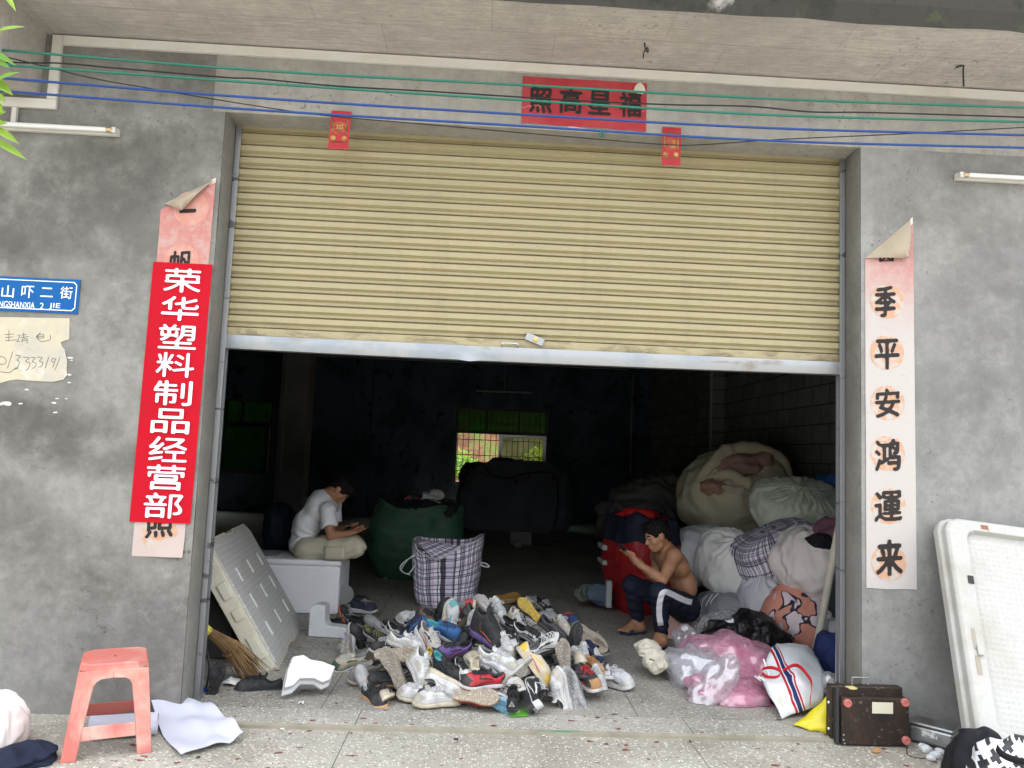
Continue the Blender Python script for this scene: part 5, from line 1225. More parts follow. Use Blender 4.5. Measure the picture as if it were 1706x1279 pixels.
S(812, 1060, 'boot', (.82, -.45, -.3), (.1, -.25, .95), 'k k or pu pu k k', 'tall black basketball boot with purple sole and red round marks, centre of the heap', .09, 1.12)
S(743, 1114, 'run', (.7, -.5, -.45), (.1, -.6, .8), 'k k tl dk tl tl k', 'black runner with teal lining in the lower middle of the heap', .07)
S(717, 1105, 'slip', (.15, -.6, -.75), (0, -.7, .6), 'ye ye k k ye ye -', 'small yellow shoe wedged beside the black teal runner', .04, .8)
S(771, 1118, 'low', (.3, -.9, -.2), (0, -.3, 1), 'w k k g ow k k', 'shoe with a grey mesh toe and black trim facing the street above the red sneaker', .06)
S(788, 1106, 'low', (-.15, .9, .25), (.4, -.4, .8), 'cr cr tl cr cr cr cr', 'cream sneaker seen from its heel with thin teal stripes', .07)
S(698, 1120, 'high', (.45, -.6, -.5), (.5, -.25, .8), 'w w lv w ow w w', 'white high-top sneaker with loose laces above the two white court shoes', .07, 1.05)
S(741, 1139, 'low', (.85, -.35, -.35), (-.4, -.55, -.6), 'w w w cr cr w w', 'white sneaker rolled over so its cream toe sole shows, right of the white high-top', .06, 1.05)
S(645, 1131, 'low', (-.9, .1, .05), (.0, -.6, .8), 'k k w gum gum k k', 'black shoe lying with its orange gum sole to the right, above the taupe runner', .06)
S(609, 1140, 'slip', (-.35, .2, .85), (.4, -.85, .25), 'lg lg lg g tp g -', 'grey mesh shoe standing behind the black shoe with the gum sole', .05)
S(645, 1157, 'low', (-.1, -.9, .2), (-.6, .1, .75), 'k bg w cr bg k k', 'dark shoe tipped over with a rounded beige toe sole, right of the black gum-soled shoe', .04)
S(622, 1160, 'low', (.55, -.8, -.05), (-.12, -.1, 1), 'k k k gum gum lg k', 'black low sneaker with thick gum sole and grey lining at the front left corner', .035, 1.06)
S(696, 1157, 'low', (-.8, .35, .05), (0, -.1, 1), 'w w w cr cr w w', 'white court shoe with cream sole, rear one of the front white pair', .04, 1.08)
S(729, 1163, 'low', (-.97, -.2, 0), (0, -.05, 1), 'w w w cr cr w w', 'white court shoe with cream sole, nearest the street in the front white pair', .035, 1.14)
S(805, 1133, 'low', (-.95, -.25, .02), (.05, -.2, 1), 'r k k w r dk k', 'red sneaker with black panels and a white midsole at the front of the heap', .07, 1.12)
S(793, 1162, 'low', (.93, -.3, .05), (.1, .75, -.55), 'r bg r tan bg k k', 'shoe tipped over with its brown wood-coloured sole facing the street under the red sneaker', .035, 1.12)
S(826, 1164, 'low', (.8, -.35, -.2), (.15, .55, .2), 'w lb nv lb lb w w', 'white shoe on its side showing a light blue sole, right of the brown sole', .03)
S(856, 1160, 'low', (.12, .95, .12), (-.05, -.12, 1), 'k k k k gn k k', 'black sneaker seen from its heel with a white triangle mark, on the green packet', .035, 1.08)
S(886, 1157, 'run', (-.05, .9, .35), (.75, -.35, .4), 'k w w k gn k w', 'white and black runner tilted sideways with a green sole and a white triangle mark', .05, 1.1)
S(829, 1098, 'low', (.93, -.3, -.25), (.05, -.2, 1), 'w w g w w w w', 'white sneaker with three dark side lines in the middle of the heap', .085, 1.12)
S(826, 1110, 'low', (.9, -.3, -.3), (0, -.25, 1), 'w lv k w w w w', 'white sneaker with a black sole line directly under the one with three lines', .05)
S(860, 1117, 'low', (.75, .45, .4), (-.5, .55, .1), 'w w w w ow w w', 'white shoe leaning back with its pale grooved sole to the street, lower middle', .06, 1.1)
S(840, 1075, 'run', (.45, -.7, -.5), (.1, -.6, .8), 'w ow lg w w w w', 'white mesh runner pointing downhill right of the black boot', .07)
S(854, 1066, 'low', (-.1, -.85, -.1), (-.5, -.1, .85), 'k w k dk dk k k', 'black shoe with a white toe line and dark ribbed toe, centre of the heap', .08)
S(832, 1022, 'run', (.2, -.9, -.35), (-.2, -.35, .9), 'sv ow w ow w w w', 'silver runner with its toe to the street at the top of the heap', .06, 1.1)
S(808, 1014, 'run', (-.5, .5, .45), (.2, -.5, .8), 'ow sv w w w w w', 'off-white runner behind the silver runner at the top of the heap', .07)
S(858, 1034, 'low', (.15, -.9, -.4), (.3, -.35, .85), 'cr ow lg cr cr w w', 'cream shoe with its toe to the street, right of the silver runner', .06)
S(802, 1009, 'low', (.6, -.3, .3), (-.3, -.5, .8), 'k w w w dk k w', 'small black and white striped sneaker at the very back of the heap', .06)
S(843, 998, 'low', (.95, -.1, .18), (.05, .55, -.85), 'oc oc lg lg oc g g', 'shoe turned upside down with an amber yellow sole, topmost of the heap', .06, 1.14)
S(888, 1003, 'low', (-.85, -.2, .3), (.1, -.6, .75), 'w k k w ow k w', 'black and white skate shoe with its toe left, rear one at the top right', .09, 1.05)
S(907, 1010, 'low', (.5, -.75, -.3), (.15, -.35, .9), 'k w w cr cr k w', 'black and white skate shoe pointing to the street, front one at top right', .08, 1.08)
S(884, 1020, 'slip', (-.6, .2, .55), (.5, .4, -.7), 'ol ye ol ol ye lg -', 'shoe upside down with a yellow green translucent sole, upper right of the heap', .06)
S(918, 1028, 'low', (-.9, .2, .15), (0, -.5, .85), 'sv w lv w lb w w', 'pale silver shoe lying flat at the upper right, behind the black slip-on', .05)
S(946, 1036, 'run', (.5, -.6, .2), (.3, -.3, .9), 'pu bl or g ol or or', 'blue purple runner with orange laces at the right rear edge', .04)
S(862, 1045, 'low', (.85, -.3, -.35), (.2, -.6, .75), 'k w w dk g k w', 'black shoe with white laces and a zigzag white edge, right of the cream toe', .06)
S(885, 1058, 'low', (.8, -.45, -.3), (-.1, -.6, .8), 'w k k w w k k', 'white skate shoe with a curved black side line and black laces, centre right', .085, 1.12)
S(923, 1048, 'slip', (.65, -.55, -.4), (.3, -.35, .85), 'dk k k dk tan k -', 'dark grey slip-on with a tan mark at the right of the heap', .06, 1.08)
S(936, 1042, 'low', (.3, -.9, -.15), (0, -.2, 1), 'cr ow r cr cr w w', 'cream sneaker with a red dot on the toe at the right rear', .05)
S(907, 1079, 'run', (.85, .35, .35), (-.25, -.55, .8), 'w k k k dk g w', 'white and black runner with white cross straps and black sole, right of centre', .10, 1.18)
S(892, 1107, 'low', (.62, -.3, -.7), (.55, .05, .5), 'cr ye r cr k w -', 'yellow cream shoe lying with its long black outsole facing the street, front middle', .09, 1.2)
S(940, 1102, 'run', (-.12, .25, .95), (.25, .9, -.15), 'lg g k w tp g w', 'runner standing on its heel with a pale ridged sole facing the street at the right', .07, 1.08)
S(955, 1066, 'slip', (.1, -.2, .95), (-.5, .7, -.1), 'dk k dk k dk k -', 'shoe standing up with its black flat sole to the street at the right', .06)
S(983, 1061, 'run', (.75, -.45, -.45), (.25, .8, .0), 'cr ow cr ow bg w w', 'cream runner on its side, big cream sole facing the street, right edge', .06, 1.2)
S(986, 1086, 'low', (-.4, .8, .3), (.3, -.45, .8), 'nv nv nv w w w nv', 'navy shoe with white sole and white lining at the right edge', .05)
S(961, 1095, 'low', (.1, -.95, .2), (-.2, .3, .9), 'cr cr cr cr cr w w', 'cream shoe with a round ringed toe sole facing the street at the right', .06)
S(972, 1086, 'low', (-.1, -.9, -.3), (0, -.2, 1), 'w lg w w w w w', 'small white toe wedged between the navy shoe and the cream ringed toe', .05, .85)
S(963, 1117, 'slip', (.3, -.85, .1), (.0, .2, .95), 'dk k dk dk dk k -', 'black slip-on with a square toe above the red and black runner', .05)
S(985, 1106, 'low', (.6, -.6, -.2), (.2, -.5, .85), 'tan tan tan gum gum w tan', 'small tan suede shoe with white lining at the right front', .05, .85)
S(972, 1133, 'run', (.65, -.65, -.15), (.2, -.35, .9), 'k tan r w k k r', 'black runner with red laces and a tan side loop at the right front', .06, 1.08)
S(935, 1152, 'low', (-.28, .15, .95), (-.85, -.3, .3), 'w w lg w lg w w', 'white shoe standing on its heel beside the grey sole at the front right', .07, 1.12)
S(957, 1152, 'run', (-.42, .3, .85), (.3, .85, -.1), 'g lg g lg lg g w', 'grey shoe standing on its heel with its whole pale sole facing the street, front right', .06, 1.2)
S(995, 1133, 'run', (.1, -.9, -.1), (-.1, -.1, 1), 'w sv g w dk w w', 'white and silver runner with its toe to the street beside the lone white runner', .05)
S(1022, 1134, 'run', (.85, -.5, 0), (.0, -.12, 1), 'sv w dk w k lg w', 'white and grey runner with a dark sole, rightmost of the heap', .04, 1.12)
# shoes buried deeper, only slivers of them showing between the others
rd = random.Random(11)
KN = {'k': 'black', 'w': 'white', 'g': 'grey', 'nv': 'navy', 'ow': 'off-white', 'tp': 'taupe', 'dk': 'charcoal'}
for q in range(64):
    a = q*2.39996; r_ = .93*math.sqrt((q+.5)/64); x, y = -.20+.84*r_*math.cos(a), 1.02+.88*r_*math.sin(a)
    z = max(.035, mound(x, y)*(.50+.35*rd.random())); c = ['k', 'dk', 'w', 'k', 'nv', 'tp', 'k', 'g', 'ow', 'dk'][(q*3+q//5) % 10]; d_ = 'k' if c in ('w', 'ow') else 'w'
    t = Vector((rd.uniform(-1, 1), rd.uniform(-1, 1), rd.uniform(-.35, .35)))
    shoe(['low', 'run', 'low', 'slip'][q % 4], (x, y, z), t, (rd.uniform(-.5, .5), rd.uniform(-.5, .5), 1), f"{c} {['g', c, 'dk', c][q % 4]} {d_} {['w', 'g', 'cr'][q % 3]} {['tp', 'g', 'bg'][q % 3]} k {d_ if q % 4 != 3 else '-'}",
         f'{KN[c]} shoe buried inside the heap with only slivers showing between the others', 1, group=f'{KN[c]} shoes buried inside the heap')
# loose shoes by the left jamb
shoe('low', at(432, 1143, y=.42)+Vector((0, 0, .0)), (-1, -.12, 0), UP, 'k k k dk dk k k', 'black leather lace-up shoe lying beside the white foam chunk', 1.14, group='loose shoes at the left jamb')
shoe('slip', at(360, 1134, y=.32), (.25, -.1, .95), (.1, .85, .3), 'k k k k k k -', 'black slipper standing on its heel against the left jamb, sole outwards', 1.0, group='loose shoes at the left jamb')
# shoes on top of the green sack
for px, py, kd, toe, cols, lab in ((693, 831, 'low', (-.9, -.3, .1), 'k r k w w k k', 'black and red shoe at the left on the green sack'), (722, 826, 'run', (.9, .2, .1), 'ow w k w cr w w', 'cream runner with its toe right, highest on the green sack'),
        (705, 838, 'low', (.8, -.5, -.1), 'k k w w w k w', 'black sneaker with white toe in the middle of the green sack top'), (716, 838, 'low', (.5, -.7, .1), 'ow g w cr cr w w', 'off-white shoe in the middle of the green sack top'),
        (727, 843, 'run', (.7, -.5, -.25), 'cr ow w w cr w w', 'cream runner sliding to the front rim of the green sack'), (745, 838, 'low', (.9, .3, 0), 'dk k r dk k k k', 'dark shoe at the right on the green sack'), (672, 839, 'low', (-.7, .5, 0), 'k dk k dk k k k', 'plain black shoe at the far left on the green sack')):
    shoe(kd, at(px, py, y=4.45), toe, (rd.uniform(-.3, .3), -.5, .9), cols, lab, 1.05, group='shoes on the green sack')
sack('shoe_heap', 'dark jumble of shoes filling the green sack beneath the visible ones', 'shoe heap', at(705, 850, y=4.6), (.38, .30, .12), 5, M_BLACKC, None, lumps=.3, wr=.03)
# ------------------------------------------------------------------ things on the ground in front and by the jambs
GZ = -.025
# salmon stool
M_STOOL = mat('salmon_plastic', (.50, .15, .125), [((.58, .44, .36), 2.6, .48, .66, .85), ((.58, .12, .07), 6, .5, .7, .6)], .5, .35, bump=(60, .08, .002))
def stool(name, label, c, h, wt, wb, rot, m_, group=None):
    t = thing(name, label, 'stool', c, group); M0 = Matrix.Translation(Vector(c)) @ Matrix.Rotation(R(rot), 4, 'Z')
    ch = wt*.14; a = wt/2
    octo = lambda s_, z: [(sx, sy, z) for sx, sy in ((-a+ch, -a), (a-ch, -a), (a, -a+ch), (a, a-ch), (a-ch, a), (-a+ch, a), (-a, a-ch), (-a, -a+ch)) for sx, sy in ((sx*s_, sy*s_),)]
    b = MB(); lay = [octo(.90, h-.002), octo(.97, h), octo(1.01, h-.007), octo(1.032, h-.035)]
    v = [p for l in lay for p in l]
    hole = [(.020*math.cos(k*.7854), .011*math.sin(k*.7854), h-.004) for k in range(8)]
    b.add(v+[(x, y, z) for x, y, z in hole], [(k*8+i, (k+1)*8+i, (k+1)*8+(i+1) % 8, k*8+(i+1) % 8) for k in range(3) for i in range(8)], M0)
    rot_ = 5; b.add([v[i] for i in range(8)]+hole, [(i, (i+1) % 8, 8+(i+1+3) % 8, 8+(i+3) % 8) for i in range(8)], M0)
    part('seat', b, m_, t)
    for k in range(4):
        M1 = M0 @ Matrix.Rotation(k*math.pi/2, 4, 'Z'); b = MB()
        W_ = lambda z: (wt*1.03+(wb-wt*1.03)*(h-z)/h)/2           # half width at height z
        lw = lambda z: .060+.010*(z/h)
        zr0, zr1 = h*.20, h*.345; za = h*.83
        def pan(pts):   # pts (x, z) on the sloping side panel, 7 mm thick
            n = len(pts); o = [(x, -W_(z), z) for x, z in pts]; i_ = [(x*.985, -W_(z)+.008, z) for x, z in pts]
            b.add(o+i_, [tuple(range(n)), tuple(range(2*n-1, n-1, -1))]+[(i, n+i, n+(i+1) % n, (i+1) % n) for i in range(n)], M1)
        for s_ in (-1, 1):
            q = [(s_*W_(0), 0), (s_*(W_(0)-lw(0)), 0), (s_*(W_(zr0)-lw(zr0)), zr0), (s_*(W_(zr1)-lw(zr1)), zr1), (s_*(W_(za)-lw(za)), za-.03), (s_*(W_(za)-lw(za)-.012), za-.01), (s_*(W_(za)-lw(za)-.03), za), (0, za+.004), (0, h-.03), (s_*(W_(h-.03)-ch*.0), h-.03)]
            pan(q if s_ < 0 else q[::-1])
        x0_, x1_ = W_(zr0)-lw(zr0), W_(zr1)-lw(zr1)
        pan([(-x0_, zr0), (x0_, zr0), (x1_, zr1), (-x1_, zr1)])
        part('side_frame', b, m_, t, bevel=.003)
    return t
s0 = at(232, 1274, z=GZ); stool('plastic_stool', 'faded salmon plastic stool standing in front of the left wall', (s0.x-.245, s0.y+.23, GZ), at(190, 1097, y=s0.y+.17).z-GZ, .272, .365, 24, M_STOOL)
# sheet and roll of white paper
M_SHEET = mat('white_paper', (.56, .57, .66), [((.48, .49, .58), 3, .45, .7, .6)], .6, .3, bump=(5, .25, .02))
A, Bq, C_, D_ = at(244, 1184, z=GZ), at(348, 1189, z=GZ), at(405, 1237, z=GZ), at(301, 1266, z=GZ)
b = MB(); nn = 18
def shp(i, j):
    u, v = i/(nn-1), j/(nn-1); p = (A.lerp(Bq, u)).lerp(D_.lerp(C_, u), v)
    return (p.x+.02*math.sin(v*3)*(u-.5), p.y, GZ+(.032 if p.y > -.17 else .032-.026*min(1, (-.17-p.y)/.10))+.045*abs(N((u*1.3, v*1.6, 4), 1.6))+.045*math.exp(-((v-.0)/.25)**2)*(1-u*.6)+.035*math.exp(-((1-u)/.18)**2)*max(0, v-.3))
b.grid(shp, nn, nn); tag(part('paper_sheet', b, M_SHEET, None, True), 'large curled sheet of white paper lying on the ground right of the stool', 'paper sheet')
E0, E1 = at(150, 1213, z=GZ+.05), at(262, 1206, z=GZ+.05); b = MB()
ax_ = (E1-E0).normalized(); sp = []
def rl(i, j):
    a = i*.42; r = .028+.0022*a; q = E0.lerp(E1, j/6); n1 = ax_.cross(Vector((0, 0, 1))).normalized()
    return q+n1*(r*math.cos(a))+Vector((0, 0, r*math.sin(a)+.006))
b.grid(rl, 34, 7); tag(part('paper_roll', b, M_SHEET, None, True), 'loosely rolled white paper on the ground behind the stool legs', 'paper roll')
sack('cloth_sack', 'round white cloth sack cut off by the left edge of the picture', 'sack', at(-22, 1216, y=-.45), (.13, .15, .15), 71, M_SACKP, None, lumps=.07, wr=.012, floor=GZ+.002, tie=.02, pleat=16)
sack('navy_cloth', 'crumpled navy cloth on the ground at the lower left corner', 'cloth', at(22, 1271, y=-.62), (.13, .09, .035), 73, M_NAVYC, None, lumps=.35, wr=.022, floor=GZ+.002, rot=(0, -10, 20))
# broom
M_STRAW = mat('broom_straw', (.30, .185, .085), [((.14, .08, .035), 9, .42, .62), ((.46, .33, .17), 20, .6, .75, .6)], .8)
bt = thing('straw_broom', 'worn straw broom head lying under the leaning foam lid', 'broom', at(385, 1100, z=0))
b = MB(); p0, p1 = at(343, 1048, y=.42), at(428, 1128, y=.62); rr = random.Random(2)
for k in range(170):
    a = rr.uniform(0, 6.283); r0 = rr.uniform(0, .022); r1 = rr.uniform(0, .105); n1 = Vector((0, 1, 0)); n2 = (p1-p0).cross(n1).normalized(); L_ = rr.uniform(.72, 1.08)
    q0 = p0+n1*r0*math.cos(a)+n2*r0*math.sin(a); q2 = p0.lerp(p1, L_)+n1*r1*math.cos(a)+n2*r1*math.sin(a)*.8; q1 = q0.lerp(q2, .5)+n2*(.03*L_)+Vector((rr.uniform(-.008, .008), 0, rr.uniform(-.008, .008)))
    if q2.z < .006: q2.z = .006
    b.tube([q0, q1, q2], rr.uniform(.0013, .0024), 4, False)
part('bristles', b, M_STRAW, bt)
part('binding', MB().tube([p0-(p1-p0).normalized()*.01, p0.lerp(p1, .06)], .027, 10), mat('yellow_tape', (.55, .50, .08), (), .6), bt, True, 50)
part('binding', MB().tube([p0.lerp(p1, .45)+Vector((0, 0, .012)), p0.lerp(p1, .48)+Vector((0, 0, .012))], .052, 12), M_STRAW, bt, True, 50)
cb = thing('cable', 'black cable with a blue plug hanging by the left rail', 'cable', at(342, 1160, z=0))
part('cord', MB().tube(spline([at(341, 1075, y=.45), at(346, 1090, y=.42), at(349, 1110, y=.4), at(347, 1130, y=.38), at(342, 1150, y=.36)], 6), .007, 8), M_BLACK, cb, True)
part('plug', MB().tube([at(341, 1146, y=.36), at(339, 1161, y=.34)], .015, 10), mat('blue_plastic', (.01, .06, .35), (), .4), cb, True, 50)
def scrap(px, py, s_, m_, label, z=.001, seed=0, name='paper_scrap', cat='scrap', h=.012, group=None):
    c = at(px, py, z=z); b = MB(); n = 6
    b.grid(lambda i, j: (c.x+s_*((i/(n-1)-.5)*(1+.4*N((i, j, seed), .9))), c.y+s_*(1.1*(j/(n-1)-.5)*(1+.4*N((i, j, seed+5), .9))), z+.002+h*(.5+.9*N((i*.6, j*.6, seed), 1))*(1 if 0 < i < n-1 else .4)), n, n)
    b.v = [(x, y, max(zz, z+.001)) for x, y, zz in b.v]
    return tag(part(name, b, m_, None, True), label, cat, group)
M_SCRAPW = mat('white_scrap', (.66, .65, .62), (), .8)
scrap(385, 1140, .09, M_SCRAPW, 'crumpled white paper between the black slipper and the black shoe', seed=2, h=.04)
scrap(404, 1207, .035, M_SCRAPW, 'small torn white paper on the step, left', z=-.02, seed=3)
scrap(502, 1172, .03, M_SCRAPW, 'small white foam bit in front of the foam chunk', seed=4)
scrap(1001, 1103, .03, M_SCRAPW, 'white scrap on the floor right of the navy shoe', seed=5)
scrap(641, 966, .05, M_SCRAPW, 'white foam crumb at the foot of the green sack', seed=6, h=.03)
for i, (px, py, s_) in enumerate(((795, 952, .06), (861, 933, .05), (915, 940, .06), (887, 948, .05), (935, 925, .05), (820, 936, .05), (968, 930, .05), (862, 960, .03), (900, 921, .05), (1000, 950, .05))):
    scrap(px, py, s_, mat('grey_scrap', (.22, .22, .22), (), .9), 'small pale litter scrap on the dark floor deep inside', seed=20+i, group='litter scraps on the inner floor')
b = MB(); c = at(970, 1010, z=.002); lf = [(0, 0), (.03, .018), (.08, .022), (.12, .008), (.15, .004), (.12, -.006), (.07, -.018), (.03, -.014)]
b.add([(c.x-.05+x, c.y+y*1.6, .004+.006*math.sin(x*40)) for x, y in lf], [tuple(range(8))]); tag(part('dry_leaf', b, mat('orange_leaf', (.45, .16, .03), (), .6), None), 'curled orange leaf on the floor beyond the heap', 'leaf')
b = MB(); c0, c1, c2, c3 = at(845, 1184, z=.004), at(876, 1180, z=.012), at(881, 1193, z=.004), at(850, 1195, z=.004)
b.grid(lambda i, j: tuple(c0.lerp(c1, i/5).lerp(c3.lerp(c2, i/5), j/4)+Vector((0, 0, .006*abs(N((i, j, 1), .9))))), 6, 5)
tag(part('snack_packet', b, mat('green_foil', (.13, .42, .05), [((.6, .7, .5), 22, .55, .62), ((.02, .18, .12), 15, .58, .66)], .35, .5), None, True), 'small green foil packet under the black shoes at the front of the heap', 'packet')
b = MB().lathe([(.03, 0), (.075, 0), (.08, .02), (.08, .045), (.03, .05)], 22, Matrix.Translation(at(572, 990, y=2.55)) @ Matrix.Rotation(R(80), 4, 'X') @ Matrix.Rotation(R(20), 4, 'Y'))
tag(part('tape_roll', b, mat('grey_tape', (.20, .20, .20), (), .6), None, True, 50), 'grey tape roll leaning behind the right end of the foam box', 'tape roll')
sack('dark_sack', 'dark sack slumped behind the foam box at the left', 'sack', at(465, 880, y=3.3), (.13, .2, .22), 75, M_NAVYB, None, lumps=.12, wr=.014)
for (px, py, w_, d_, h_, y, lab) in ((868, 897, .33, .2, .20, 7.85, 'larger pale block on the dark floor in front of the mesh hamper'), (862, 905, .13, .1, .10, 7.5, 'smaller pale block in front of the larger one')):
    c = at(px, py, y=y); tag(part('foam_block', MB().box((c.x-w_/2, y, .002), (c.x+w_/2, y+d_, h_)), mat('pale_grey_block', (.20, .20, .20), [((.13, .13, .13), 4, .4, .7)], .9), None, bevel=.01), lab, 'foam block')
for (px, py, w_, y, lab) in ((915, 905, .5, 7.4, 'flat bundle of newspaper on the dark floor right of the pale blocks'), (910, 911, .35, 7.1, 'loose newspaper sheet in front of the newspaper bundle')):
    c = at(px, py, z=.003); tag(part('newspaper', MB().grid(lambda i, j: (c.x-w_/2+w_*i/8, c.y+.3*j/3, .006+.03*abs(N((i, j, px), .7))), 9, 4), mat('old_newspaper', (.24, .24, .24), [((.12, .12, .12), 6, .5, .6)], .9), None, True), lab, 'newspaper')
sack('denim_cloth', 'dull blue cloth heap on the floor left of the red sack', 'cloth', at(1000, 990, y=2.95), (.10, .09, .04), 77, cloth('faded_denim', (.085, .12, .16)), None, lumps=.3, wr=.03, floor=.002)
sack('khaki_cloth', 'small olive cloth beside the dull blue cloth heap', 'cloth', at(973, 988, y=3.0), (.06, .06, .045), 78, cloth('olive_cloth', (.12, .13, .10)), None, lumps=.3, wr=.03, floor=.002)
M_BOARD = eps('grey_green_foam', (.36, .40, .38), (.28, .30, .29))
def slab(px0, py0, px1, py1, y, th, m_, lab, name='foam_board'):
    a, c = at(px0, py0, y=y), at(px1, py1, y=y)
    return tag(part(name, MB().box((min(a.x, c.x), y, min(a.z, c.z)), (max(a.x, c.x), y+th, max(a.z, c.z))), m_, None, bevel=.006), lab, 'foam board')
o = slab(1011, 968, 1019, 1013, 2.75, .08, M_BOARD, 'narrow grey green foam board standing left of the red sack')
slab(1004, 934, 1022, 942, 3.1, .3, M_BOARD, 'lower grey foam slab jutting out behind the red sack')
slab(1004, 908, 1022, 917, 3.1, .3, M_BOARD, 'upper grey foam slab jutting out behind the red sack')
slab(1143, 1022, 1170, 1031, 2.15, .12, M_EPS, 'upper of two white foam slabs behind the pink stool')
slab(1146, 1034, 1173, 1047, 2.05, .12, M_EPS, 'lower of two white foam slabs behind the pink stool')
# leaning PVC pole
pp0, pp1 = at(1356, 1102, z=.006), at(1402, 858, y=1.0)
tag(part('plastic_pole', MB().tube([pp0, pp1], .027, 16), mat('ivory_pvc', (.58, .55, .47), [((.42, .38, .30), 5, .5, .75, .6)], .45, .4), None, True, 50), 'thick ivory plastic pole leaning at the right jamb over the sacks', 'pole')
# pink stool under the shirtless man (tub shaped)
c = at(1131, 1066, z=0); c = Vector((c.x+.01, c.y+.16, 0))
ps = thing('plastic_stool', 'small pale pink tub stool under the shirtless man', 'stool', c)
hs_ = .235
M_PSTOOL = mat('pale_pink_plastic', (.60, .35, .30), [((.55, .28, .24), 5, .5, .7, .5)], .45)
part('base', MB().lathe([(.155, .003), (.150, .02), (.135, hs_*.6), (.125, hs_-.03)], 24, Matrix.Translation(c)), M_PSTOOL, ps, True, 60)
part('seat', MB().lathe([(.126, hs_-.029), (.138, hs_-.02), (.135, hs_-.004), (.11, hs_)], 24, Matrix.Translation(c)), M_PSTOOL, ps, True, 60)
# transparent and coloured plastic bags
def film(name, tint, op, diff, gl=.16):
    s = NT(name); tr = s.n('BsdfTransparent'); tr.inputs[0].default_value = (*tint, 1)
    gs_ = s.n('BsdfGlossy'); gs_.inputs['Roughness'].default_value = .14; df = s.n('BsdfTranslucent'); df.inputs[0].default_value = (*diff, 1); d2 = s.n('BsdfDiffuse'); d2.inputs[0].default_value = (*diff, 1)
    m1 = s.n('MixShader'); m1.inputs[0].default_value = .55; s.l(df.outputs[0], m1.inputs[1]); s.l(d2.outputs[0], m1.inputs[2])
    nz = s.noise(9, 6, .65, 1.0); f = s.ramp(nz, .35, .7, op*.45, min(1, op*1.5))
    m2 = s.n('MixShader'); s.l(f, m2.inputs[0]); s.l(tr.outputs[0], m2.inputs[1]); s.l(m1.outputs[0], m2.inputs[2])
    m3 = s.n('MixShader'); m3.inputs[0].default_value = gl; s.l(m2.outputs[0], m3.inputs[1]); s.l(gs_.outputs[0], m3.inputs[2])
    bp = s.n('Bump'); bp.inputs['Strength'].default_value = .8; bp.inputs['Distance'].default_value = .02; rg = s.n('TexNoise'); rg.noise_type = 'RIDGED_MULTIFRACTAL'; rg.inputs['Scale'].default_value = 11; rg.inputs['Detail'].default_value = 3
    s.l(s.tc.outputs['Object'], rg.inputs['Vector']); s.l(rg.outputs['Fac'], bp.inputs['Height'])
    for n_ in (gs_, df, d2): s.l(bp.outputs[0], n_.inputs['Normal'])
    s.l(m3.outputs[0], s.out.inputs[0]); return s.m
M_CLEAR = film('clear_plastic_film', (.97, .97, .98), .46, (.80, .80, .83)); M_PINKF = film('pink_plastic_film', (.96, .74, .82), .60, (.84, .52, .63), .10)
M_PINKC = cloth('pink_cloth', (.80, .42, .54), (.70, .32, .44), .6, .5, 10); M_BLKBAG = mat('black_plastic_bag', (.008, .008, .009), (), .28, .5, bump=[(14, .9, .03), (40, .4, .01)])
def plastic(name, label, c, r, seed, m_, rot=(0, 0, 0), lumps=.25, wr=.016, inner=None, k=None):
    t = thing(name, label, 'plastic bag', c, 'plastic bags on the floor at the right jamb' if k is None else k)
    b, uv = sack_mesh(c, r, seed, lumps=lumps, wr=wr, rot=rot, floor=.004, e=.9); part('bag_film', b, m_, t, True)
    if inner: b, uv = sack_mesh(Vector(c)-Vector((0, 0, .012)), [x*.84 for x in r], seed, lumps=lumps, wr=wr*.5, rot=rot, floor=.008); part('bag_contents', b, inner, t, True)
    return t
plastic('plastic_bag', 'big translucent pink plastic bag sprawling in the middle of the bags', at(1225, 1117, y=1.0), (.34, .30, .20), 81, M_PINKF, (0, 8, 0), inner=M_PINKC)
plastic('plastic_bag', 'front fold of pink plastic film spread out on the sill', at(1225, 1165, y=.52), (.30, .17, .10), 83, M_PINKF, (0, 8, 0), lumps=.35, wr=.016, inner=M_PINKC)
plastic('plastic_bag', 'clear plastic bag full of grey cloth left of the pink bag', at(1156, 1122, y=.82), (.18, .18, .155), 85, M_CLEAR, inner=cloth('grey_lilac_cloth', (.50, .49, .52)))
plastic('plastic_bag', 'crumpled clear film reaching up behind the pink bag beside the pink stool', at(1212, 1058, y=1.6), (.22, .12, .13), 87, M_CLEAR, (0, -12, 0), lumps=.4, wr=.02)
plastic('plastic_bag', 'long clear film tail twisting over the front of the pink bag', at(1192, 1140, y=.45), (.07, .08, .18), 89, M_CLEAR, (0, 42, 0), lumps=.35, wr=.016)
plastic('plastic_bag', 'clear plastic bag bulging in front of the pink stool', at(1146, 1070, y=1.40), (.075, .08, .085), 90, M_CLEAR, (0, 0, 0), lumps=.35, wr=.016)
plastic('garbage_bag', 'shiny black plastic bag behind the pink bag', at(1262, 1060, y=1.5), (.19, .17, .11), 91, M_BLKBAG, (0, 22, 0), wr=.03, k='black bags')
plastic('garbage_bag', 'smaller black plastic bag left of the larger black bag', at(1205, 1062, y=1.5), (.10, .12, .08), 93, M_BLKBAG, wr=.03, k='black bags')
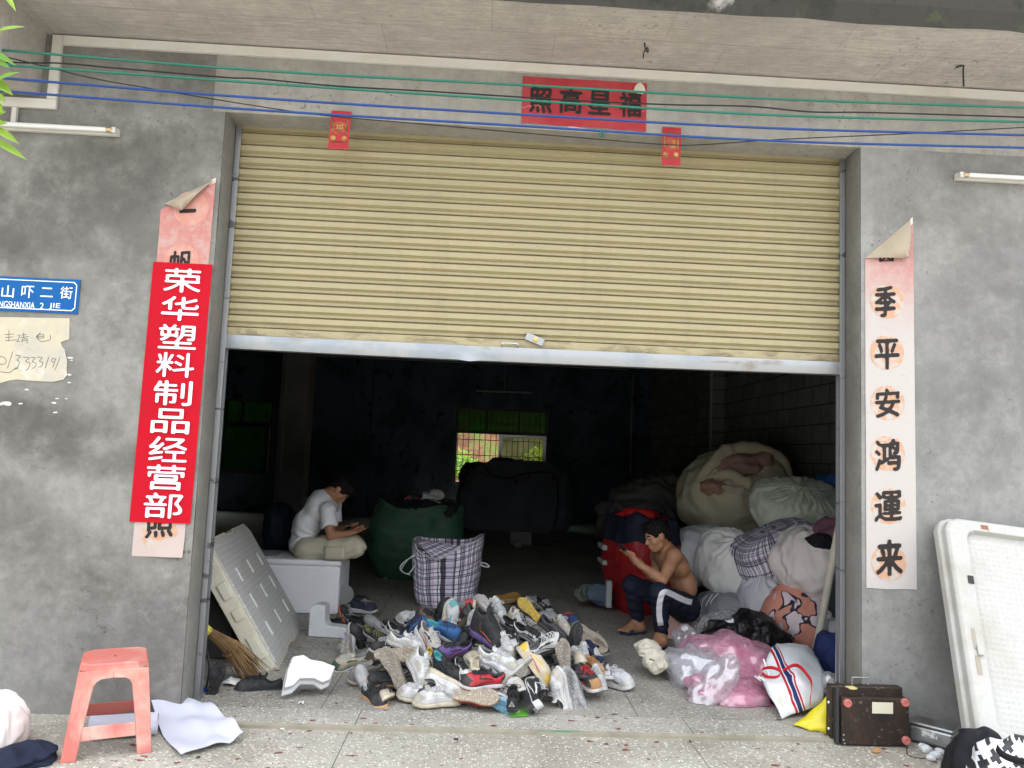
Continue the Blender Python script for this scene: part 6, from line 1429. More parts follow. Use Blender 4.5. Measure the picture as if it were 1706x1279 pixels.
def stripes():
    s = NT('striped_shopping_bag'); sep = s.n('SeparateXYZ'); s.l(s.tc.outputs['UV'], sep.inputs[0])
    q = s.math('ADD', s.math('MULTIPLY', sep.outputs[0], .75), sep.outputs[1])
    col = (.70, .71, .73)
    for a, c_, cc in ((.565, .015, (.45, .02, .03)), (.62, .026, (.02, .035, .12)), (.672, .012, (.45, .02, .03))):
        col = s.mix(s.math('LESS_THAN', s.math('ABSOLUTE', s.math('SUBTRACT', q, a)), c_), col, cc)
    col = s.mix(s.math('MULTIPLY', s.ramp(s.noise(7, 2, .4), .64, .645), s.math('LESS_THAN', q, .45)), col, (.62, .60, .50))
    s.base(col); s.set(Roughness=.35, Specular_IOR_Level=.5); s.bump(s.noise(9, 5, .7), .5, .015); return s.m
t = thing('shopping_bag', 'white shopping bag with red and navy stripes and a red ribbon', 'bag', at(1330, 1190, z=0))
# faceted bag body: crisp folds between hand placed corners
def facet(pts, faces, m_, name, parent, uv=None, sub=2):
    import bmesh
    me = bpy.data.meshes.new(name); me.from_pydata([tuple(p) for p in pts], [], faces)
    if uv: set_uv(me, uv)
    bm = bmesh.new(); bm.from_mesh(me); bmesh.ops.subdivide_edges(bm, edges=bm.edges[:], cuts=5, use_grid_fill=True)
    for v in bm.verts: n_ = v.normal; v.co += n_*(.016*N(v.co, 7, 3)+.010*ridged(v.co, 14, 5))
    for f in bm.faces: f.smooth = True
    bm.to_mesh(me); bm.free(); return part(name, me, m_, parent)
V = [at(1267, 1124, y=.42), at(1303, 1207, y=.12), at(1318, 1188, y=.16), at(1370, 1170, y=.30), at(1369, 1110, y=.62), at(1340, 1085, y=.75), at(1300, 1072, y=.78), at(1288, 1078, y=.62), at(1305, 1130, y=.38), at(1322, 1122, y=.36), at(1345, 1075, y=1.0), at(1375, 1175, y=.7)]
V[1].z = max(V[1].z, .012); V[11].z = .01
uv_ = [(p.x-1.2, p.z) for p in V]; uv_ = [((p.x-V[0].x)*1.5, .35+(p.x-V[0].x)*.9-(p.z)*.2) for p in V]
facet(V, [(0, 1, 2, 8), (2, 3, 9, 8), (3, 4, 5, 9), (9, 5, 7, 8), (7, 5, 10, 6), (0, 8, 7), (3, 11, 10, 4), (4, 10, 5), (1, 11, 3, 2), (0, 6, 10, 11, 1), (0, 7, 6)], stripes(), 'bag_body', t, uv_)
M_RIB = mat('red_ribbon', (.55, .012, .018), (), .45)
def ribbon3(pts, w_, name, m_, parent):
    q = spline(pts, 8); b = MB()
    b.grid(lambda i, j: q[i]+Vector((0, 0, w_*(j-.5)))+Vector((0, -.012*(j-.5), 0)), len(q), 2); o = part(name, b, m_, parent, True)
    md = o.modifiers.new('thick', 'SOLIDIFY'); md.thickness = .002; return o
ribbon3([at(a, c_, y=y) for a, c_, y in ((1268, 1126, .38), (1270, 1115, .4), (1285, 1112, .34), (1300, 1118, .32), (1295, 1127, .3), (1278, 1127, .34), (1270, 1121, .38))], .02, 'ribbon_handle', M_RIB, t)
ribbon3([at(a, c_, y=y) for a, c_, y in ((1305, 1117, .34), (1320, 1109, .32), (1331, 1110, .34), (1343, 1122, .33), (1352, 1138, .28), (1350, 1160, .22), (1349, 1173, .2))], .022, 'ribbon_handle', M_RIB, t)
for q0, q1 in (((1272, 1098, .45), (1284, 1132, .36)), ((1258, 1126, .42), (1268, 1134, .38)), ((1264, 1127, .38), (1275, 1134, .34)), ((1294, 1092, .6), (1316, 1104, .55))):
    part('paper_stick', MB().tube([at(q0[0], q0[1], y=q0[2]), at(q1[0], q1[1], y=q1[2])], .005, 8), M_SIGNW, t)
yb = thing('plastic_bag', 'flat bright yellow plastic bag under the striped shopping bag', 'plastic bag', at(1370, 1200, z=0))
V = [at(1320, 1207, z=.012), at(1350, 1216, z=.006), at(1385, 1219, z=.006), at(1398, 1205, z=.02), at(1398, 1140, y=.02), at(1384, 1142, y=.03), at(1370, 1170, y=.03), at(1345, 1197, y=.03), at(1395, 1180, y=.35)]
V[8].z = .01
facet(V, [(0, 1, 7), (1, 2, 6, 7), (2, 3, 5, 6), (3, 4, 5), (5, 4, 8), (6, 5, 8), (0, 7, 6, 8), (0, 8, 3, 2, 1), (3, 8, 4)], mat('yellow_plastic', (.66, .56, .03), [((.55, .45, .02), 4, .45, .7)], .35, .4, bump=(8, .6, .02)), 'bag_film', yb)
plastic('plastic_bag', 'crumpled pale white film between the striped bag and the metal case', at(1384, 1142, y=.5), (.05, .08, .06), 95, M_CLEAR, lumps=.4, wr=.02, inner=M_SACKW)
# knitted gloves bundle
gl_ = thing('glove_bundle', 'bundle of knitted cream work gloves on the floor left of the clear bag', 'gloves', at(1085, 1105, z=0))
M_KNIT = cloth('cream_knit', (.56, .52, .42), (.46, .42, .33), sc_=60, wr=.4)
for k, (px, py, rx, rz, ro) in enumerate(((1083, 1082, .075, .030, 16), (1086, 1090, .08, .028, 10), (1093, 1099, .06, .028, -15), (1096, 1109, .055, .03, -30))):
    b, _ = sack_mesh(at(px, py, y=.95-.05*k), (rx, .055, rz), 100+k, lumps=.22, wr=.014, rot=(0, ro, 10), floor=.003); part('glove', b, M_KNIT, gl_, True)
b = MB(); b.grid(lambda i, j: at(1082+i*6, 1096+j*6+i*1.5, y=.80)+Vector((0, -.02*math.sin(i*.8), 0)), 5, 3); part('paper_band', b, mat('olive_band', (.16, .15, .10), (), .7), gl_, True)
# dark metal case standing on its side
cA, cB = at(1391, 1243, z=GZ), at(1514, 1246, z=GZ); cw = (cB-cA).length; chh = at(1391, 1148, y=cA.y).z-GZ
mc = thing('metal_case', 'rusty dark brown metal case standing on edge with three pink rubber feet', 'metal case', (cA.x, cA.y, GZ))
MC = Matrix.Translation(Vector((cA.x, cA.y, GZ+.003))) @ Matrix.Rotation(math.atan2((cB-cA).y, (cB-cA).x), 4, 'Z')
M_CASE = mat('rusty_brown_metal', (.034, .024, .019), [((.10, .055, .03), 5, .52, .72, .7), ((.02, .016, .015), 3, .5, .7), ((.26, .22, .17), 30, .60, .70, .6), ((.16, .12, .09), 60, .6, .7, .6)], .5, .4, .3, bump=(40, .15, .002))
part('case_shell', MB().box((0, .05, 0), (cw, .105, chh), MC), M_CASE, mc, bevel=.006)
part('front_frame', MB().box((.012, .012, .004), (.03, .049, chh-.004), MC), M_DARKSTEEL, mc, bevel=.003)
part('base_plate', MB().box((.036, .0, .006), (cw+.004, .049, chh-.042), MC), M_CASE, mc, bevel=.004)
M_PFOOT = mat('pink_rubber', (.46, .15, .13), [((.5, .2, .17), 20, .5, .7)], .6)
for u, v in ((.062, chh-.068), (cw-.022, chh-.058), (cw-.018, .036)):
    part('rubber_foot', MB().lathe([(.0205, 0), (.022, .006), (.020, .016), (.012, .018), (.010, .013)], 18, MC @ Matrix.Translation((u, 0, v)) @ Matrix.Rotation(R(90), 4, 'X')), M_PFOOT, mc, True, 40)
part('label_plate', MB().box((.195, -.002, chh-.118), (.305, -.0003, chh-.062), MC), mat('ivory_label', (.58, .55, .42), [((.3, .25, .16), 25, .6, .7)], .6), mc)
for z in (.150, .128): part('slot', MB().box((.232, -.0015, z), (.268, -.0002, z+.012), MC), M_BLACK, mc)
hb_ = MB().tube(spline([Vector((.135, .09, chh)), Vector((.135, .09, chh+.028)), Vector((.142, .09, chh+.034)), Vector((.215, .09, chh+.034)), Vector((.222, .09, chh+.028)), Vector((.222, .09, chh))], 5), .004, 8)
hb_.v = [tuple(MC @ Vector(v)) for v in hb_.v]; part('carry_handle', hb_, M_STEEL, mc, True)
for u, z in ((.045, .03), (.045, .055), (.05, .012), (cw-.012, .012)): part('screw', MB().lathe([(.005, 0), (.004, .003)], 10, MC @ Matrix.Translation((u, -.0005, z)) @ Matrix.Rotation(R(90), 4, 'X')), M_RAIL, mc)
for z in (.06, chh-.09): part('latch_stud', MB().lathe([(.009, 0), (.007, .006)], 12, MC @ Matrix.Translation((-.0, .07, z)) @ Matrix.Rotation(R(-90), 4, 'Y')), M_RAIL, mc)
scrap(1420, 1147, .05, mat('yellow_tape_bit', (.55, .47, .2), (), .8), 'bit of yellowed tape on top of the metal case', z=chh+GZ+.005, seed=31, h=.006)
# silver tin
tb = thing('metal_tin', 'dented silver metal tin wedged between the dark case and the foam lid', 'tin', at(1550, 1240, z=GZ))
ta, tc_ = at(1514, 1236, z=GZ), at(1588, 1256, z=GZ)
dx = (tc_-ta); dx.z = 0; dl = dx.length; dx.normalize(); MT = Matrix(((dx.x, -dx.y, 0, ta.x), (dx.y, dx.x, 0, ta.y), (0, 0, 1, GZ), (0, 0, 0, 1))) 
hz_ = at(1514, 1199, y=ta.y).z-GZ
part('tin_body', MB().box((0, 0, .012), (dl, .12, hz_-.02), MT), M_STEEL, tb, bevel=.012)
part('tin_lid', MB().box((-.004, -.004, hz_-.019), (dl+.004, .124, hz_), MT), M_STEEL, tb, bevel=.008)
part('tin_label', MB().box((dl*.30, -.0022, hz_*.45), (dl*.66, -.0004, hz_*.70), MT), mat('worn_label', (.55, .55, .52), [((.25, .25, .24), 50, .5, .55)], .6), tb)
for i, (px, py, s_) in enumerate(((1543, 1252, .036), (1558, 1262, .028), (1566, 1256, .03), (1537, 1248, .03), (1551, 1266, .025))):
    c = at(px, py, z=GZ); b, _ = sack_mesh((c.x, c.y, GZ+s_*.35), (s_*.6, s_*.5, s_*.38), 120+i, lumps=.35, wr=.006, floor=GZ+.001, nu=24, nv=16)
    tag(part('foam_crumb', b, M_EPSC, None, True), 'white foam crumb on the ground in front of the silver tin', 'foam piece', 'foam crumbs before the tin')
pipe('wire', 'thin loose wire on the ground in front of the metal case', spline([at(a, c_, z=GZ+.004) for a, c_ in ((1511, 1244), (1512, 1256), (1525, 1262), (1548, 1263))], 6), .002, M_BLACK, 'wire')
b = MB(); c = at(1458, 1252, z=GZ+.004)
b.add([(c.x-.02, c.y, GZ+.004), (c.x+.02, c.y+.02, GZ+.02), (c.x+.03, c.y-.01, GZ+.006), (c.x-.005, c.y-.02, GZ+.004)], [(0, 3, 2, 1)]); tag(part('dry_leaf', b, mat('brown_leaf', (.36, .18, .06), (), .7), None), 'small brown leaf on the ground under the metal case', 'leaf')
# hook bolt on the wall, bags at the lower right corner
b = MB(); c = at(1543, 1205, y=-.004); b.lathe([(.012, 0), (.012, .008), (.006, .010)], 12, Matrix.Translation(c) @ Matrix.Rotation(R(90), 4, 'X')); b.tube([c+Vector((.004, -.012, 0)), c+Vector((.03, -.02, -.05))], .006, 8)
tag(part('wall_bolt', b, mat('rusty_iron', (.16, .09, .05), (), .8), None, True, 50), 'rusty bolt with a bent pin low on the right wall', 'bolt')
sack('black_bag', 'limp black cloth bag on the ground under the corner of the foam lid', 'bag', at(1626, 1268, y=-.66), (.06, .08, .11), 131, M_BLACKC, None, lumps=.25, wr=.025, rot=(10, 28, 0), floor=GZ+.002)
def crosses():
    s = NT('black_cross_print'); v = s.coord('Object', (17, 17, 17), (R(20), R(35), R(40))); sep = s.n('SeparateXYZ'); s.l(v, sep.inputs[0])
    fx, fz = s.math('FRACT', sep.outputs[0]), s.math('FRACT', sep.outputs[2]); ax_, az = s.math('ABSOLUTE', s.math('SUBTRACT', fx, .5)), s.math('ABSOLUTE', s.math('SUBTRACT', fz, .5))
    p1_ = s.math('MULTIPLY', s.math('LESS_THAN', ax_, .15), s.math('LESS_THAN', az, .40)); p2_ = s.math('MULTIPLY', s.math('LESS_THAN', az, .15), s.math('LESS_THAN', ax_, .40))
    s.base(s.mix(s.math('MAXIMUM', p1_, p2_), (.66, .66, .68), (.02, .02, .022))); s.set(Roughness=.6); s.bump(s.noise(10, 5, .6), .5, .02); return s.m
pbg = thing('printed_bag', 'white bag printed with black crosses at the lower right corner', 'bag', at(1670, 1262, y=-.75))
b, _ = sack_mesh(at(1690, 1284, y=-.80), (.15, .12, .10), 133, lumps=.18, wr=.022, rot=(0, -16, 0), floor=GZ+.002); part('bag_body', b, crosses(), pbg, True)
ribbon3([at(a, c_, y=-.94) for a, c_ in ((1660, 1245), (1672, 1258), (1695, 1267), (1720, 1270), (1740, 1268))], .03, 'carry_strap', M_BLACKC, pbg)

b = MB(); c = at(1003, 221, y=-.34); b.box((c.x-.012, c.y-.006, c.z-.022), (c.x-.002, c.y+.006, c.z+.016)); b.box((c.x+.002, c.y-.006, c.z-.020), (c.x+.011, c.y+.006, c.z+.014)); b.box((c.x-.0019, c.y-.004, c.z-.002), (c.x+.0019, c.y+.004, c.z+.006))
tag(part('clothes_peg', b, mat('dark_green_plastic', (.01, .09, .06), (), .5), None), 'dark green clothes peg clipped on the lowest blue line under the red poster', 'peg')
for i, (px, py, s_) in enumerate(((470, 1215, .020), (585, 1222, .015), (760, 1232, .022), (905, 1226, .016), (1010, 1240, .018), (1150, 1236, .014), (1240, 1246, .02), (1330, 1240, .015), (560, 1172, .014), (690, 1197, .012), (1070, 1170, .014), (330, 1262, .018))):
    scrap(px, py, s_, [M_SCRAPW, mat('dry_brown_bit', (.16, .10, .05), (), .9), mat('dark_grit', (.05, .05, .045), (), .9)][i % 3], ['tiny white litter bit on the trodden ground by the step', 'tiny brown leaf bit on the trodden ground by the step', 'tiny dark crumb on the trodden ground by the step'][i % 3], z=-.024 if py > 1205 else .001, seed=60+i, h=.004, name='litter_bit', cat='litter', group=['white litter bits by the step', 'brown leaf bits by the step', 'dark crumbs by the step'][i % 3])
# ------------------------------------------------------------------ people
from mathutils.bvhtree import BVHTree
def skin():
    s = NT('tanned_skin'); c_ = s.mix(s.ramp(s.noise(9, 5, .6), .4, .7, 0, .5), (.36, .185, .105), (.30, .135, .075))
    s.base(c_); s.set(Roughness=.5, Specular_IOR_Level=.35, Subsurface_Weight=.12, Subsurface_Scale=.02); s.b.inputs['Subsurface Radius'].default_value = (1, .35, .2); s.bump(s.noise(220, 3, .6), .08, .001); return s.m
M_SKIN = skin(); M_HAIR = mat('black_hair', (.007, .006, .0055), [((.016, .014, .012), 30, .5, .7)], .7, .12, bump=(120, .6, .004))
M_EYE = mat('dark_eye', (.02, .012, .01), (), .3, .5)
def vec(*a): return Vector(a)
def frame(F, U):
    F = Vector(F).normalized(); U = Vector(U); U = (U-F*U.dot(F)).normalized(); return F, U, F.cross(U)
def head_prims(c, F, U):
    F, U, Rr = frame(F, U); p = lambda f, u, r: c+F*f+U*u+Rr*r
    ax = lambda a, b_, d: [list(F*a), list(U*b_), list(Rr*d)]
    P = [('e', p(-.012, .022, 0), ax(.095, .092, .076), .02), ('e', p(.018, -.035, 0), ax(.066, .082, .060), .03),
         ('c', p(.052, -.088, 0), p(.058, -.085, 0), .020, .018, .02), ('c', p(.005, -.070, .045), p(.045, -.092, .012), .018, .016, .02), ('c', p(.005, -.070, -.045), p(.045, -.092, -.012), .018, .016, .02),
         ('c', p(.080, .008, 0), p(.100, -.032, 0), .007, .0115, .010), ('c', p(.092, -.036, .010), p(.092, -.036, -.010), .008, .008, .006),
         ('c', p(.073, .014, .032), p(.079, .016, .008), .0085, .0085, .012), ('c', p(.073, .014, -.032), p(.079, .016, -.008), .0085, .0085, .012),
         ('c', p(.078, -.058, .016), p(.083, -.057, 0), .006, .0075, .006), ('c', p(.078, -.058, -.016), p(.083, -.057, 0), .006, .0075, .006),
         ('c', p(.076, -.070, .012), p(.080, -.069, 0), .006, .0075, .006), ('c', p(.076, -.070, -.012), p(.080, -.069, 0), .006, .0075, .006)]
    for s_ in (-1, 1):
        P += [('e', p(-.008, -.005, .076*s_), [list((F*.8+U*.3).normalized()*.020), list((U-F*.25).normalized()*.033), list(Rr*.009)], .006),
              ('e', p(.045, -.030, .045*s_), ax(.022, .020, .018), .02)]
    return P
def head_extras(t, c, F, U, cut):
    F, U, Rr = frame(F, U); p = lambda f, u, r: c+F*f+U*u+Rr*r; ax = lambda a, b_, d: [list(F*a), list(U*b_), list(Rr*d)]
    rnd = lambda G, X, Y, Z: G+.004*np.sin(X*190+Y*90)*np.sin(Z*170-Y*140)
    part('hair', sdf_mesh([('e', p(-.016, .035, 0), ax(.106, .098, .085), .01), ('e', p(.052, .098, 0), ax(.045, .026, .06), .03), ('e', p(-.065, -.005, 0), ax(.045, .075, .068), .02),
         ('s', p(.095, -.045, 0), ax(.095, .095, .085), .012), ('s', p(.012, -.085, 0), ax(.09, .085, .12), .012), ('s', p(-.002, -.012, .085), ax(.026, .04, .03), .008), ('s', p(-.002, -.012, -.085), ax(.026, .04, .03), .008)], .005, fn=rnd), M_HAIR, t)
    for s_ in (-1, 1):
        b, _ = sack_mesh(p(.0785, -.004, .030*s_), (.005, .012, .0045), 1, lumps=0, wr=0, nu=14, nv=8); part('eye', b, M_EYE, t, True)
        part('eyebrow', MB().tube([p(.072, .020, .046*s_), p(.084, .026, .030*s_), p(.087, .022, .013*s_)], [.003, .0045, .003], 6), M_HAIR, t, True)
def hand(w_, palm, tips, thumb, nrm):
    """wrist, palm centre, five finger polylines"""
    d = (palm-w_).normalized(); sd_ = d.cross(nrm).normalized()
    P = [('e', palm, [list(d*.047), list(sd_*.040), list(Vector(nrm).normalized()*.016)], .015), ('c', w_, palm-d*.015, .026, .026, .02)]
    for pts in tips+[thumb]:
        r0 = .0105 if pts is thumb else .0092
        for k in range(len(pts)-1): P.append(('c', pts[k], pts[k+1], r0-.0012*k, r0-.0012*(k+1), .004))
    return P
def fingers(palm, d, sd_, nrm, curl, L=(.070, .078, .073, .058)):
    out = []
    for k in range(4):
        off = sd_*(.030-.020*k); b0 = palm+d*.036+off; q = [b0]; dd = d.copy(); n_ = Vector(nrm).normalized()
        for s_, f in enumerate((.45, .32, .23)):
            a = R(curl[k]*(1 if s_ else .6)); dd = (dd*math.cos(a)+n_*math.sin(a)).normalized(); q.append(q[-1]+dd*L[k]*f)
        out.append(q)
    return out
def foot(an, heel, toe, side):
    d = (toe-heel).normalized(); L_ = (toe-heel).length; s_ = d.cross(Vector((0, 0, 1))).normalized()*side
    P = [('c', an, heel+Vector((0, 0, .015))+d*.02, .036, .034, .03), ('c', heel+d*.02, heel+d*L_*.5, .032, .030, .03), ('c', an+d*.02, heel+d*L_*.70+Vector((0, 0, .005)), .032, .024, .03),
         ('c', heel+d*L_*.45+s_*.015, heel+d*L_*.74+s_*.028, .024, .019, .02), ('c', heel+d*L_*.45-s_*.012, heel+d*L_*.76-s_*.024, .024, .020, .02)]
    for k in range(5):
        o = s_*(-.034+.016*k); l_ = L_*(.98-.035*k); P.append(('c', heel+d*L_*.74+o*.9, heel+d*l_+o+Vector((0, 0, -.006)), .011-.0008*k+.002*(k == 0), .0085-.0006*k+.003*(k == 0), .005))
    return P
def ell(c, a, b_, d): return ('e', c, [list(a), list(b_), list(d)])
# --- shirtless man on the pink stool
t = thing('person', 'shirtless man in white-striped navy track pants sitting on a low pink stool', 'person', at(1131, 1066, z=0))
J = lambda px, py, y: at(px, py, y=y)
S1, S2 = J(1124, 926, 1.75), J(1095, 924, 2.10); E1_, E2 = J(1104, 966, 1.60), J(1092, 967, 2.06); W1, W2 = J(1067, 941, 1.70), J(1066, 938, 1.86)
pel, mid, che = J(1137, 1006, 1.97), J(1137, 966, 1.96), J(1121, 936, 1.93)
H1, H2 = J(1141, 1012, 1.86), J(1130, 1008, 2.09); K1, K2 = J(1098, 987, 1.56), J(1052, 974, 2.02); A1, A2 = J(1102, 1057, 1.70), J(1064, 1034, 2.12)
h1, o1 = at(1107, 1070, z=.045), at(1079, 1077, z=.034); h2, o2 = at(1071, 1046, z=.045), at(1033, 1050, z=.034)
hc_ = J(1094, 893, 1.86); F_, U_ = Vector((-.90, -.22, -.28)), Vector((-.28, 0, .95))
lat = (S1-S2).normalized(); spn = (che-pel).normalized(); frt = lat.cross(spn).normalized(); frt = frt if frt.x < 0 else -frt
up1 = (che-mid).normalized(); fr1 = lat.cross(up1).normalized(); fr1 = fr1 if fr1.x < 0 else -fr1
body = head_prims(hc_, F_, U_)
body += [('c', J(1115, 919, 1.92), J(1103, 902, 1.88), .060, .053, .02), ell(che, lat*.165, up1*.135, fr1*.098), ell(mid, lat*.145, spn*.15, frt*.095), ell(pel, lat*.16, spn*.12, frt*.11),
         ('c', S1, S2, .052, .052, .05), ('c', J(1118, 921, 1.86), S1, .045, .05, .03), ('c', J(1108, 920, 2.0), S2, .045, .05, .03),
         ell(che+fr1*.055+lat*.06, lat*.075, up1*.06, fr1*.04), ell(che+fr1*.055-lat*.06, lat*.075, up1*.06, fr1*.04),
         ('c', S1, S1.lerp(E1_, .5), .053, .046, .02), ('c', S1.lerp(E1_, .5), E1_, .046, .036, .02), ('c', E1_, E1_.lerp(W1, .35), .037, .038, .015), ('c', E1_.lerp(W1, .35), W1, .038, .024, .015),
         ('c', S2, E2, .050, .035, .02), ('c', E2, E2.lerp(W2, .35), .036, .036, .015), ('c', E2.lerp(W2, .35), W2, .036, .024, .015),
         ('c', H1, K1, .075, .05, .03), ('c', H2, K2, .075, .05, .03), ('c', K1, A1, .05, .034, .02), ('c', K2, A2, .05, .034, .02)]
body += foot(A1, h1, o1, 1)+foot(A2, h2, o2, -1)
# phone and the two hands round it
ph0, ph1 = J(1034, 909, 1.74), J(1052, 927, 1.76); pc = (ph0+ph1)/2; pd_ = (ph0-ph1).normalized(); pn = Vector((hc_-pc)); pn = (pn-pd_*pn.dot(pd_)).normalized(); ps_ = pd_.cross(pn).normalized()
pl1 = J(1056, 931, 1.735); d1 = (pd_*.75+(pl1-W1).normalized()*.5).normalized(); s1 = ps_ if ps_.y < 0 else -ps_
fg = fingers(pl1, d1, s1*-1, -pn*1, (-8, -6, -4, -2)); th1 = [pl1+pn*.01+s1*.02, pl1+pd_*.03+pn*.022+s1*.018, pl1+pd_*.062+pn*.020+s1*.006]
body += hand(W1, pl1, fg, th1, pn)
pl2 = J(1054, 930, 1.83); d2 = d1; fg2 = fingers(pl2, d2, s1*-1, pn*-1, (6, 10, 14, 18)); th2 = [pl2+pn*.01-s1*.01, pl2+pd_*.03+pn*.022, pl2+pd_*.055+pn*.018+s1*.012]
body += hand(W2, pl2, fg2, th2, pn)
part('body', sdf_mesh(body, .0052, .022), M_SKIN, t)
head_extras(t, hc_, F_, U_, 0)
fold = lambda amp, f: (lambda G, X, Y, Z: G+amp*np.sin(X*f+2.2*np.sin(Z*f*.6+Y*7))*np.sin(Z*f*.8+1.7*np.sin(Y*f*.5))+amp*.6*np.sin(Z*f*2.1+3*np.sin(X*17+Y*11)))
M_PANTS = cloth('navy_track_cloth', (.012, .016, .03), (.008, .010, .02), .75)
pants = [ell(pel+Vector((0, 0, -.01)), lat*.18, spn*.105, frt*.13), ('c', H1, K1, .105, .070, .03), ('c', H2, K2, .105, .072, .03), ('c', K1, K1.lerp(A1, .55), .070, .062, .02), ('c', K1.lerp(A1, .55), K1.lerp(A1, .90), .062, .050, .02),
         ('c', K2, K2.lerp(A2, .55), .072, .062, .02), ('c', K2.lerp(A2, .55), K2.lerp(A2, .92), .062, .048, .02), ('c', H1, H2, .10, .10, .04)]
pme = sdf_mesh(pants, .007, .03, fn=fold(.0045, 48)); part('track_pants', pme, M_PANTS, t)
bv = BVHTree.FromPolygons([v.co for v in pme.vertices], [tuple(p.vertices) for p in pme.polygons])
def hit(px, py, off=.007):
    v = ray(px, py).normalized(); loc, nrm, _, _ = bv.ray_cast(CAM, v)
    return (loc-v*off) if loc else None
path = [(1153, 1003), (1144, 1001), (1132, 996), (1120, 990), (1110, 986), (1104, 988), (1101, 995), (1099, 1005), (1098, 1018), (1099, 1030), (1101, 1042)]
L_, R2 = [], []; path = [(p.x, p.y) for p in spline([(a, c_, 0) for a, c_ in path], 4)]
for k, (a, c_) in enumerate(path):
    q0, q1 = path[max(k-1, 0)], path[min(k+1, len(path)-1)]; dx_, dy_ = q1[0]-q0[0], q1[1]-q0[1]; l_ = math.hypot(dx_, dy_); nx_, ny_ = -dy_/l_*4.8, dx_/l_*4.8
    row = [hit(a+nx_*s_, c_+ny_*s_) for s_ in (-1, -.6, -.2, .2, .6, 1)]
    if all(row): L_.append(row)
b = MB(); b.grid(lambda i, j: L_[i][j], len(L_), 6); part('white_stripe', b, mat('white_stripe_cloth', (.66, .66, .70), (), .7), t, True)
M_SLIP = mat('navy_rubber', (.02, .03, .06), (), .6)
for hh, oo, sd_ in ((h1, o1, 1), (h2, o2, -1)):
    d = (oo-hh); d.z = 0; L2 = d.length; d.normalize(); s_ = Vector((d.y, -d.x, 0)); b = MB()
    q = [hh+d*(x*(L2+.02)-.025)+s_*(y*.95*(1.05)) for x, y in [(p.x/FL, p.y) for p in OUT]]
    b.add([(p.x, p.y, .003) for p in q]+[(p.x, p.y, .018) for p in q], [tuple(range(NS)), tuple(range(2*NS-1, NS-1, -1))]+[(i, NS+i, NS+(i+1) % NS, (i+1) % NS) for i in range(NS)])
    sl = part('slipper', b, M_SLIP, t)
    b = MB(); mc_ = hh+d*L2*.60
    b.grid(lambda i, j: (lambda a: mc_+d*(.045*(j/4-.5))+s_*(.050*math.cos(a))+Vector((0, 0, .012-mc_.z+.052*max(0, math.sin(a))**.7)))(math.pi*i/12), 13, 5); part('strap', b, M_SLIP, sl, True)
    b = MB()
    for kk in range(3): b.grid(lambda i, j: (lambda a: mc_+d*(.030*(kk/2-.5)+.006*(j-.5))+s_*(.0515*math.cos(a))+Vector((0, 0, .0125-mc_.z+.0535*max(0, math.sin(a))**.7)))(math.pi*(.15+.35*i/6)), 7, 2)
    part('strap_stripes', b, M_SIGNW, sl, True)
MPH = Matrix(((pd_.x, ps_.x, pn.x, pc.x), (pd_.y, ps_.y, pn.y, pc.y), (pd_.z, ps_.z, pn.z, pc.z), (0, 0, 0, 1)))
ph = thing('mobile_phone', 'black mobile phone held up by the shirtless man', 'phone', pc)
part('phone_body', MB().box((-.072, -.036, -.004), (.078, .036, .0035), MPH), M_BLACK, ph, bevel=.003); part('screen', MB().box((-.066, -.032, .0036), (.072, .032, .0044), MPH), mat('dark_screen_glass', (.03, .035, .045), (), .1, .5), ph)
# --- man in the white T-shirt on the foam box
t = thing('person', 'man in a white T-shirt and khaki shorts hunched on the white foam box', 'person', at(515, 918, y=2.65))
ztop = sh+.002
S1, S2 = J(546, 850, 2.50), J(556, 840, 2.86); E1_, E2 = J(551, 893, 2.45), J(558, 882, 2.84); W1, W2 = J(580, 889, 2.52), J(574, 882, 2.72)
pel, mid, che = J(509, 908, 2.68), J(512, 876, 2.68), J(530, 844, 2.68)
H1, H2 = J(510, 914, 2.55), J(510, 910, 2.82); K1, K2 = J(594, 911, 2.45), J(590, 903, 2.98)
A1 = Vector((K1.x-.26, K1.y+.34, ztop+.06)); A2 = Vector((K2.x-.28, K2.y-.36, ztop+.055))
hc_ = J(567, 816, 2.68); F_, U_ = Vector((.52, -.08, -.85)), Vector((.85, 0, .52))
lat = (S1-S2).normalized(); spn = (che-pel).normalized(); up1 = (che-mid).normalized(); frt = spn.cross(lat).normalized(); frt = frt if frt.x > 0 else -frt; fr1 = up1.cross(lat).normalized(); fr1 = fr1 if fr1.x > 0 else -fr1
body = head_prims(hc_, F_, U_)
body += [('c', J(541, 825, 2.68), J(557, 817, 2.68), .058, .052, .02), ell(che, lat*.165, up1*.14, fr1*.098), ell(mid, lat*.145, spn*.15, frt*.095), ell(pel, lat*.16, spn*.11, frt*.11),
         ('c', S1, S2, .05, .05, .05), ('c', S1, S1.lerp(E1_, .5), .050, .043, .02), ('c', S1.lerp(E1_, .5), E1_, .043, .036, .02), ('c', E1_, E1_.lerp(W1, .35), .037, .038, .015), ('c', E1_.lerp(W1, .35), W1, .038, .025, .015),
         ('c', S2, E2, .048, .035, .02), ('c', E2, W2, .036, .024, .015), ('c', H1, K1, .07, .052, .03), ('c', H2, K2, .07, .052, .03), ('c', K1, A1, .05, .036, .02), ('c', K2, A2, .05, .036, .02)]
for an, dr, sd_ in ((A1, Vector((-.5, .85, 0)), 1), (A2, Vector((-.5, -.85, 0)), -1)):
    dr.normalize(); body += foot(an, an-dr*.03+Vector((0, 0, -.01)), an+dr*.17+Vector((0, 0, -.015)), sd_)
pl1 = J(590, 886, 2.56); d1 = (pl1-W1).normalized(); n1 = Vector((-.2, -.25, .95)); n1 = (n1-d1*n1.dot(d1)).normalized(); sd1 = d1.cross(n1).normalized()
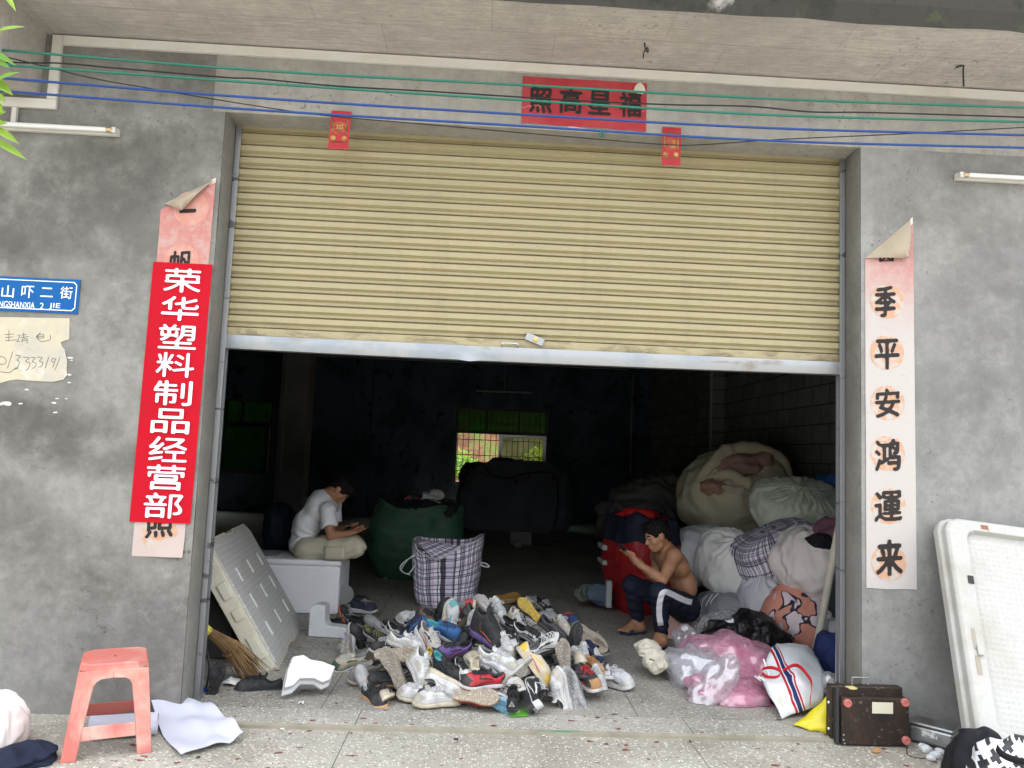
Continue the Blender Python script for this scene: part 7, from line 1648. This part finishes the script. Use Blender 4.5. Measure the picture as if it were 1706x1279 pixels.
fg = fingers(pl1, d1, sd1, n1, (22, 26, 30, 32)); fg[0] = [pl1+d1*.036+sd1*.03, pl1+d1*.070+sd1*.028+n1*.008, pl1+d1*.105+sd1*.022+n1*.010]
th1 = [pl1+n1*.012-sd1*.0+d1*.0, pl1+n1*.03+d1*.03, pl1+n1*.034+d1*.058]
body += hand(W1, pl1, fg, th1, n1)
pl2 = J(584, 879, 2.66); d2 = (pl2-W2).normalized(); sd2 = d2.cross(n1).normalized()
body += hand(W2, pl2, fingers(pl2, d2, sd2, n1, (14, 18, 22, 26)), [pl2+n1*.012, pl2+n1*.028+d2*.03, pl2+n1*.03+d2*.055], n1)
part('body', sdf_mesh(body, .0055, .022), M_SKIN, t); head_extras(t, hc_, F_, U_, 0)
hem = J(506, 918, 2.66)
M_TEE = cloth('white_tshirt', (.72, .72, .76), (.64, .64, .68), .85)
slv = S1.lerp(E1_, .62); slv2 = S2.lerp(E2, .62)
tee = [ell(che, lat*.182, up1*.150, fr1*.115), ell(mid-frt*.005, lat*.172, spn*.17, frt*.125), ell(pel-frt*.012+Vector((0, 0, .0)), lat*.185, spn*.105, frt*.135), ('c', S1, S2, .062, .062, .05), ('c', S1, slv, .066, .069, .025), ('c', S2, slv2, .064, .067, .025), ('c', J(534, 832, 2.68), J(543, 826, 2.68), .085, .068, .03),
       ('s', J(552, 818, 2.68)+Vector((.012, 0, .01)), [[.055, 0, .03], [0, .075, 0], [-.03, 0, .055]], .01), ('s', slv+(E1_-S1).normalized()*.075, [list((E1_-S1).normalized()*.075), list(lat*.12), list((E1_-S1).normalized().cross(lat)*.12)], .006), ('s', slv2+(E2-S2).normalized()*.075, [list((E2-S2).normalized()*.075), list(lat*.1), list((E2-S2).normalized().cross(lat)*.1)], .006)]
def teef(G, X, Y, Z):
    a = J(528, 900, 2.5); d_ = np.sqrt((X-a.x)**2+(Z-a.z)**2); an_ = np.arctan2(Z-a.z, X-a.x)
    return G+.0065*np.sin(an_*15+2*np.sin(Y*22))*np.exp(-((d_-.12)/.08)**2)+.0035*np.sin(X*38+2*np.sin(Z*21+Y*9))*np.sin(Z*27+Y*14)
part('t_shirt', sdf_mesh(tee, .0065, .03, fn=teef), M_TEE, t)
M_SHORT = cloth('khaki_cotton', (.54, .50, .38), (.44, .40, .30), .85)
shorts = [ell(pel+Vector((.01, 0, -.02)), lat*.175, spn*.10, frt*.125), ('c', H1, H1.lerp(K1, .55), .098, .092, .03), ('c', H1.lerp(K1, .55), K1, .092, .082, .02), ('c', H2, K2, .095, .075, .03), ('c', H1, H2, .09, .09, .04),
          ('c', H1.lerp(K1, .78)+Vector((0, -.01, -.055)), K1+Vector((-.02, 0, -.06)), .05, .04, .03), ('c', H1.lerp(K1, .4)+Vector((0, -.02, -.03)), H1.lerp(K1, .75)+Vector((0, -.02, -.06)), .055, .055, .02)]
part('shorts', sdf_mesh(shorts, .007, .03, fn=fold(.004, 42)), M_SHORT, t)
pkt = MB(); pme = None
c0 = H1.lerp(K1, .42)+Vector((0, -.098, -.03)); c1 = H1.lerp(K1, .82)+Vector((0, -.090, -.035))
pkt.grid(lambda i, j: tuple(c0.lerp(c1, i/6)+Vector((0, -.004*math.sin(i/6*3.14)-.012*math.sin(j/4*3.14), .055-.028*j))), 7, 5)
o = part('cargo_pocket', pkt, M_SHORT, t, True); md = o.modifiers.new('thick', 'SOLIDIFY'); md.thickness = .008
pc = (pl1+pl2)/2+n1*.026+d1*.012; pd_ = (d1+Vector((.2, 0, .1))).normalized(); pn = (n1-pd_*n1.dot(pd_)).normalized(); ps_ = pd_.cross(pn)
MPH = Matrix(((pd_.x, ps_.x, pn.x, pc.x), (pd_.y, ps_.y, pn.y, pc.y), (pd_.z, ps_.z, pn.z, pc.z), (0, 0, 0, 1)))
ph = thing('mobile_phone', 'black mobile phone in the hands of the man in the white T-shirt', 'phone', pc)
part('phone_body', MB().box((-.072, -.036, -.004), (.065, .036, .0035), MPH), M_BLACK, ph, bevel=.003); part('screen', MB().box((-.066, -.032, .0036), (.060, .032, .0044), MPH), MATS['dark_screen_glass'], ph)
# ------------------------------------------------------------------ plants, and what the back windows look out on
def leaf_mat(name, c, c2, tr=.35):
    s = NT(name); col = s.mix(s.ramp(s.noise(1.6, 5, .6), .4, .65), c, c2); s.base(col); s.set(Roughness=.5, Specular_IOR_Level=.3)
    tl = s.n('BsdfTranslucent'); s.l(s.mix(.5, col, (.30, .42, .03)), tl.inputs[0]); mx = s.n('MixShader'); mx.inputs[0].default_value = tr
    s.l(s.b.outputs[0], mx.inputs[1]); s.l(tl.outputs[0], mx.inputs[2]); s.l(mx.outputs[0], s.out.inputs[0]); return s.m
M_LEAFD = leaf_mat('dark_leaves', (.03, .075, .022), (.06, .13, .03), .15); M_LEAFY = leaf_mat('yellow_green_leaves', (.04, .11, .025), (.08, .15, .03), .18); M_LEAFN = leaf_mat('fresh_leaves', (.16, .34, .05), (.34, .48, .05), .5)
M_BARK = mat('bark', (.10, .075, .05), [((.05, .04, .03), 6, .4, .7)], .95, .1, bump=(25, .6, .02))
def blade(b, p, d, L, wd, n_, droop=.3):
    d = d.normalized(); s_ = d.cross(n_).normalized(); rows = []
    for k in range(6):
        u = k/5; c = p+d*L*u-Vector((0, 0, droop*L*u*u)); ww = wd*math.sin(min(1, u*1.05+.08)*3.0)**.8/2 if u < 1 else 0.0004
        rows.append([c-s_*ww+n_*ww*.35, c, c+s_*ww+n_*ww*.35])
    b.grid(lambda i, j: rows[i][j], 6, 3)
def tree(name, label, base, h, r, n, m_, seed, group, ls=.22):
    t = thing(name, label, 'tree', base, group); rr = random.Random(seed); base = Vector(base); b = MB()
    top = base+Vector((rr.uniform(-.3, .3), rr.uniform(-.3, .3), h*.6)); b.tube(spline([base-Vector((0, 0, .3)), base.lerp(top, .5)+Vector((.08, 0, 0)), top], 4), [.16*h/6*(1-.07*k) for k in range(9)], 8)
    cl = []
    for k in range(9):
        a = rr.uniform(0, 6.28); q = base+Vector((math.cos(a)*r*rr.uniform(.2, .75), math.sin(a)*r*rr.uniform(.2, .75), h*rr.uniform(.35, .95))); cl.append((q, r*rr.uniform(.35, .6)))
        s0_ = base.lerp(top, rr.uniform(.45, 1)); b.tube([s0_, s0_.lerp(q, .5)+Vector((0, 0, .1)), q], [.05, .035, .012], 5)
    part('trunk', b, M_BARK, t, True); b = MB()
    for k in range(n):
        q, rq = cl[k % 9]; v = Vector((rr.gauss(0, 1), rr.gauss(0, 1), rr.gauss(0, .8))).normalized()*rq*rr.uniform(.5, 1.05)**.6
        d = Vector((rr.uniform(-1, 1), rr.uniform(-1, 1), rr.uniform(-.7, .4))).normalized(); n_ = d.orthogonal().normalized(); s_ = d.cross(n_); L = ls*rr.uniform(.6, 1.3); p = q+v
        b.add([p, p+d*L*.5+s_*L*.28, p+d*L, p+d*L*.5-s_*L*.28], [(0, 1, 2, 3)])
    part('crown', b, m_, t); return t
TG = 'trees on the slope behind the back windows'
HB = lambda x, y: (x, y, hill(x, y))
tree('broadleaf_tree', 'dark green tree seen through the upper left panes of the centre window', HB(-1.2, 22.5), 6, 2.4, 2600, M_LEAFD, 1, TG)
tree('broadleaf_tree', 'bright green tree seen through the middle upper panes of the centre window', HB(.9, 23.5), 6, 2.3, 2600, M_LEAFY, 2, TG)
tree('broadleaf_tree', 'dark green tree seen through the upper right panes of the centre window', HB(3.1, 22.3), 6.5, 2.5, 2600, M_LEAFD, 3, TG)
tree('broadleaf_tree', 'tall yellowish tree rising behind the others beyond the centre window', HB(1.6, 28), 8, 3.2, 2400, M_LEAFY, 4, TG)
tree('broadleaf_tree', 'broad dark tree farthest up the slope beyond the centre window', HB(-2.5, 29), 8, 3.4, 2400, M_LEAFD, 5, TG)
tree('broadleaf_tree', 'dark green tree seen through the left window above its green sash', HB(-8.2, 19), 6, 2.6, 2400, M_LEAFD, 6, TG)
tree('broadleaf_tree', 'dense dark tree behind the left window, right side', HB(-5.6, 20), 6, 2.4, 2200, M_LEAFD, 7, TG)
def bush(name, label, p, r, n, m_, seed, g_):
    rr = random.Random(seed); b = MB(); p = Vector(p)
    t = thing(name, label, 'bush', p, g_)
    st = MB()
    for k in range(7): a = k*.9; st.tube([p, p+Vector((math.cos(a)*r*.4, math.sin(a)*r*.4, r*.7))], .012, 5)
    part('stems', st, M_BARK, t)
    for k in range(n):
        v = Vector((rr.gauss(0, 1), rr.gauss(0, 1), abs(rr.gauss(0, .9)))).normalized()*r*rr.uniform(.3, 1); d = Vector((rr.uniform(-1, 1), rr.uniform(-1, 1), rr.uniform(-.3, .8))).normalized(); s_ = d.orthogonal().normalized(); L = .12*rr.uniform(.7, 1.4); q = p+v
        b.add([q, q+d*L*.5+s_*L*.3, q+d*L, q+d*L*.5-s_*L*.3], [(0, 1, 2, 3)])
    part('foliage', b, m_, t)
bush('bush', 'fresh green bush on the orange soil at the left of the centre window', HB(-1.0, 18.6), .85, 900, M_LEAFN, 3, 'bushes behind the building')
bush('bush', 'yellow flowering bush seen through the glass sash of the centre window', HB(1.55, 19.0), .6, 600, leaf_mat('yellow_flowers', (.50, .36, .02), (.25, .26, .03)), 4, 'bushes behind the building')
bush('bush', 'green bush low behind the glass sash of the centre window', HB(1.0, 16.8), .8, 900, M_LEAFN, 5, 'bushes behind the building')
# leafy young tree at the left edge, its trunk just outside the picture
ft = thing('young_tree', 'leafy young tree poking fresh green leaves into the upper left edge', 'tree', (-2.85, -1.05, GZ))
b = MB(); b.tube(spline([(-2.85, -1.05, GZ), (-2.80, -1.03, 1.0), (-2.72, -1.0, 2.0), (-2.62, -1.0, 2.75), (-2.55, -.95, 3.2)], 5), [.028-.001*k for k in range(21)], 8)
rr = random.Random(7); lf = MB(); tips = []
for (z0, px, py, dy) in ((2.3, -28, 195, 0), (2.45, -24, 140, .05), (2.55, -20, 115, -.05), (2.7, -30, 85, .04), (2.2, -22, 225, .03), (2.5, -34, 60, 0)):
    s0_ = Vector((-2.68, -1.0, z0)); e_ = at(px, py, y=-1.0+dy); b.tube(spline([s0_, s0_.lerp(e_, .5)+Vector((0, 0, .04)), e_], 4), .006, 6); tips.append(e_)
part('trunk', b, M_BARK, ft, True)
def lf_at(x0, y0, x1, y1, wd, dy=0., roll_=.5):
    a, c = at(x0, y0, y=-1.0+dy), at(x1, y1, y=-1.02+dy); d = c-a; wd *= 1.5; n_ = (Vector((.15, -.9, .25+.5*(roll_-.5)))).normalized(); n_ = (n_-d.normalized()*n_.dot(d.normalized())).normalized(); blade(lf, a, d, d.length, wd, n_, .05)
for q in ((-6, 52, 42, 42, .022, 0, 1.2), (-14, 84, 27, 107, .018, .02), (-16, 96, 17, 111, .022, .02), (-8, 136, 33, 118, .030, 0, 1.4), (-18, 130, 22, 156, .032, .02, .8), (-12, 160, 10, 168, .03), (-14, 172, 4, 186, .03, .0, 1.3), (-14, 192, 10, 185, .026), (-14, 207, 13, 204, .022),
          (-10, 212, 32, 237, .022, .0, .6), (-14, 230, 46, 263, .022, .01, .6), (8, -12, 27, 17, .014), (-14, 46, 2, 55, .02), (-22, 120, -2, 150, .03)): lf_at(*q)
for k in range(60):
    e_ = tips[k % len(tips)]+Vector((-.06-.12*rr.random(), rr.uniform(-.15, .15), rr.uniform(-.1, .1))); d = Vector((rr.uniform(-.9, .25), rr.uniform(-1, 1), rr.uniform(-.6, .4))).normalized(); blade(lf, e_, d, .13*rr.uniform(.7, 1.2), .026, d.orthogonal().normalized(), .15)
part('leaves', lf, M_LEAFN, ft, True)
